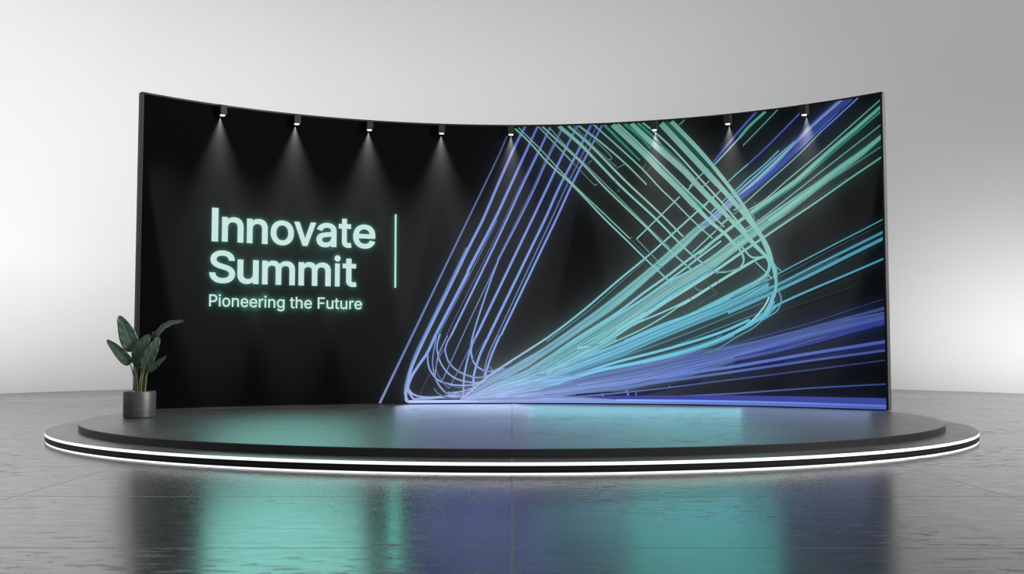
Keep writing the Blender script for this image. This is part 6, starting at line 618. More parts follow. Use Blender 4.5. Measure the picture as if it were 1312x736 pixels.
1-449,414,2,144,172,208 -54,585,8,134,175,204 339,760,12,126,176,197 707,986,13,120,177,192 1075,1211,13,117,177,189 1442,1437,14,114,178,187 1808,1663,13,114,178,184 2172,1888,12,116,177,181 2528,2122,12,117,177,178 2906,2312,10,119,176,174 3268,2523,8,120,176,171 3608,2762,8,122,175,168 3957,2982,7,121,173,164 4303,3198,6,116,168,158 4651,3403,5,111,162,153 4999,3598,4,104,156,146 5337,3798,5,95,150,139 5679,3983,4,85,145,132 6006,4178,4,76,139,124
1-427,353,2,139,194,229 -9,462,5,132,196,226 409,570,7,126,196,221 787,778,8,122,197,218 1165,988,9,120,198,216 1537,1207,9,118,198,214 1899,1441,8,119,198,212 2259,1673,8,120,197,210 2619,1903,8,121,197,208 2974,2134,6,122,197,206 3319,2375,5,123,196,203 3657,2618,5,124,196,201 3999,2849,4,123,194,198 4341,3074,4,120,190,194 4677,3297,4,116,186,191 5017,3507,4,111,182,186 5360,3703,4,105,178,181 5692,3904,4,98,174,176 6004,4121,4,92,171,171
1-12,467,3,143,188,218 405,581,13,133,189,211 782,791,14,128,190,206 1159,1004,15,125,191,203 1530,1225,15,122,192,200 1891,1461,14,123,191,197 2251,1694,14,125,191,193 2609,1926,14,127,190,190 2967,2154,11,128,189,187 3313,2392,9,130,189,183 3651,2636,8,131,188,180 3994,2866,8,130,186,176 4336,3090,7,124,180,170 4673,3312,6,118,174,164 5014,3520,5,111,167,157 5356,3718,5,101,161,149 5690,3916,4,91,155,141 6005,4130,4,82,150,134
1-24,501,3,151,197,230 386,632,12,141,199,222 760,848,13,135,200,217 1134,1065,14,132,201,214 1504,1288,14,129,201,211 1866,1521,13,129,201,207 2227,1752,13,131,200,204 2585,1985,13,133,200,200 2948,2202,10,135,199,196 3299,2432,8,136,198,193 3638,2675,8,137,198,189 3982,2902,7,137,195,185 4326,3124,7,131,189,178 4666,3341,5,125,183,172 5010,3545,5,117,176,165 5350,3744,5,106,170,157 5687,3938,4,96,163,148 6005,4146,4,86,157,141
1-436,379,2,76,106,125 -30,517,4,72,107,124 376,658,6,69,107,121 748,879,7,67,108,119 1120,1100,7,66,108,118 1488,1326,7,65,108,117 1850,1560,7,65,108,116 2211,1791,7,65,108,115 2567,2027,7,66,108,114 2935,2237,5,67,107,112 3288,2463,4,67,107,111 3627,2706,4,68,107,110 3973,2932,4,67,106,108 4317,3153,3,65,104,106 4660,3366,3,63,102,104 5005,3568,2,61,100,102 5344,3768,2,57,97,99 5683,3958,2,54,95,96 6005,4161,2,50,93,93
1-59,596,2,86,111,130 333,777,5,80,112,126 700,1004,5,76,113,122 1067,1231,5,75,113,121 1434,1456,5,73,113,119 1800,1681,5,73,113,117 2165,1905,5,74,113,115 2521,2139,5,75,113,113 2901,2325,4,76,112,111 3264,2533,3,77,112,109 3605,2772,3,77,112,107 3954,2991,3,77,110,105 4301,3206,3,74,107,101 4649,3410,3,70,103,97 4998,3604,2,66,99,93 5336,3804,2,60,96,89 5678,3987,2,54,92,84 6006,4182,2,49,89,79
1-843,244,4,185,204,255 -426,351,4,173,207,250 -9,460,6,161,211,245 408,572,9,150,212,236 785,784,9,144,213,231 1161,999,10,140,214,228 1531,1223,10,137,215,224 1891,1460,10,138,215,221 2250,1696,9,140,214,217 2607,1930,9,142,213,213 2965,2159,7,144,213,209 3311,2398,6,145,212,206 3648,2643,6,147,211,202 3991,2874,5,146,208,197 4333,3099,5,139,202,190 4671,3320,4,133,195,184 5013,3528,4,125,188,176 5354,3727,4,113,181,167 5689,3924,4,102,174,158 6005,4136,4,92,168,150
1-57,593,3,137,203,235 335,772,14,131,203,230 702,999,15,127,204,226 1069,1225,16,125,205,224 1436,1451,16,123,205,223 1802,1677,16,123,205,220 2167,1901,15,124,205,218 2522,2135,15,125,204,216 2902,2322,12,126,204,213 3265,2531,10,127,203,211 3605,2770,9,128,203,209 3955,2989,8,128,202,206 4301,3205,8,124,197,202 4649,3409,6,120,193,198 4998,3603,5,115,189,193 5336,3804,5,109,185,188 5678,3987,4,102,181,183 6006,4182,4,95,177,177
1-30,518,2,124,162,189 376,659,6,116,163,182 749,877,6,111,164,178 1121,1097,7,108,165,175 1490,1322,7,106,165,173 1853,1554,6,106,165,170 2214,1784,6,108,165,167 2571,2019,6,109,164,164 2938,2229,5,111,164,161 3291,2455,4,112,163,158 3630,2697,4,113,162,156 3976,2923,4,112,161,152 4319,3144,4,107,155,147 4662,3358,4,102,150,141 5007,3560,4,96,145,135 5346,3760,4,87,139,129 5684,3951,4,79,134,122 6005,4156,4,71,129,115
1-843,244,3,111,123,154 -426,351,3,104,125,151 -8,458,4,97,127,148 410,567,6,90,128,142 788,778,7,87,129,139 1164,991,7,85,129,137 1535,1212,7,83,130,135 1896,1449,7,83,129,133 2255,1683,7,85,129,131 2613,1916,7,86,129,129 2969,2146,5,87,128,126 3315,2386,4,88,128,124 3652,2631,4,89,127,122 3995,2862,4,88,126,119 4337,3087,3,84,121,115 4674,3310,3,80,117,111 5015,3518,2,75,113,106 5356,3716,2,68,109,101 5690,3915,2,62,105,95
1-843,244,4,114,149,181 -430,361,4,108,151,179 -16,480,4,103,153,176 397,601,6,98,153,173 773,815,7,95,154,170 1148,1031,7,94,154,169 1518,1254,7,92,154,167 1879,1489,7,93,154,166 2239,1723,6,94,154,164 2597,1956,6,94,154,162 2957,2179,5,95,153,160 3305,2414,4,96,153,159 3643,2658,4,97,153,157 3987,2887,4,96,151,155 4330,3111,4,93,148,152 4669,3330,4,90,145,149 5011,3536,4,87,142,145 5352,3735,2,82,139,141
1-18,486,3,137,179,209 394,610,13,128,181,201 769,826,14,122,182,197 1143,1043,14,120,182,194 1513,1267,15,117,183,191 1874,1502,14,118,183,188 2234,1735,13,119,182,185 2591,1970,13,121,182,182 2953,2190,11,122,181,178 3302,2424,9,124,180,175 3640,2668,8,125,180,172 3984,2896,7,124,178,168 4327,3120,7,119,172,162 4667,3337,6,113,166,156 5010,3543,5,106,160,150 5350,3742,5,97,154,142 5687,3937,4,87,149,135 6005,4145,4,78,143,128
1-422,340,2,150,181,218 0,436,4,140,184,213 422,534,6,130,185,205 802,741,7,125,186,201 1180,952,7,122,186,198 1552,1172,7,119,187,195 1911,1411,7,120,187,192 2270,1646,7,122,186,189 2629,1879,7,124,186,186 2981,2116,5,125,185,182 3323,2361,4,127,184,179 3661,2607,4,128,184,176 4002,2840,4,127,181,171 4343,3067,4,121,175,166 4678,3292,4,116,169,160 5018,3503,4,108,164,153 5360,3701,2,99,158,145
1-451,419,2,124,173,205 -58,594,8,119,175,203 335,772,12,113,175,198 703,996,13,109,176,195 1072,1219,14,108,176,194 1440,1441,14,106,177,192 1807,1664,13,106,177,190 2173,1886,13,107,176,188 2529,2118,13,108,176,186 2909,2306,10,109,176,184 3270,2516,8,110,175,182 3611,2754,8,111,175,180 3960,2973,7,111,174,178 4306,3188,7,107,170,174 4653,3394,5,104,167,171 5001,3589,5,100,163,167 5340,3788,5,94,160,162 5681,3973,4,88,156,157 6006,4171,4,82,153,153
1-36,535,3,115,150,175 367,683,13,107,151,169 739,902,14,102,152,165 1111,1122,15,100,152,162 1481,1344,15,98,153,160 1844,1574,14,98,153,157 2207,1801,13,100,152,155 2564,2034,13,101,152,152 2934,2240,11,102,151,149 3288,2463,9,103,151,146 3628,2704,8,104,150,144 3974,2928,7,104,148,141 4318,3148,7,99,144,136 4661,3360,6,95,139,131 5006,3561,5,89,134,125 5346,3760,5,81,129,119 5684,3951,4,73,124,113 6005,4155,4,65,120,107
1-428,355,2,173,207,250 -12,469,6,161,211,245 403,584,9,150,212,236 780,797,10,144,213,231 1156,1012,11,140,214,228 1526,1235,11,137,215,225 1886,1472,10,138,215,221 2246,1706,10,140,214,217 2603,1941,10,142,213,213 2961,2167,8,144,213,210 3308,2404,6,145,212,206 3646,2649,6,147,211,202 3990,2879,5,146,208,197 4332,3103,5,139,202,190 4671,3324,4,133,195,184 5012,3531,4,125,188,176 5353,3730,4,113,181,167 5688,3927,2,102,174,158
1-437,380,2,122,170,201 -29,516,5,116,172,199 378,654,7,111,172,194 752,870,7,107,173,191 1125,1087,8,106,173,190 1495,1308,8,104,174,188 1859,1539,8,104,173,186 2221,1768,7,105,173,184 2578,2000,7,106,173,182 2944,2213,6,107,173,181 3296,2440,5,108,172,179 3635,2682,4,109,172,177 3981,2908,4,108,170,174 4324,3129,4,105,167,171 4665,3344,4,102,163,167 5009,3547,4,98,160,163 5350,3745,4,92,157,159 5686,3939,4,86,153,154 6005,4146,4,81,150,150
1-432,368,2,107,128,155 -21,493,4,100,130,152 390,621,6,93,131,146 765,836,7,89,132,143 1139,1053,7,87,132,141 1509,1276,7,85,133,139 1870,1510,7,85,133,137 2231,1742,7,87,132,134 2588,1976,7,88,132,132 2951,2195,5,89,132,130 3301,2427,4,90,131,127 3639,2670,4,91,131,125 3984,2898,4,90,129,122 4326,3121,3,86,125,118 4667,3338,3,82,121,114 5010,3543,2,77,116,109 5350,3742,2,70,112,103 5687,3936,2,63,108,98 6005,4145,2,57,104,93
1-14,475,2,142,186,216 400,593,6,132,187,208 776,806,6,127,188,204 1152,1021,7,124,189,201 1522,1244,7,121,189,198 1883,1479,7,122,189,195 2243,1713,6,123,188,191 2601,1946,6,125,188,188 2960,2171,5,127,187,185 3308,2407,4,128,187,181 3646,2651,4,129,186,178 3989,2880,4,128,184,174 4331,3104,4,123,178,168 4670,3324,4,117,172,162 5012,3531,4,110,166,155 5353,3730,4,100,160,147 5689,3926,4,90,154,140 6005,4138,4,81,148,132
1-843,244,4,142,187,227 -424,345,4,135,189,224 -3,445,5,129,191,221 417,547,7,122,192,216 797,754,8,119,192,213 1175,965,9,117,193,211 1547,1184,9,115,193,209 1907,1421,8,116,193,207 2266,1656,8,117,193,205 2625,1887,8,118,192,203 2978,2122,6,119,192,201 3322,2366,5,120,191,198 3659,2611,5,121,191,196 4001,2843,4,120,189,194 4342,3069,4,117,185,190 4678,3294,4,113,182,186 5018,3504,4,108,178,182 5360,3702,4,102,174,177 5692,3903,4,96,170,172 6004,4120,4,90,167,167
1-440,389,2,138,165,200 -36,533,5,129,168,196 368,680,7,120,169,189 741,898,8,115,170,185 1113,1117,8,112,171,182 1483,1339,8,110,171,179 1847,1568,8,110,171,177 2210,1796,7,112,171,173 2567,2028,7,113,170,170 2936,2235,6,115,170,167 3290,2458,5,116,169,164 3629,2699,5,117,168,161 3976,2924,4,117,166,158 4320,3144,4,111,161,152 4662,3357,4,106,156,147 5007,3558,4,100,150,140 5347,3756,4,91,145,133 5685,3948,2,82,139,126
1-14,474,3,128,168,196 400,593,12,120,169,189 776,808,14,115,170,185 1151,1025,14,112,171,182 1520,1249,15,110,172,179 1880,1486,14,110,171,176 2240,1721,13,112,171,173 2596,1957,13,113,170,170 2956,2181,10,115,170,167 3304,2416,9,116,169,164 3642,2661,8,117,169,161 3986,2891,7,116,166,157 4328,3115,7,111,161,152 4668,3334,6,106,156,147 5011,3540,5,100,150,141 5351,3740,5,91,145,133 5687,3935,4,82,139,126 6005,4144,4,73,134,120
1-429,360,2,135,189,224 -15,476,4,129,191,221 400,593,5,123,192,216 777,804,5,119,192,213 1153,1018,6,117,193,211 1524,1238,6,115,193,209 1886,1472,6,116,193,207 2247,1704,5,117,192,205 2605,1936,5,118,192,203 2964,2162,4,119,192,201 3311,2398,4,120,191,198 3649,2641,4,121,191,196 3992,2871,4,120,189,194 4334,3095,4,117,185,190 4673,3316,4,113,182,186 5014,3523,4,108,178,182 5355,3721,4,102,174,177 5690,3918,2,96,170,172
1-843,244,4,183,202,253 -441,391,4,171,205,248 -37,538,4,160,208,243 366,687,7,149,210,235 738,905,7,143,211,229 1110,1124,8,139,212,226 1480,1345,8,136,213,223 1844,1574,8,137,212,219 2208,1800,7,138,212,215 2565,2032,7,140,211,211 2935,2238,6,142,210,208 3289,2460,5,144,210,204 3629,2701,4,145,209,200 3975,2925,4,145,207,195 4319,3144,4,138,200,189 4662,3357,4,132,193,182 5007,3558,4,124,186,174 5347,3756,4,112,179,166 5685,3947,2,101,173,157
1-438,385,2,107,128,155 -33,527,3,100,130,152 371,673,4,93,131,146 743,892,4,89,132,143 1115,1113,5,87,132,141 1483,1338,5,85,133,139 1846,1569,4,85,133,137 2208,1799,4,86,132,134 2565,2033,4,88,132,132 2933,2241,3,89,131,130 3288,2464,3,90,131,127 3627,2706,3,91,130,125 3973,2931,3,90,129,122 4317,3152,3,86,125,118 4660,3364,3,82,120,114 5005,3565,2,77,116,109 5345,3765,2,70,112,103 5684,3955,2,63,108,98 6005,4159,2,57,104,93
1-843,244,4,142,186,226 -435,377,4,135,188,223 -27,510,4,129,190,220 381,646,5,123,191,216 755,862,5,119,192,212 1128,1079,5,117,192,211 1498,1302,6,115,193,209 1861,1534,5,116,192,207 2223,1764,5,117,192,205 2580,1997,5,118,192,202 2945,2210,4,119,191,200 3297,2439,4,120,191,198 3636,2681,4,121,191,196 3981,2907,4,120,189,193 4324,3129,4,116,185,189 4665,3345,4,113,181,186 5009,3548,4,108,177,181 5349,3747,4,102,174,176 5686,3940,4,96,170,171 6005,4147,4,90,166,167
11076,1109,15,152,190,180 1716,1451,15,152,190,180 2164,1751,15,152,190,180 2611,2046,15,152,190,180 3057,2316,15,152,190,180 3501,2579,15,152,190,180 3881,2819,15,152,190,180
12176,1662,28,70,150,180 2610,1958,28,70,150,180 3120,2258,27,70,150,180 3310,2376,27,70,150,180
11716,1375,51,129,201,209 2311,1711,48,132,200,203 2864,2034,46,134,200,197 3331,2313,44,136,199,193 3734,2569,42,138,198,188
13991,3033,15,27,72,65 4513,3360,14,27,72,65 5051,3663,14,27,72,65
14197,3056,39,137,197,186 4788,3426,39,126,186,175 5324,3752,38,110,175,162 5754,3990,38,97,167,151 6005,4151,38,89,162,145
13820,2945,20,125,179,170 3991,3045,19,124,177,167 4136,3133,19,121,174,165 4547,3413,19,115,167,158 4956,3683,19,107,160,151 5363,3941,19,96,153,142 6009,4328,18,78,142,127
14070,2906,18,106,151,143 4447,3118,18,100,146,138 5111,3556,18,89,136,127 5533,3774,17,79,130,119 5953,3981,17,68,124,111 6014,4007,17,67,123,110
13727,2569,39,131,188,180 3917,2682,37,131,187,177 4106,2797,36,128,184,174 4558,3062,33,121,176,166 4896,3250,31,115,170,160 5456,3568,29,98,160,147 6011,3855,27,82,150,134
14069,2826,12,64,92,87 4559,3104,12,60,88,83 5109,3427,12,54,83,77 5456,3608,12,49,80,73
11076,1071,58,111,168,179 1157,1084,59,110,168,179 1239,1097,60,110,168,178 1321,1110,61,109,168,177 1402,1123,62,108,168,177 1483,1139,66,108,168,176 1558,1173,59,107,169,176 1633,1208,53,107,169,175 1708,1242,47,108,168,175
11076,1088,26,141,214,228 1157,1102,26,140,214,228 1237,1116,26,140,214,227 1318,1131,27,139,214,226 1398,1145,27,138,215,226 1478,1163,29,138,215,225 1552,1196,26,137,215,224 1627,1229,8,137,215,224
11241,1079,9,108,166,176 1323,1090,27,107,166,175 1406,1102,27,107,166,174 1489,1115,29,106,166,174 1564,1151,26,106,166,173 1639,1187,8,106,166,173
11237,1120,9,99,152,161 1318,1133,25,98,152,160 1398,1147,25,98,152,160 1477,1165,27,97,152,159 1552,1197,24,97,152,159 1627,1229,21,97,152,158 1702,1261,19,97,152,158
1-843,244,25,173,191,239 -141,478,26,154,197,232 563,714,26,136,200,218 1467,1153,25,129,201,211 2009,1474,25,130,201,206 2481,1671,25,133,200,201 2761,1798,25,134,200,198 3116,1974,25,135,199,195
1-843,244,23,165,182,228 -290,425,23,151,186,222 264,608,23,137,189,214 819,791,23,128,190,206 1702,1201,23,123,192,199 2169,1415,23,125,191,195 2557,1639,23,127,190,191 2761,1780,22,128,190,189
12710,1755,42,134,200,199 2862,1828,42,134,200,197 3328,2105,42,136,199,193 3731,2330,42,138,198,188 3946,2443,41,137,196,186
13731,2330,37,138,198,188 3946,2443,36,137,196,186 4064,2487,36,135,194,183 4145,2501,36,134,192,182
13060,2596,42,129,190,186 3436,2879,48,130,189,182 3899,3192,54,132,188,178 4139,3340,60,128,184,174 4642,3637,66,119,174,164
14642,3637,66,119,174,164 5214,4065,59,106,164,153 5643,4348,53,93,157,143 6015,4596,48,82,150,134
13824,3215,22,125,179,170 4140,3389,22,121,174,165 4518,3673,22,115,168,158 5121,4088,21,103,158,147 5564,4400,21,91,150,137 6005,4695,20,78,143,128
13898,3143,37,40,122,115 4138,3284,35,40,122,115 4641,3583,32,40,122,115 5289,4050,30,40,122,115 6013,4527,27,40,122,115
13636,3252,20,124,179,171 3811,3356,20,125,179,170 4143,3621,19,121,174,165 4668,4020,19,113,165,156 5069,4362,19,105,159,148
15069,4362,21,95,120,205 5340,4556,21,95,120,205 5652,4779,21,95,120,205
14374,4051,38,52,71,136 4494,4149,38,52,71,136 4614,4247,38,52,71,136 4733,4343,38,52,71,136 4853,4439,38,52,71,136 4973,4531,37,52,71,136 5098,4618,35,52,71,136 5222,4704,34,52,71,136 5345,4788,33,52,71,136
14423,4046,38,47,65,124 4543,4145,38,47,65,124 4664,4242,38,47,65,124 4784,4339,38,47,65,124 4904,4434,38,47,65,124 5025,4527,37,47,65,124 5149,4614,35,47,65,124 5273,4701,34,47,65,124 5397,4786,33,47,65,124
14471,4041,38,54,73,139 4592,4140,38,54,73,139 4713,4238,38,54,73,139 4834,4334,38,54,73,139 4955,4430,38,54,73,139 5077,4522,37,54,73,139 5201,4611,36,54,73,139 5325,4698,35,54,73,139 5449,4784,33,54,73,139
14520,4036,38,48,66,126 4642,4135,38,48,66,126 4763,4233,38,48,66,126 4885,4330,38,48,66,126 5006,4425,38,48,66,126 5129,4517,37,48,66,126 5253,4607,36,48,66,126 5377,4695,35,48,66,126 5501,4781,34,48,66,126
14568,4031,38,48,66,126 4691,4130,38,48,66,126 4813,4228,38,48,66,126 4935,4325,38,48,66,126 5057,4421,37,48,66,126 5180,4513,37,48,66,126 5305,4603,36,48,66,126 5428,4691,35,48,66,126 5552,4779,34,48,66,126
14710,4238,5,39,54,103 4828,4335,16,39,54,103 4945,4431,16,39,54,103 5065,4523,16,39,54,103 5186,4612,16,39,54,103 5307,4699,16,39,54,103 5428,4784,16,39,54,103
14592,4140,6,49,67,129 4718,4237,17,49,67,129 4844,4333,17,49,67,129 4970,4428,17,49,67,129 5097,4520,17,49,67,129 5226,4609,17,49,67,129 5355,4696,17,49,67,129 5484,4782,17,49,67,129
14465,4041,16,46,63,120 4587,4140,16,46,63,120 4710,4238,17,46,63,120 4832,4335,17,46,63,120 4954,4430,17,46,63,120 5077,4522,17,46,63,120 5203,4610,17,46,63,120 5328,4697,17,46,63,120 5453,4783,17,46,63,120
14662,4242,10,74,101,193 4780,4339,29,74,101,193 4897,4435,28,74,101,193 5016,4527,28,74,101,193 5138,4615,28,74,101,193 5259,4701,28,74,101,193 5381,4786,28,74,101,193
14548,4033,24,73,99,189 4670,4132,24,73,99,189 4792,4230,25,73,99,189 4914,4327,25,73,99,189 5036,4423,25,73,99,189 5159,4515,25,73,99,189 5284,4604,25,73,99,189 5408,4693,25,73,99,189 5532,4780,25,73,99,189
14670,4242,6,45,61,117 4793,4338,17,45,61,117 4916,4433,17,45,61,117 5041,4525,17,45,61,117 5169,4613,17,45,61,117 5296,4699,17,45,61,117 5423,4785,17,45,61,117
14638,4245,10,55,75,142 4759,4341,28,55,75,142 4880,4436,28,55,75,142 5002,4529,28,55,75,142 5127,4616,28,55,75,142 5252,4702,28,55,75,142 5376,4787,28,55,75,142
14588,4029,29,74,101,193 4709,4128,29,74,101,193 4829,4226,29,74,101,193 4949,4324,28,74,101,193 5069,4419,28,74,101,193 5191,4512,28,74,101,193 5313,4602,10,74,101,193
14273,3927,41,112,130,184 4412,4035,41,112,130,184 4930,4463,40,112,130,184 5418,4805,40,112,130,184
14549,4033,29,40,56,130 5040,4419,28,40,56,130 5529,4786,28,40,56,130
13144,3052,51,97,134,158 3335,3203,59,97,134,158 3521,3360,63,97,134,158 3706,3514,65,97,134,158 3895,3662,64,97,134,158 4081,3810,61,97,134,158 4266,3957,53,97,134,158 4449,4103,41,97,134,158 4630,4247,16,97,134,158
13175,3019,51,108,148,175 3371,3164,59,108,148,175 3559,3317,63,108,148,175 3745,3470,65,108,148,175 3933,3618,64,108,148,175 4117,3767,60,108,148,175 4296,3919,53,108,148,175 4472,4073,40,108,148,175 4637,4235,16,108,148,175
13154,3041,7,71,98,116 3346,3192,8,71,98,116 3531,3348,9,71,98,116 3715,3503,9,71,98,116 3903,3652,9,71,98,116 4088,3802,9,71,98,116 4271,3951,8,71,98,116 4452,4099,2,71,98,116
13338,3201,2,87,119,141 3522,3359,7,87,119,141 3705,3515,8,87,119,141 3892,3665,7,87,119,141 4077,3814,7,87,119,141 4261,3963,6,87,119,141 4445,4109,2,87,119,141
13541,3337,7,94,129,152 3725,3492,19,94,129,152 3913,3641,19,94,129,152 4097,3791,18,94,129,152 4279,3941,16,94,129,152 4458,4091,12,94,129,152 4633,4243,5,94,129,152
13544,3334,7,130,179,211 3729,3488,21,130,179,211 3916,3637,21,130,179,211 4100,3787,20,130,179,211 4281,3938,17,130,179,211 4460,4088,13,130,179,211 4633,4241,5,130,179,211
13130,3067,12,134,185,218 3319,3221,14,134,185,218 3503,3379,15,134,185,218 3688,3535,15,134,185,218 3877,3683,15,134,185,218 4064,3830,14,134,185,218 4250,3976,13,134,185,218 4438,4117,9,134,185,218 4627,4254,4,134,185,218
13523,3358,4,63,87,103 3708,3512,13,63,87,103 3897,3659,12,63,87,103 4084,3807,12,63,87,103 4268,3954,10,63,87,103 4451,4100,8,63,87,103 4631,4246,4,63,87,103
13179,3015,7,79,108,128 3374,3160,9,79,108,128 3562,3313,9,79,108,128 3748,3466,10,79,108,128 3936,3614,9,79,108,128 4120,3764,9,79,108,128 4299,3917,8,79,108,128 4473,4071,6,79,108,128 4637,4234,3,79,108,128
13367,3168,6,134,185,218 3554,3323,18,134,185,218 3739,3476,19,134,185,218 3926,3625,19,134,185,218 4110,3775,18,134,185,218 4290,3927,16,134,185,218 4466,4080,12,134,185,218 4635,4238,4,134,185,218
13657,3411,49,61,77,152 3793,3499,46,61,77,152 3929,3587,43,61,77,152 4064,3673,41,61,77,152 4191,3770,43,61,77,152 4316,3868,43,61,77,152 4441,3965,43,61,77,152 4565,4061,39,61,77,152 4688,4156,30,61,77,152
13694,3384,49,54,69,136 3829,3474,46,54,69,136 3963,3563,43,54,69,136 4097,3651,41,54,69,136 4224,3747,43,54,69,136 4349,3845,43,54,69,136 4474,3941,43,54,69,136 4595,4040,39,54,69,136 4713,4142,30,54,69,136
13918,3594,5,74,94,186 4055,3679,13,74,94,186 4182,3776,14,74,94,186 4308,3873,13,74,94,186 4434,3970,5,74,94,186
13925,3589,7,64,81,161 4060,3676,18,64,81,161 4185,3774,18,64,81,161 4308,3873,18,64,81,161 4432,3971,18,64,81,161 4556,4067,16,64,81,161 4679,4162,13,64,81,161
13957,3567,4,42,54,106 4091,3655,10,42,54,106 4217,3752,10,42,54,106 4340,3851,10,42,54,106 4464,3948,10,42,54,106 4586,4046,9,42,54,106 4704,4147,7,42,54,106
13679,3395,20,66,84,166 3815,3483,19,66,84,166 3951,3571,18,66,84,166 4087,3658,17,66,84,166 4215,3754,17,66,84,166 4341,3850,17,66,84,166 4467,3946,17,66,84,166 4590,4043,15,66,84,166 4709,4144,12,66,84,166
13921,3592,4,71,90,178 4056,3678,10,71,90,178 4182,3776,10,71,90,178 4307,3874,10,71,90,178 4432,3971,4,71,90,178
13281,3110,55,136,142,202 3446,3251,54,136,142,202 3650,3418,54,136,142,202
13317,4046,35,68,78,160 3707,4474,34,68,78,160 4034,4793,34,68,78,160
13361,4030,22,120,180,185 3721,4377,22,120,180,185 3905,4554,22,120,180,185
13751,4408,42,72,155,130 3905,4566,42,72,155,130 4172,4771,41,72,155,130
12925,3682,18,132,181,171 3146,3882,17,132,178,168 3361,4030,17,129,177,166
13796,4267,18,70,150,120 4093,4533,18,70,150,120 4373,4783,18,70,150,120
13872,3963,27,66,80,160 4151,4187,27,66,80,160 4722,4677,26,66,80,160
13448,3400,21,100,168,182 3660,3563,21,100,168,182 3869,3741,21,100,168,182 4148,3944,21,100,168,182 4376,4136,21,100,168,182
13515,3681,20,100,172,172 3706,3841,20,100,172,172 3872,3963,20,100,172,172
152,4737,26,108,161,149 298,4500,26,120,173,161 583,4177,26,128,176,166 1008,3773,26,132,181,171 1521,3218,26,130,187,177 1914,2823,25,127,189,181 2183,2548,25,122,186,184 2625,2121,25,113,181,188
1110,4753,18,101,152,140 474,4386,18,117,166,155 738,4095,18,124,168,159 1060,3746,18,125,172,162 1598,3216,18,124,178,168 1942,2873,18,122,180,172
11942,2873,10,64,95,90 2360,2455,10,60,92,92 2487,2363,10,59,92,93
1441,4768,22,95,142,132 739,4446,22,109,156,146 996,4169,22,115,159,149
1996,4169,13,83,115,108 1369,3764,13,86,117,111
1506,4769,29,105,158,146 1151,4150,28,128,176,166 1531,3733,27,132,181,171 2225,3038,26,130,189,179 2471,2780,25,127,188,181 2843,2428,24,120,185,185 2956,2329,24,118,183,186
1617,4758,16,90,135,125 902,4426,16,104,148,138 1216,4118,15,110,150,141 1594,3731,15,112,154,145 2238,3055,15,111,160,152 2592,2701,15,107,159,155
1778,4774,62,105,157,145 1140,4452,50,121,173,162 1371,4204,39,127,176,165
11371,4204,39,127,176,165 1814,3723,35,132,181,171 2379,3172,32,130,187,177 2858,2666,28,125,187,182 3147,2419,25,120,185,185
1934,4772,39,104,157,145 1295,4441,35,121,173,162 1859,3841,32,132,180,170 2456,3250,28,131,186,176 2814,2876,25,129,190,180
11024,4772,16,73,110,101 1411,4359,15,86,122,114 1731,4062,15,91,124,117
11109,4770,34,99,149,138 1463,4487,30,114,164,153 1881,4107,26,122,168,158 2224,3747,23,125,171,162
11373,4516,13,96,138,129 1527,4367,13,98,139,130 1655,4207,13,101,141,132 1603,4183,13,102,141,132
11322,4804,26,101,153,141 1474,4668,25,111,164,152 2130,4034,24,130,177,167 2427,3697,23,132,181,171 2680,3438,22,131,184,174 3033,3067,21,130,188,178 3290,2826,20,128,189,181
11529,4770,44,45,125,108 1862,4418,35,45,125,108 2118,4147,25,45,125,108
11729,4776,46,45,135,118 2234,4282,43,45,135,118 2729,3757,40,45,135,118 3131,3306,37,45,135,118
11664,4769,83,100,150,139 2132,4311,84,120,169,158 2444,3966,85,128,173,163 2723,3681,86,128,176,166 3005,3363,87,127,179,169
12627,3775,76,134,184,173 3005,3369,67,134,188,178 3251,3102,58,133,191,181 3505,2875,50,132,194,184 3691,2644,42,128,191,186
13629,2733,42,127,188,181 3704,2662,39,125,188,182 3765,2555,35,123,186,183 3786,2444,32,121,185,184 3731,2354,29,119,184,185 3636,2315,26,118,184,186 3454,2284,23,117,183,186 3309,2301,20,118,183,186 3234,2335,17,118,184,185
13725,2348,15,83,129,130 3561,2299,15,82,128,130 3423,2298,15,82,128,130
11761,4773,31,107,162,149 2285,4245,29,131,184,172 2830,3675,26,138,190,180 3157,3336,24,137,194,184 3481,3000,22,137,198,188
11813,4718,13,74,111,103 2323,4188,13,88,123,115 2804,3689,13,92,127,120
11864,4773,51,42,120,105 2146,4519,45,42,120,105 2286,4344,38,42,120,105
11974,4774,70,101,153,141 2287,4459,86,120,173,161 2567,4199,101,126,175,164
12440,4322,104,121,171,160 2832,3947,96,129,174,164 3109,3633,88,129,178,168 3459,3244,80,128,182,172
13409,3303,68,131,185,175 3670,3019,65,130,188,178 3865,2812,62,129,189,181 4041,2615,58,125,187,182 4127,2526,55,123,186,183 4188,2438,53,121,185,184 4199,2341,50,119,184,185 4160,2246,47,117,183,186 4034,2142,45,115,182,187 3846,2057,42,113,181,188 3480,1889,40,109,179,190 3050,1688,37,105,176,192
14185,2221,14,93,146,149 4059,2105,15,91,145,150 3870,2001,15,89,144,151 3619,1898,15,87,143,152
12083,4773,41,45,125,108 2377,4492,36,45,125,108 2656,4168,30,45,125,108 2883,3950,25,45,125,108
12168,4770,26,105,160,148 2416,4554,26,122,178,166 2682,4283,27,130,183,171 3223,3651,27,138,190,180 3457,3379,28,138,193,183 3696,3075,29,137,197,186 3832,2907,29,137,199,189
12440,4424,13,84,121,113 2783,4084,13,90,123,116 3135,3669,12,92,127,120
12546,4756,63,22,78,66 2938,4339,63,22,78,66 3340,3869,62,22,78,66
12469,4736,95,97,148,136 2836,4315,94,118,167,156 3388,3684,93,126,173,164
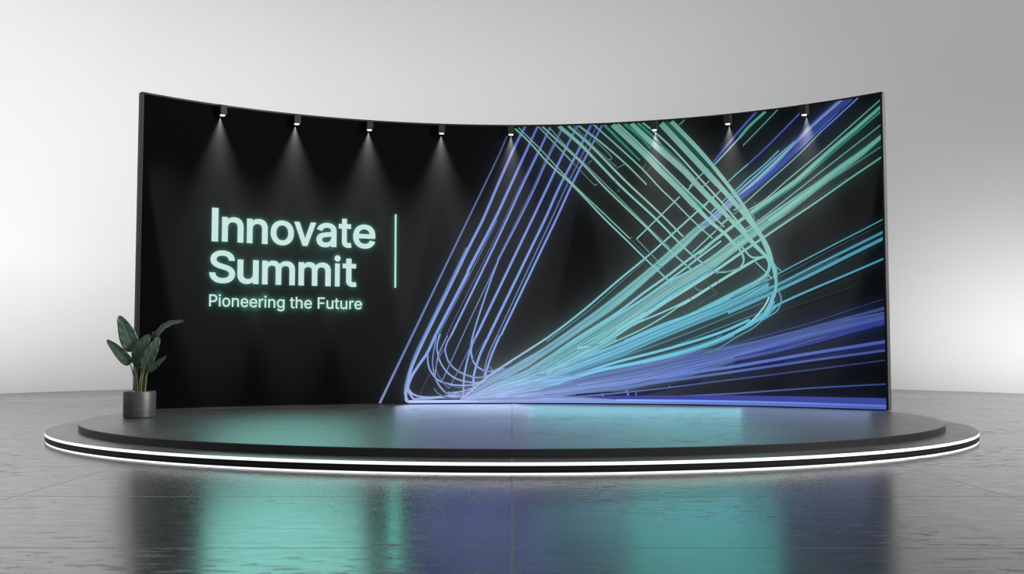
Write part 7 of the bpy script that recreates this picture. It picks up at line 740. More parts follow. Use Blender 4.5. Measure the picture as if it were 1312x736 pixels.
13338,3744,81,132,180,170 3596,3440,76,131,183,173 3761,3244,72,131,186,176 3909,3050,68,130,188,178 4045,2871,64,130,190,180 4178,2633,60,125,187,182 4238,2424,57,121,185,184 4284,2222,53,117,183,186 4302,2089,49,114,181,188 4277,1928,46,110,179,189 4216,1786,42,107,178,191 4114,1644,39,104,176,192
12636,4761,70,99,151,139 3040,4312,67,122,174,162 3287,4010,64,129,177,166 3490,3745,62,132,180,170
13441,3811,57,132,179,169 3689,3471,55,131,183,173 3855,3213,53,131,186,176 3990,2972,52,130,189,179 4105,2734,50,127,189,181 4206,2491,48,122,186,184
13634,3091,34,130,187,177 3782,2886,33,130,190,180 3942,2693,32,126,188,182 4102,2539,31,123,186,183
13692,2767,29,128,189,181 3796,2627,29,125,187,182 3914,2504,29,122,186,184 4027,2494,29,122,186,184 4127,2508,29,123,186,183
13976,2427,18,121,185,184 4172,2226,18,117,183,186 4234,2150,18,115,182,187
14221,2449,22,109,167,166 4296,2339,22,107,166,167 4315,2216,22,105,164,168 4294,2048,22,102,163,169
14286,2349,17,80,152,171 4356,2292,17,80,151,171 4393,2245,17,80,151,171
13899,3210,16,105,149,141 3961,3133,16,104,149,141 3966,3047,16,104,150,142
14335,1970,22,80,151,171 4372,1866,22,80,151,171 4371,1782,22,80,151,171 4313,1663,22,80,152,171 4175,1574,22,81,153,172 4038,1500,22,82,154,173
14063,1512,24,77,146,164 3932,1405,24,74,139,156 3623,1240,24,71,133,149 3358,1080,25,68,127,142 3106,994,25,64,120,134
14190,1877,26,150,205,205 4116,1740,27,150,205,205 3934,1533,27,150,205,205 3813,1443,27,150,205,205
14251,1905,43,98,184,207 4190,1750,43,98,185,208 4113,1589,43,99,186,209 3933,1490,44,100,188,211 3674,1359,44,102,191,214
14266,1809,36,93,176,198 4164,1667,36,94,177,199 4051,1548,36,95,178,200 3888,1454,36,96,180,202
14277,1748,22,93,176,198 4189,1654,22,94,177,199 4101,1560,22,94,178,200
14352,1770,17,92,175,198 4239,1665,17,94,176,198 4138,1571,17,94,177,199
12858,4777,20,83,128,117 2814,4730,20,85,129,119 2763,4696,20,88,132,122
02051,2863,22,128,189,181 2765,3527,21,131,183,173
02051,2863,18,90,132,127 2386,2505,18,85,130,129
02899,3627,21,131,182,172 2978,3704,21,132,181,171
03157,3342,21,131,185,175 3239,3425,21,131,184,174
03253,3224,21,131,186,176 3346,3310,21,131,185,175
03361,3522,21,131,182,172 3438,3593,21,131,182,172
03431,3046,21,130,188,178 3529,3122,21,130,187,177
02959,2612,20,124,187,183 3342,2945,20,130,189,179
03342,2945,15,104,152,144 3762,3293,15,105,148,140
02163,4017,13,78,106,100 2207,4079,13,78,106,100
02843,2378,16,83,129,130 3340,2784,16,89,132,127
03122,2444,15,96,148,148 3372,2250,15,93,146,149
01731,4036,14,92,124,117 1873,4107,14,90,124,116
01255,4130,14,90,124,116 1319,4180,14,89,123,116
01369,3764,18,92,126,119 1408,3788,18,92,126,119
02219,3937,13,66,89,84 2296,4036,13,65,89,83
03156,2157,15,57,91,94 3349,1954,15,55,90,95
03349,1954,15,55,90,95 3048,1793,15,53,89,95
03048,1793,12,43,71,76 2798,1667,12,42,70,77
03371,2225,10,41,64,65 3362,1954,10,39,63,66
02863,1928,12,44,72,76 3039,1787,12,43,71,76
03135,3657,19,118,163,154 3250,3750,19,119,162,153
02991,3301,15,118,167,158 3055,3360,15,118,166,157
12966,2088,15,90,133,131 3029,2024,15,90,133,130 3117,2003,15,90,133,130
01694,3831,20,72,99,93 1715,3830,20,72,99,93
01747,3666,31,72,100,94 1778,3665,31,72,100,94
03962,3347,27,72,101,96 3990,3345,27,72,101,96
01950,2885,23,71,104,99 1973,2885,23,71,104,99
1-843,244,2,140,155,194 -674,355,9,137,156,193 -502,462,23,133,157,191 -324,558,42,129,158,189 -147,658,54,125,160,188 28,760,61,121,160,186 206,860,65,118,161,183 388,950,43,114,161,180 570,1040,21,111,162,177
1-843,244,2,145,160,200 -669,349,9,141,161,199 -491,446,23,137,162,197 -305,528,42,133,164,195 -123,618,54,128,165,194 57,715,61,125,166,191 237,812,65,121,166,188 410,919,44,117,167,185 583,1027,22,114,167,183
1-494,450,2,97,115,140 -309,533,7,94,116,139 -126,624,10,91,117,138 53,721,11,89,118,136 234,816,12,86,118,134 409,921,8,83,118,132 583,1027,4,81,119,130
1-490,444,2,159,188,229 -302,523,7,154,190,227 -119,612,10,149,191,225 60,709,11,144,192,222 241,806,12,140,193,218 413,915,8,136,193,215 584,1025,4,132,194,212
1-494,450,4,116,137,166 -310,536,21,112,138,165 -131,631,28,109,139,163 46,732,31,105,140,161 224,832,31,102,140,159 400,934,8,99,140,156
1-672,352,2,143,163,201 -497,454,4,139,164,199 -315,544,8,134,165,198 -136,639,10,130,167,196 41,740,12,126,167,194 220,838,12,123,168,191 398,936,8,119,168,188 576,1034,4,115,169,185
1-843,244,4,164,181,227 -674,355,4,160,183,225 -503,463,4,155,184,223 -327,562,8,151,185,222 -151,664,10,146,187,220 23,768,11,142,187,217 200,869,12,138,188,214 383,956,8,134,189,210 567,1043,4,129,189,207
1-843,244,4,151,167,209 -670,351,4,147,168,207 -493,448,11,143,169,206 -307,531,21,138,171,204 -124,620,27,134,172,202 56,716,31,130,173,199 237,811,31,126,173,196 411,917,22,122,174,193 584,1025,11,119,174,190
1-843,244,2,149,163,216 -613,357,23,143,163,213 -382,470,44,138,163,211 -147,567,63,133,163,209 110,603,62,127,163,207 366,639,62,121,163,204 623,646,47,115,163,202 881,641,28,110,162,200 1138,636,9,106,162,197
1-843,244,2,165,180,239 -608,338,23,159,180,237 -373,433,44,153,180,234 -134,515,63,147,180,232 121,550,62,140,180,229 375,586,62,134,180,226 629,606,47,127,180,224 884,617,28,122,180,221 1138,629,9,117,180,219
1-843,244,2,156,171,226 -603,320,23,150,171,224 -363,396,45,144,171,222 -121,463,62,138,171,219 132,498,62,132,171,217 385,533,62,126,171,214 636,566,48,121,171,212 887,594,28,116,170,210 1138,623,9,111,170,207
1-843,244,2,157,172,228 -599,302,23,151,172,225 -354,359,45,145,172,223 -108,410,62,139,172,220 143,445,62,133,172,218 394,480,62,127,172,216 642,525,48,121,172,213 890,571,28,116,171,211 1138,617,9,112,171,208
1-350,345,8,152,180,234 -103,390,31,146,180,232 147,426,31,139,180,229 397,461,31,133,180,226 644,511,24,127,180,224 891,563,14,122,180,221 1138,614,4,117,180,219
1-370,421,5,162,192,249 -129,495,20,156,192,246 126,527,20,149,192,244 380,559,20,142,192,241 633,583,15,136,192,238 886,603,9,130,191,235 1138,625,4,125,191,233
1-843,244,4,156,171,226 -602,313,8,150,171,224 -360,381,16,144,171,222 -115,440,23,138,171,219 137,475,23,132,171,217 389,509,23,126,171,214 639,547,17,120,171,212 888,583,10,116,170,209 1138,620,4,111,170,207
1-843,244,3,106,116,153 -604,323,8,102,116,152 -365,404,16,98,116,150 -124,476,18,94,116,149 128,515,18,90,116,147 381,554,18,86,116,145 633,584,18,82,116,144 885,606,4,78,115,142
1-843,244,3,104,113,150 -603,319,3,100,113,149 -362,392,7,96,113,147 -118,453,9,92,113,146 135,485,9,88,113,144 387,518,9,84,113,142 638,552,7,80,113,141 888,585,4,77,113,139 1138,620,3,74,113,138
1-606,332,4,151,172,225 -370,422,21,145,172,223 -131,503,29,140,172,221 123,542,29,133,172,218 376,582,29,127,172,216 630,605,22,121,172,213 884,619,4,117,171,211
1-843,244,4,178,194,255 -602,314,11,171,194,255 -361,385,23,164,194,252 -117,447,31,158,194,250 135,482,31,151,194,247 387,518,31,144,194,244 638,554,24,137,194,241 888,588,14,132,194,238 1138,621,4,126,194,236
1-843,244,4,179,196,255 -608,338,7,173,196,255 -371,427,14,166,196,255 -130,500,20,159,196,252 125,529,20,152,196,249 380,557,20,145,196,246 634,579,15,138,196,243 886,599,9,133,196,241 1138,623,4,127,195,238
1-843,244,3,109,119,157 -614,362,5,105,119,156 -385,480,10,101,119,154 -150,581,14,97,119,153 107,616,14,93,119,151 364,650,14,88,119,149 622,654,11,84,119,148 880,645,2,81,119,146
1-377,450,8,128,151,196 -139,538,31,123,151,194 116,573,31,117,151,192 371,608,31,112,151,190 627,622,9,107,151,187
1-843,244,2,144,158,202 -528,292,32,139,154,200 -212,341,63,135,151,199 109,330,56,130,147,197 430,318,48,125,144,195 750,304,39,120,140,193 1071,289,29,115,137,191 1390,274,19,111,133,189 1709,260,9,106,129,187
1-843,244,2,167,183,234 -526,265,33,162,179,232 -209,286,63,156,175,230 111,282,56,150,171,228 432,277,48,144,167,226 752,271,39,139,163,224 1071,265,29,134,158,222 1390,259,19,129,154,219 1709,254,9,123,150,216
1-843,244,2,164,180,230 -525,238,33,159,176,228 -207,232,63,153,172,226 113,234,56,148,168,225 433,236,48,142,164,223 753,238,39,137,160,220 1072,241,29,132,156,218 1391,244,19,126,152,215 1709,247,9,121,148,213
1-525,235,3,154,171,222 -206,224,18,149,167,220 114,225,16,143,163,218 433,227,13,138,159,216 753,229,11,133,155,214 1072,233,8,128,151,212 1391,238,5,123,147,209 1709,245,4,118,143,207
1-843,244,4,148,162,208 -527,284,18,143,159,206 -211,327,31,138,155,204 110,319,31,133,152,203 430,310,27,128,148,201 751,298,21,123,144,199 1071,285,16,119,141,197 1390,272,10,114,137,194 1709,259,4,109,133,192
1-211,331,6,151,169,223 109,324,16,145,165,221 430,316,14,140,161,219 750,304,11,134,157,217 1070,290,8,129,153,214 1390,276,5,124,149,212 1709,261,4,119,145,209
1-205,210,6,144,162,213 114,214,14,139,158,211 434,219,12,134,154,210 753,225,10,129,151,208 1072,231,7,124,147,205 1391,237,5,119,143,203 1709,245,4,114,139,200
1-843,244,3,110,120,153 -528,305,6,106,117,152 -213,366,13,102,115,151 108,352,11,99,112,150 429,336,10,95,109,149 750,318,8,91,107,147 1070,299,6,88,104,145 1390,280,4,84,101,144 1709,262,3,81,98,142
1-843,244,4,146,160,205 -526,266,15,141,157,203 -209,292,31,136,153,202 111,290,27,131,150,200 431,286,23,126,146,198 751,281,19,122,142,196 1071,273,14,117,139,194 1390,265,9,113,135,192 1709,257,4,108,131,189
1-527,285,3,132,146,190 -211,328,17,128,143,188 110,319,15,123,140,187 430,309,13,118,136,185 751,297,10,114,133,183 1071,284,7,109,130,181 1390,271,5,105,126,179 1709,259,4,101,123,177
1-209,286,8,167,187,247 111,280,20,161,183,245 432,274,17,155,179,243 752,268,14,149,174,240 1071,262,10,143,170,237 1390,257,6,138,165,235 1709,252,4,132,161,232
1-246,502,3,138,172,205 -73,576,10,134,174,203 101,652,15,130,174,200 275,729,17,126,175,197 448,810,15,123,175,194 622,892,10,120,176,192 796,976,3,119,176,191
1-599,276,4,148,167,210 -412,315,13,144,166,209 -226,357,19,140,166,208 -40,402,21,137,165,206 147,448,19,133,164,204 333,494,13,130,163,202 520,540,4,126,163,200
1-368,270,3,150,170,219 -284,282,11,149,170,218 -200,295,16,147,169,218 -117,309,17,145,168,217 -33,322,16,144,167,217 50,333,11,142,167,216 134,341,3,141,166,215
1-580,241,5,151,167,216 -449,251,17,149,166,215 -319,261,26,147,165,215 -188,269,29,144,163,214 -57,274,26,142,162,213 74,277,17,140,160,212 204,279,5,138,159,211
1-746,248,3,173,191,244 -623,262,8,171,190,243 -501,273,11,168,189,242 -378,282,13,166,188,242 -256,289,11,163,186,241 -133,295,8,161,185,240 -10,303,3,158,184,239
1-656,281,3,140,157,199 -578,295,11,139,157,198 -501,307,16,137,157,197 -423,319,18,136,156,197 -345,331,16,134,156,196 -268,345,11,133,156,196 -190,361,3,131,156,195
1-278,372,3,143,169,211 -168,393,7,141,169,210 -57,416,11,139,169,209 53,440,12,137,169,208 163,467,11,135,168,207 273,496,7,132,168,206 384,527,3,130,167,204
1-193,474,5,140,174,209 -114,501,15,138,174,209 -36,531,22,137,175,208 42,563,24,135,175,206 121,597,22,133,175,205 199,632,15,132,175,204 277,667,5,130,175,203
1-246,303,5,166,191,244 -162,316,15,164,191,244 -78,332,22,162,190,243 6,348,24,160,189,242 90,365,22,158,188,241 174,380,15,157,188,240 258,393,5,155,187,240
1-340,331,3,160,186,234 -228,360,8,157,185,233 -116,388,11,155,185,232 -4,415,13,152,184,231 108,439,11,150,184,229 220,462,8,148,183,228 332,482,3,145,182,227
1-665,254,3,161,179,229 -584,265,10,160,178,228 -503,274,14,158,177,228 -423,280,16,157,177,227 -342,285,14,155,176,226 -261,288,10,153,175,226 -180,291,3,152,174,225
1-103,461,5,149,183,224 79,514,17,145,182,221 261,565,25,141,182,219 443,614,28,137,181,216 625,664,25,134,181,214 807,714,17,132,180,212 989,767,5,130,180,211
1-113,328,4,134,156,200 -44,332,13,133,155,199 25,336,19,131,155,199 95,341,21,130,154,198 164,347,19,129,154,198 233,357,13,128,153,197 302,369,4,127,153,197
1-645,248,3,162,180,230 -471,263,10,159,179,229 -297,280,14,155,177,228 -122,299,16,152,176,226 52,321,14,148,174,225 227,345,10,145,172,224 401,369,3,142,171,222
1-144,332,3,153,180,229 50,364,11,150,179,227 244,398,16,146,177,225 438,434,18,142,176,223 632,470,16,138,174,221 826,506,11,136,173,220 1020,541,3,133,171,218
1-745,262,5,170,191,239 -575,330,17,166,192,237 -405,399,25,162,192,235 -234,468,28,157,193,233 -64,534,25,153,194,232 107,599,17,149,194,229 277,662,5,145,194,226
1-351,347,4,145,169,212 -179,391,12,141,169,211 -6,434,18,138,168,209 167,474,21,135,167,207 340,512,18,131,167,205 513,548,12,128,166,203 686,583,4,126,165,202
1-544,266,5,166,185,237 -346,282,15,162,183,236 -147,297,23,158,181,235 52,309,25,154,179,233 250,322,23,150,177,232 449,334,15,146,175,230 648,349,5,143,173,228
1-86,308,4,141,162,211 125,323,12,137,160,209 337,338,17,133,159,207 548,353,19,130,157,206 759,370,17,127,155,204 971,390,12,124,153,203 1182,412,4,121,150,201
1-100,330,3,128,149,191 57,347,6,125,148,190 215,365,8,123,147,189 373,386,9,120,146,188 531,410,8,117,145,186 689,436,6,115,144,185 847,462,3,114,143,184
1-234,376,3,149,177,220 -38,425,10,144,177,218 159,476,15,140,176,216 355,530,17,136,175,213 551,586,15,132,174,211 748,641,10,130,173,209 944,695,3,128,172,208
1-747,245,4,159,177,223 -684,263,12,158,176,223 -620,283,18,156,176,222 -556,302,20,155,176,222 -492,321,18,154,176,221 -428,337,12,152,176,221 -364,351,4,151,176,220
1-683,244,3,158,174,224 -492,263,9,154,173,222 -301,282,13,151,171,221 -110,298,14,147,169,220 81,312,13,144,167,219 272,325,9,140,165,217 463,336,3,137,163,216
1-710,259,5,177,196,249 -505,291,17,172,195,248 -300,320,26,168,193,246 -95,347,29,163,192,245 110,372,26,159,190,242 315,398,17,155,188,240 520,425,5,150,187,238
1-341,469,5,139,170,203 -177,541,16,135,171,202 -13,611,24,131,172,200 151,681,27,127,172,197 315,752,24,124,173,194 480,825,16,120,173,191 644,901,5,118,173,189
1-218,484,3,131,163,196 -115,520,6,129,164,195 -12,558,9,127,164,193 91,597,10,125,164,192 194,639,9,123,164,190 297,683,6,121,164,189 400,730,3,119,164,187
1-421,296,5,132,151,191 -245,325,15,129,150,190 -70,356,23,126,149,189 106,389,25,123,148,188 281,424,23,120,147,186 457,460,15,117,146,184 632,496,5,114,145,183
1-166,253,5,142,161,211 37,266,15,139,159,210 240,280,22,136,157,209 443,296,25,132,155,208 646,311,22,129,153,206 849,324,15,126,151,205 1052,336,5,123,148,203
1-142,472,4,153,190,230 -15,521,11,150,190,228 112,570,17,147,190,226 238,617,19,144,190,224 365,662,17,141,190,222 492,705,11,139,190,220 619,745,4,136,190,218
1-304,321,4,160,184,235 -147,348,12,156,183,233 10,373,17,153,182,232 167,396,19,150,181,230 324,417,17,147,180,229 481,436,12,144,179,227 638,457,4,141,177,226
1-623,303,5,165,188,235 -424,358,16,161,188,233 -225,410,24,156,188,231 -25,462,26,151,187,229 174,514,24,147,187,227 374,568,16,143,186,224 574,624,5,138,186,221
1-784,258,5,151,169,211 -583,330,17,147,169,209 -381,402,25,142,170,207 -180,476,28,138,171,206 22,552,25,133,172,203 223,631,17,129,172,200 425,712,5,125,172,197
1-804,233,4,154,169,215 -681,251,14,151,169,214 -559,272,21,149,168,213 -436,295,23,146,168,212 -314,321,21,144,167,211 -191,348,14,142,166,210 -69,375,4,139,166,210
1-141,293,4,142,163,211 -57,303,14,140,163,210 27,315,21,139,162,210 112,329,23,137,161,209 196,343,21,136,160,208 281,355,14,134,160,208 365,366,4,133,159,207
1-559,334,5,166,193,238 -423,390,16,163,193,236 -288,446,24,159,194,235 -152,502,27,156,195,234 -16,556,24,152,195,232 120,607,17,149,195,229 256,656,5,146,195,227
1-776,266,4,166,186,232 -564,366,12,161,188,229 -352,464,18,155,189,227 -140,560,20,149,191,225 72,654,18,144,192,221 285,746,12,139,193,217 497,838,4,134,193,213
1-202,435,4,137,167,204 -55,479,13,134,167,203 92,520,19,131,166,201 239,561,21,129,166,199 387,600,19,126,166,197 534,641,13,123,165,195 681,683,4,121,165,194
1-659,259,4,170,189,241 -575,264,13,168,188,240 -490,269,19,166,187,240 -406,274,21,164,186,239 -322,282,19,163,186,238 -237,291,13,161,185,238 -153,303,4,159,184,237
1-594,310,4,167,191,238 -508,334,13,165,192,237 -422,359,19,163,192,236 -336,387,21,161,192,236 -249,418,19,159,192,235 -163,451,13,157,192,234 -77,484,4,154,192,233
1-421,390,3,154,183,223 -277,448,7,150,184,221 -133,509,10,146,185,220 12,571,11,143,185,218 156,635,10,140,185,216 301,698,7,136,185,213 446,759,3,133,185,211
1-670,282,3,151,171,214 -460,357,7,147,172,212 -249,433,10,142,172,210 -38,509,11,137,173,208 173,584,10,133,172,205 384,656,7,129,172,202 596,727,3,125,172,199
1-518,293,5,143,162,206 -451,310,16,142,162,205 -385,325,24,141,162,205 -318,338,27,139,162,204 -252,349,24,138,161,204 -185,358,16,137,161,203 -118,365,5,136,161,203
1-145,433,5,142,173,213 64,492,17,138,172,211 273,548,25,134,172,208 481,603,28,130,171,205 690,656,25,127,170,203 899,709,17,124,170,202 1107,764,5,122,169,200
1-189,325,5,132,153,195 -96,333,17,130,152,195 -2,340,26,129,151,194 91,348,29,127,151,193 184,357,26,125,150,193 278,368,17,124,149,192 371,381,5,122,149,191
1-641,265,3,174,195,247 -545,276,7,172,194,247 -449,289,11,170,194,246 -353,303,12,168,193,245 -257,320,11,166,193,244 -161,340,7,163,192,244 -65,361,3,161,191,243
1-142,503,3,134,169,202 -53,537,9,132,169,201 36,574,14,131,170,199 124,613,16,129,170,198 213,653,14,127,170,197 302,694,9,125,170,195 391,734,3,123,170,194
1-749,224,3,175,193,248 -557,232,9,172,190,246 -364,241,14,168,188,245 -172,250,15,165,185,244 20,259,14,161,183,243 212,266,9,157,180,241 405,271,3,154,178,240
1-622,258,3,152,169,216 -482,281,7,149,168,215 -343,303,11,146,167,214 -203,323,12,144,166,213 -63,340,11,141,165,212 77,356,7,139,164,211 217,370,3,136,163,210
1-313,475,3,131,160,192 -160,545,9,127,161,191 -8,613,13,124,162,189 145,678,15,121,162,186 297,742,13,118,163,184 450,806,9,115,163,182 603,869,3,112,163,180
1-725,246,3,152,167,215 -612,248,6,150,166,214 -500,249,8,148,165,213 -387,249,9,146,164,213 -274,250,8,144,162,212 -162,252,6,142,161,211 -49,257,3,140,160,211
1-423,351,3,163,191,237 -310,378,8,161,191,236 -198,405,13,158,191,235 -86,434,14,155,191,234 26,465,13,153,190,233 138,499,9,150,190,231 251,534,3,148,190,229
1-572,315,3,165,190,235 -435,358,9,162,190,234 -298,403,13,158,190,233 -161,451,15,155,190,231 -23,501,13,151,191,230 114,552,9,148,190,228 251,603,3,145,190,225
1-578,332,3,170,197,243 -452,387,9,167,198,241 -325,444,13,163,199,240 -199,503,14,160,200,239 -72,561,13,156,201,237 55,617,9,153,201,235 182,672,3,150,201,232
1-506,328,5,143,165,205 -372,374,16,140,165,204 -239,419,23,137,165,203 -105,463,26,134,165,202 29,504,23,132,165,200 163,544,16,129,165,198 297,581,5,126,164,197
1-115,304,3,157,181,234 -11,318,8,155,180,233 92,329,11,153,179,233 196,337,12,151,178,232 299,344,11,149,177,231 403,349,7,147,176,230 507,354,3,145,175,229
1-649,303,4,175,199,248 -574,326,13,173,199,248 -498,346,19,172,199,247 -423,366,21,170,199,246 -347,385,19,168,199,245 -272,405,13,166,199,245 -196,427,4,164,200,244
1-381,269,5,157,177,229 -252,273,17,155,175,228 -123,277,26,152,174,227 6,282,29,150,173,226 136,290,26,147,171,225 265,300,17,145,170,224 394,313,5,143,169,223
1-308,246,4,135,151,197 -140,249,14,132,149,196 28,254,21,129,148,195 196,261,23,127,146,195 363,271,21,124,144,194 531,282,14,122,143,193 699,294,4,119,141,192
1-769,247,5,165,184,230 -566,317,18,160,184,228 -363,390,26,155,185,226 -160,465,29,150,185,225 43,541,26,145,185,222 246,616,18,141,185,219 449,689,5,136,185,215
1-725,270,3,147,165,206 -595,325,10,144,166,205 -465,381,15,141,166,204 -335,436,17,138,167,203 -204,489,15,135,168,201 -74,540,10,132,168,200 57,588,3,130,168,198
1-338,445,3,143,173,209 -156,525,6,138,174,208 26,604,9,134,175,205 208,681,10,130,175,202 391,755,9,126,176,199 573,827,6,123,176,196 755,899,3,121,176,195
1-416,379,3,167,196,242 -262,430,10,163,196,240 -108,477,16,159,197,239 46,524,17,155,197,237 200,569,16,151,196,234 355,615,10,148,196,232 509,662,3,144,196,229
1-593,310,5,171,195,244 -415,356,16,167,195,242 -237,402,23,163,195,241 -58,449,26,158,195,239 120,497,23,154,194,236 298,547,16,150,194,234 477,600,5,146,193,231
1-672,295,5,163,185,230 -539,341,17,160,186,229 -406,389,26,157,187,228 -273,439,29,153,187,227 -141,491,26,150,188,225 -8,546,17,147,188,223 125,602,5,144,188,221
1-576,271,3,157,177,225 -364,308,8,153,176,223 -153,349,11,149,175,222 59,392,13,144,174,220 271,436,11,140,173,217 482,480,8,136,171,215 694,524,3,133,170,213
1-218,323,3,139,162,205 -32,357,10,135,161,204 153,392,15,132,159,202 338,427,17,129,158,201 523,461,15,125,157,199 709,493,10,123,156,197 894,522,3,121,154,196
1-408,243,3,163,182,237 -302,251,7,161,180,236 -196,257,11,159,179,236 -90,261,12,157,178,235 16,263,11,155,176,234 122,263,7,153,175,233 228,262,3,151,174,233
1-396,277,4,170,192,247 -274,289,14,168,191,246 -153,298,20,165,189,245 -32,306,22,163,188,245 89,311,20,160,187,244 210,317,14,158,185,242 331,323,4,155,184,241
1-235,364,5,147,173,218 -39,400,15,143,173,216 156,436,22,140,171,214 352,471,24,136,170,212 548,507,22,132,169,210 743,545,15,129,168,208 938,586,5,127,167,207
1-302,437,5,136,165,200 -114,503,17,132,165,198 74,571,26,128,166,196 262,640,29,124,166,193 451,712,26,120,166,190 639,787,17,117,166,188 827,863,5,116,166,187
1-346,425,3,155,188,227 -159,499,6,150,189,225 28,576,9,146,189,222 216,655,11,141,190,219 403,737,9,137,190,216 591,818,6,133,190,213 778,900,3,131,190,211
1-77,482,3,155,194,234 41,525,6,152,194,232 158,569,10,149,193,230 276,615,11,147,193,228 394,660,10,144,193,226 512,703,6,141,193,224 630,743,3,139,193,223
1-507,337,3,139,161,200 -424,369,9,137,162,200 -341,401,14,136,162,199 -257,431,16,134,162,198 -174,458,14,132,162,198 -91,483,10,131,162,197 -7,507,3,129,162,196
1-389,394,4,167,199,244 -281,434,14,165,199,243 -172,472,20,162,199,242 -64,507,23,159,199,240 45,541,20,156,199,239 154,573,14,154,199,237 262,606,4,151,199,235
1-796,251,3,153,169,214 -590,291,8,149,168,213 -383,329,12,145,167,211 -176,366,13,141,167,210 31,404,12,137,166,208 239,443,8,133,165,205 446,485,3,129,164,203
1-359,344,3,156,181,227 -244,365,11,153,181,226 -129,386,16,151,180,225 -15,409,18,148,180,224 100,434,16,146,179,223 215,462,11,143,179,221 330,492,3,141,178,220
1-608,286,3,147,167,210 -483,314,10,145,167,209 -358,345,15,142,167,208 -233,378,17,140,167,207 -107,414,15,137,166,206 18,451,10,135,166,205 143,489,3,132,166,203
1-438,299,4,165,189,238 -313,324,14,162,188,237 -188,352,21,159,188,236 -62,381,23,156,187,235 63,411,21,154,186,234 188,439,14,151,185,232 314,465,4,148,185,231
1-565,274,3,167,188,239 -361,313,7,163,187,237 -158,353,10,158,186,236 46,393,11,154,185,234 249,430,10,150,183,231 453,465,7,145,182,229 657,498,3,142,180,227
1-524,322,4,173,199,249 -334,378,14,169,199,247 -145,431,20,164,199,245 45,482,22,159,198,243 235,531,20,155,198,240 425,579,14,151,197,237 614,626,4,147,196,235
1-731,249,5,140,154,197 -593,258,15,138,153,196 -454,265,22,135,152,196 -315,270,25,133,151,195 -176,275,22,131,149,194 -37,281,15,129,148,193 102,289,5,126,147,192
1-82,404,3,137,165,206 18,421,7,135,164,205 117,438,10,133,164,203 217,456,11,131,163,202 316,476,10,129,163,201 416,498,7,127,162,200 516,522,3,126,162,199
1-606,300,5,157,179,223 -478,335,16,154,179,222 -350,372,23,151,179,221 -221,411,26,148,179,220 -93,453,23,145,179,219 36,497,16,142,179,217 164,541,5,140,179,215
1-737,243,5,152,169,214 -663,257,17,150,168,213 -590,274,25,149,168,213 -516,292,28,148,168,212 -443,312,25,146,168,212 -369,331,17,145,167,211 -296,349,5,143,167,210
1-569,235,4,137,152,197 -410,245,14,135,151,196 -251,257,20,132,149,195 -91,268,22,130,148,194 68,278,20,127,146,193 227,286,14,125,144,192 386,291,4,123,143,191
1-491,383,3,142,167,204 -408,423,9,140,168,203 -325,461,13,138,168,203 -242,497,15,136,169,202 -159,530,13,134,169,201 -76,562,9,132,170,200 7,593,3,130,170,199
1-480,356,3,153,178,220 -370,392,10,150,178,219 -259,426,14,148,178,218 -149,457,16,145,178,218 -39,488,14,143,178,216 72,518,10,140,178,215 182,550,3,138,178,213
1-786,249,3,177,195,247 -574,278,11,172,193,246 -362,306,16,167,192,244 -149,335,18,163,191,242 64,365,16,158,189,240 276,398,11,154,187,238 489,433,3,149,186,236
1-775,262,5,158,176,220 -696,292,17,156,177,219 -618,324,25,154,178,218 -539,359,28,152,178,217 -461,395,25,150,179,217 -382,434,17,148,179,216 -303,475,5,146,180,215
1-303,268,3,143,162,209 -226,273,10,141,161,209 -149,281,15,140,161,208 -72,291,16,139,160,208 5,303,15,137,159,207 82,314,10,136,159,207 159,325,3,135,158,206
1-259,372,5,147,175,218 -183,395,17,146,175,217 -106,420,25,144,175,217 -30,445,28,143,175,216 46,469,25,141,175,215 123,491,17,139,174,214 199,510,5,138,174,213
1-301,390,4,146,174,215 -196,427,14,144,174,214 -91,462,21,141,174,213 15,495,24,139,174,212 120,526,21,137,174,210 225,555,14,135,173,209 330,582,4,133,173,207
1-678,280,5,161,180,227 -583,305,16,158,180,226 -489,328,24,156,180,225 -395,348,27,154,180,225 -301,367,24,152,179,224 -207,385,16,150,179,223 -113,404,5,148,179,222
1-244,403,3,167,200,248 -44,455,7,162,200,246 156,505,11,158,199,243 357,555,12,153,198,240 557,606,11,149,198,237 757,658,7,146,197,235 957,712,3,143,196,233
1-363,450,3,151,183,220 -260,491,9,148,184,219 -157,533,13,145,185,218 -53,577,14,143,186,217 50,624,13,140,186,215 153,673,9,138,186,213 257,723,3,136,187,211"""
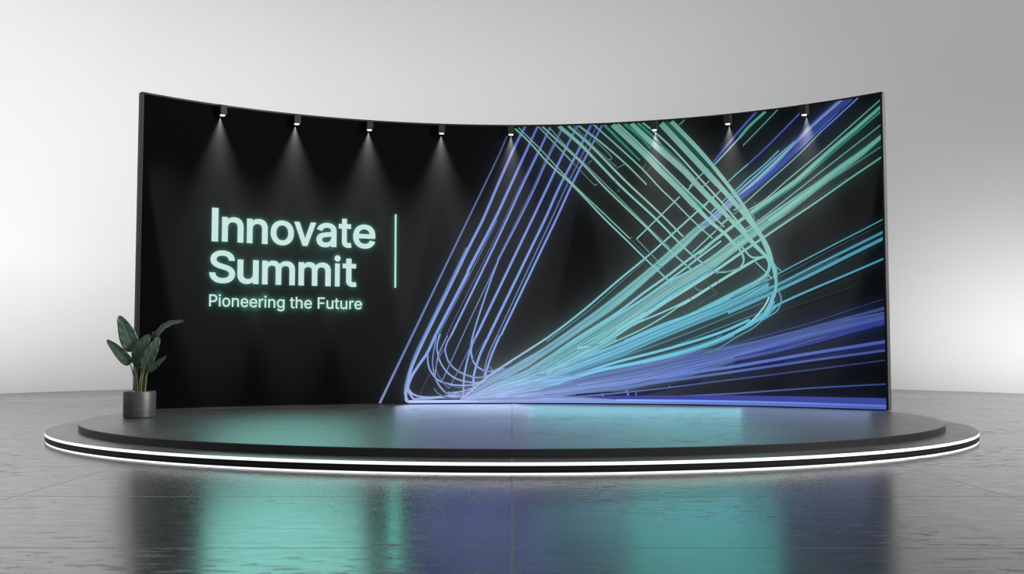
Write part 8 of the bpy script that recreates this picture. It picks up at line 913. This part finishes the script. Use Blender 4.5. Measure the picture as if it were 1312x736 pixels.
def trails():
    vs = []; fs = []; cols = []
    for ri, (smooth, P) in enumerate(read_trails()):
        Q = []
        if smooth and len(P) > 2:
            for i in range(len(P)-1):
                p0 = P[max(0, i-1)]; p1 = P[i]; p2 = P[i+1]; p3 = P[min(len(P)-1, i+2)]
                L = math.hypot(p2[0]-p1[0], p2[1]-p1[1]); m = max(2, int(L/0.022))
                for k in range(m):
                    t = k/m
                    # Catmull-Rom with chord-limited tangents
                    def cr(u):
                        d02 = math.hypot(p2[0]-p0[0], p2[1]-p0[1]) or 1; d13 = math.hypot(p3[0]-p1[0], p3[1]-p1[1]) or 1
                        m1 = (p2[u]-p0[u])/d02*L; m2 = (p3[u]-p1[u])/d13*L
                        return (2*t**3-3*t**2+1)*p1[u]+(t**3-2*t**2+t)*m1+(-2*t**3+3*t**2)*p2[u]+(t**3-t**2)*m2
                    Q.append((cr(0), cr(1), p1[2]+(p2[2]-p1[2])*t, tuple(p1[3][q]+(p2[3][q]-p1[3][q])*t for q in range(3))))
            Q.append(P[-1])
        else:
            Q = P
            if len(P) == 2:
                a, b = P; mN = max(2, int(math.hypot(b[0]-a[0], b[1]-a[1])/0.022))
                Q = [(a[0]+(b[0]-a[0])*k/mN, a[1]+(b[1]-a[1])*k/mN, a[2]+(b[2]-a[2])*k/mN, tuple(a[3][q]+(b[3][q]-a[3][q])*k/mN for q in range(3))) for k in range(mN+1)]
        off = 0.0005+ri*0.000006
        base = len(vs)
        for i, (s, z, w, c) in enumerate(Q):
            a = Q[max(0, i-1)]; b = Q[min(len(Q)-1, i+1)]
            dx, dz = b[0]-a[0], b[1]-a[1]; d = math.hypot(dx, dz) or 1
            nx, nz = -dz/d*w/2, dx/d*w/2
            for sg in (-1, 1):
                zz = min(max(z+sg*nz, Z0+0.017), Z1-0.021); sx_ = min(max(s+sg*nx, -SE+0.03), SE-0.03)
                vs.append(wp(sx_, zz, off)); cols += [*c, 1.0]
        for i in range(len(Q)-1):
            k = base+2*i; fs.append((k, k+2, k+3, k+1))
    o = mesh_obj('light_trail_graphic', vs, fs, M['trail'], dw); at_dw(o)
    tag(o, 'blue, cyan and mint light trails shown on the display')
    at = o.data.color_attributes.new('Col', 'FLOAT_COLOR', 'POINT'); at.data.foreach_set('color', cols)
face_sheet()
trails()

# ------------------------------------------------------------------ spotlights along the top edge
def beam_light():
    l = bpy.data.lights.new('spot_beam', 'SPOT'); l.energy = BEAM; l.spot_size = math.radians(178); l.spot_blend = 0.0
    l.shadow_soft_size = 0.004; l.use_nodes = True
    nt = l.node_tree; N = nt.nodes; em = N['Emission']
    fo = N.new('ShaderNodeLightFalloff'); fo.inputs['Strength'].default_value = 1.0
    # the optic of the lamp: a soft-edged fan, its direction in the lamp's own space
    tc = N.new('ShaderNodeTexCoord'); sp = N.new('ShaderNodeSeparateXYZ'); nt.links.new(tc.outputs['Normal'], sp.inputs[0])
    return l, nt, em, fo, sp
BEAM, WIDE = 6800.0, 0.50
def make_beam():
    l, nt, em, fo, sp = beam_light(); N = nt.nodes
    def mth(op, a, b=None, c=None):
        n_ = N.new('ShaderNodeMath'); n_.operation = op
        for i, v in enumerate((a, b, c)):
            if v is None: continue
            if isinstance(v, (int, float)): n_.inputs[i].default_value = v
            else: nt.links.new(v, n_.inputs[i])
        return n_.outputs[0]
    # lamp space: -Z straight down, +Y towards the wall (lamp turned so), X along the wall
    x, y, z = sp.outputs
    dn = mth('MAXIMUM', mth('ABSOLUTE', z), 0.001)
    tx = mth('DIVIDE', mth('ABSOLUTE', x), dn)            # tan of the sideways angle
    g = mth('POWER', 2.71828, mth('MULTIPLY', mth('MULTIPLY', tx, tx), -1/(2*0.215**2)))
    ty = mth('DIVIDE', y, dn)                             # tangent of the angle towards the wall
    def ramp(src, x0, x1, y0, y1):
        r = N.new('ShaderNodeMapRange'); r.interpolation_type = 'SMOOTHSTEP'; nt.links.new(src, r.inputs[0])
        for i, v in zip((1, 2, 3, 4), (x0, x1, y0, y1)): r.inputs[i].default_value = v
        return r.outputs[0]
    cut = ramp(ty, 0.0215, 0.030, 0, 1)
    narrow = mth('MULTIPLY', mth('ADD', mth('MULTIPLY', g, 0.90), 0.10), ramp(tx, 0.26, 0.58, 1, 0))
    wide = mth('MULTIPLY', ramp(ty, 0.03, 0.11, WIDE, 0), ramp(tx, 0.15, 1.5, 1, 0))
    narrow = mth('MULTIPLY', narrow, mth('POWER', mth('MAXIMUM', ty, 0.001), 0.35))
    out = mth('MULTIPLY', mth('ADD', narrow, mth('MULTIPLY', wide, 0.35)), cut)
    st_ = mth('MULTIPLY', out, fo.outputs['Constant'])
    nt.links.new(st_, em.inputs['Strength'])
    return l
beam = make_beam()
def lamp_parts(root):
    d = 0.130; w = 0.10; h = 0.150
    bm = bmesh.new()
    # housing: an open-ended box with bevelled edges and a recessed mouth
    o_ = [(-w/2, -d), (w/2, -d), (w/2, 0), (-w/2, 0)]
    def ring(z, k=0.0): return [bm.verts.new((x*(1-k), (y+d/2)*(1-k)-d/2, z)) for x, y in o_]
    rs = [ring(h, 0.06), ring(h-0.004), ring(0.0), ring(0.0, 0.16), ring(0.012, 0.16)]
    for a, b in zip(rs[:-1], rs[1:]):
        for i in range(4): bm.faces.new((a[i], a[(i+1) % 4], b[(i+1) % 4], b[i]))
    bm.faces.new(rs[0]); bm.faces.new(rs[-1])
    hs = from_bm('housing', bm, M['lamp'], root)
    bv = hs.modifiers.new('b', 'BEVEL'); bv.width = 0.003; bv.segments = 2; bv.limit_method = 'ANGLE'
    bm = bmesh.new()
    bmesh.ops.create_cone(bm, cap_ends=True, segments=24, radius1=0.037, radius2=0.040, depth=0.022, matrix=Matrix.Translation((0, -d/2-0.008, -0.001)))
    from_bm('lens', bm, M['lens'], root)
    bm = bmesh.new()
    bmesh.ops.create_cube(bm, size=1, matrix=Matrix.Translation((0, -0.035, h+0.006)) @ Matrix.Diagonal((0.07, 0.07, 0.014, 1)))
    from_bm('mounting_bracket', bm, M['lamp'], root)
    b = bpy.data.objects.new('spot_beam', beam); link(b, root); b.location = (0, -0.096, -0.022)
lamp_a = [-0.6472, -0.4840, -0.3220, -0.1595, -0.0025, 0.3215, 0.4850, 0.6530]
lamp_l = ['small black box spotlight on the wall above the letters In, leftmost of the row',
          'small black box spotlight on the wall above the letters ov, second from the left',
          'small black box spotlight on the wall above the last letters of the title line',
          'small black box spotlight on the wall just right of the mint bar, over plain black',
          'small black box spotlight on the wall between plain black and the first blue trails',
          'small black box spotlight on the wall shining on the thick mint trails',
          'black box spotlight right of the thick mint trails, second from the right',
          'small black box spotlight on the wall beside the purple trail bundle, rightmost of the row']
def make_lamp():
    r = empty('spotlight', (0, 0, 0)); lamp_parts(r); return r
first = make_lamp()
for i, (a, lb) in enumerate(zip(lamp_a, lamp_l)):
    if i == 0: r = first
    else:
        r = first.copy(); COL.objects.link(r)
        for ch in list(first.children):
            c = ch.copy(); COL.objects.link(c); c.parent = r
    r.location = wp(a*R, 4.622, 0.014); r.rotation_euler = (0, 0, -a)
    tag(r, lb, 'spotlight', 'spotlights along the top of the display wall')

# ------------------------------------------------------------------ potted plant
def leaf_material(name, a, b):
    m = mat(name, a, 0.42, spec=0.45); nt = m.node_tree; N = nt.nodes; bs = N['Principled BSDF']
    uv = N.new('ShaderNodeAttribute'); uv.attribute_name = 'leafco'
    sp = N.new('ShaderNodeSeparateXYZ'); nt.links.new(uv.outputs['Vector'], sp.inputs[0])
    w = N.new('ShaderNodeTexWave'); w.wave_type = 'BANDS'; w.bands_direction = 'X'; w.inputs['Scale'].default_value = 7.0; w.inputs['Distortion'].default_value = 0.6
    ab = N.new('ShaderNodeMath'); ab.operation = 'ABSOLUTE'; nt.links.new(sp.outputs['Y'], ab.inputs[0])
    ad = N.new('ShaderNodeMath'); ad.operation = 'MULTIPLY_ADD'; ad.inputs[1].default_value = -0.25; nt.links.new(ab.outputs[0], ad.inputs[0]); nt.links.new(sp.outputs['X'], ad.inputs[2])
    cb = N.new('ShaderNodeCombineXYZ'); nt.links.new(ad.outputs[0], cb.inputs[0]); nt.links.new(cb.outputs[0], w.inputs['Vector'])
    mx = N.new('ShaderNodeMix'); mx.data_type = 'RGBA'; mx.inputs['A'].default_value = (*a, 1); mx.inputs['B'].default_value = (*b, 1); nt.links.new(w.outputs[0], mx.inputs['Factor'])
    lt = N.new('ShaderNodeMath'); lt.operation = 'LESS_THAN'; lt.inputs[1].default_value = 0.045; nt.links.new(ab.outputs[0], lt.inputs[0])
    m2 = N.new('ShaderNodeMix'); m2.data_type = 'RGBA'; m2.inputs['B'].default_value = (0.085, 0.14, 0.075, 1); nt.links.new(lt.outputs[0], m2.inputs['Factor'])
    nt.links.new(mx.outputs['Result'], m2.inputs['A']); nt.links.new(m2.outputs['Result'], bs.inputs['Base Color'])
    bp = N.new('ShaderNodeBump'); bp.inputs['Strength'].default_value = 0.02; bp.inputs['Distance'].default_value = 0.003
    nt.links.new(w.outputs[0], bp.inputs['Height']); nt.links.new(bp.outputs[0], bs.inputs['Normal'])
    return m
M['leaf'] = leaf_material('dark_green_leaf', (0.024, 0.050, 0.033), (0.035, 0.068, 0.045))
M['stalk'] = add_noise(mat('olive_stalk', (0.08, 0.11, 0.035), 0.5), 20, (0.055, 0.085, 0.03), (0.13, 0.16, 0.055), stretch=(1, 1, 0.2))
M['pot'] = add_noise(mat('brushed_grey_pot', (0.12, 0.12, 0.12), 0.42, metal=0.55, spec=0.5), 14, (0.055, 0.055, 0.055), (0.09, 0.088, 0.087), stretch=(0.4, 0.4, 9), detail=6, bump=0.35)
PX, PY = -4.735, -0.79
plant = empty('potted_plant', (PX, PY, Z0))
tag(plant, 'leafy dark green plant in a grey pot on the stage, left end of display', 'plant')
lathe('pot', [(0, 0.012), (0.180, 0.012), (0.180, 0.0), (0.186, 0.0), (0.197, 0.014), (0.200, 0.03), (0.200, 0.322), (0.196, 0.334), (0.188, 0.338), (0.182, 0.334), (0.180, 0.325), (0.180, 0.29), (0, 0.29)], M['pot'], plant, 64, smooth=True)
lathe('soil', [(0, 0.305), (0.06, 0.312), (0.12, 0.306), (0.181, 0.300), (0.181, 0.285), (0, 0.285)], M['soil'], plant, 40, smooth=True)
def bez(P, t):
    # Catmull-Rom through P
    n_ = len(P)-1; u = t*n_; i = min(int(u), n_-1); f = u-i
    p0, p1, p2, p3 = P[max(0, i-1)], P[i], P[i+1], P[min(n_, i+2)]
    return 0.5*((2*p1)+(-p0+p2)*f+(2*p0-5*p1+4*p2-p3)*f*f+(-p0+3*p1-3*p2+p3)*f**3)
def leaf(mid, width, face, stalk_base, fold=0.25, droop=0.0, w0=0.25):
    """mid: points from the leaf base to its tip (x, y, z from the pot centre); face: the way the blade looks"""
    mid = [Vector(p) for p in mid]; face = Vector(face).normalized()
    nl, nw = 26, 5; vs = []; fs = []; co = []
    for i in range(nl+1):
        t = i/nl; p = bez(mid, t); tg = (bez(mid, min(1, t+0.02))-bez(mid, max(0, t-0.02))).normalized()
        side = tg.cross(face).normalized(); up_ = side.cross(tg).normalized()
        wv = width/2*(math.sin(PI*min(1, t**0.80))**0.62)*(1-0.25*t) if 0 < t < 1 else 0.0015
        for j in range(-nw, nw+1):
            u = j/nw
            q = p+side*(u*wv)+up_*(fold*abs(u)**1.3*wv*0.9+0.006*math.sin(9*t*PI+j)*abs(u))
            vs.append(q); co.append((t, u, 0))
    m_ = 2*nw+1
    for i in range(nl):
        for j in range(m_-1):
            k = i*m_+j; fs.append((k, k+1, k+m_+1, k+m_))
    o = mesh_obj('leaf', vs, fs, M['leaf'], plant, smooth=True)
    at = o.data.attributes.new('leafco', 'FLOAT_VECTOR', 'POINT')
    for k, c in enumerate(co): at.data[k].vector = c
    sd = o.modifiers.new('s', 'SOLIDIFY'); sd.thickness = 0.004; sd.offset = 0
    # stalk
    b0 = Vector(stalk_base); e = mid[0]; d1 = (mid[1]-mid[0]).normalized()
    P = [b0, b0+Vector(((e.x-b0.x)*0.18, (e.y-b0.y)*0.18, (e.z-b0.z)*0.35)), e-(d1*0.5+Vector((0, 0, 0.5))).normalized()*((e-b0).length*0.22), e, bez(mid, 0.10)]
    vs = []; fs = []; ns, nc = 16, 8
    for i in range(ns+1):
        t = i/ns; p = bez(P, t); r = 0.0115*(1-t)+0.0045*t
        tg = (bez(P, min(1, t+.02))-bez(P, max(0, t-.02))).normalized(); a_ = tg.cross(Vector((0, 1, 0))).normalized(); b_ = tg.cross(a_)
        for k in range(nc): vs.append(p+a_*(r*math.cos(2*PI*k/nc))+b_*(r*math.sin(2*PI*k/nc)))
    for i in range(ns):
        for k in range(nc): fs.append((i*nc+k, i*nc+(k+1) % nc, (i+1)*nc+(k+1) % nc, (i+1)*nc+k))
    fs.append(tuple(range(nc))[::-1]); fs.append(tuple(range(ns*nc, ns*nc+nc)))
    mesh_obj('stalk', vs, fs, M['stalk'], o, smooth=True)
def q(px, py, y=0.0):
    """plant-space point from measured offsets (centimetres right of and above the pot foot)"""
    return (px/100, y, py/100)
# big upright leaf at the top left, seen against the white and the wall end
leaf([q(-11.5, 84, .02), q(-15, 98, .01), q(-21, 114, 0), q(-28, 130, -.02)], .245, (.25, -1, .15), (-.035, .0, .31), .16)
# leaf reaching out to the left
leaf([q(-12.5, 68, -.02), q(-19, 76, -.04), q(-30, 88, -.05), q(-42, 99, -.04)], .158, (-.25, -1, .55), (-.05, -.02, .31), .25)
# two broad leaves in the middle
leaf([q(2, 63, -.04), q(1, 77, -.06), q(4, 92, -.06), q(12, 106, -.03)], .245, (-.2, -1, .1), (.0, -.03, .31), .15)
leaf([q(7, 62, -.08), q(12.5, 75, -.10), q(20, 90, -.10), q(25.5, 103, -.07)], .185, (.3, -1, .15), (.03, -.05, .31), .2)
# long leaf arching to the upper right
leaf([q(14, 94, .03), q(24, 110, .03), q(37, 119, .0), q(55, 123, -.03)], .155, (-.35, -.75, .7), (.045, .03, .31), .3)
# small leaf low on the right
leaf([q(10.5, 59, .0), q(16, 64.5, -.01), q(24, 71, -.02), q(33, 78, -.02)], .10, (.3, -.8, -.45), (.06, .01, .31), .3)
# narrow young leaf standing behind the middle
leaf([q(7, 82, .06), q(10, 91, .06), q(12.5, 100, .05), q(14.5, 110, .04)], .075, (.6, -1, .1), (.01, .05, .31), .35)
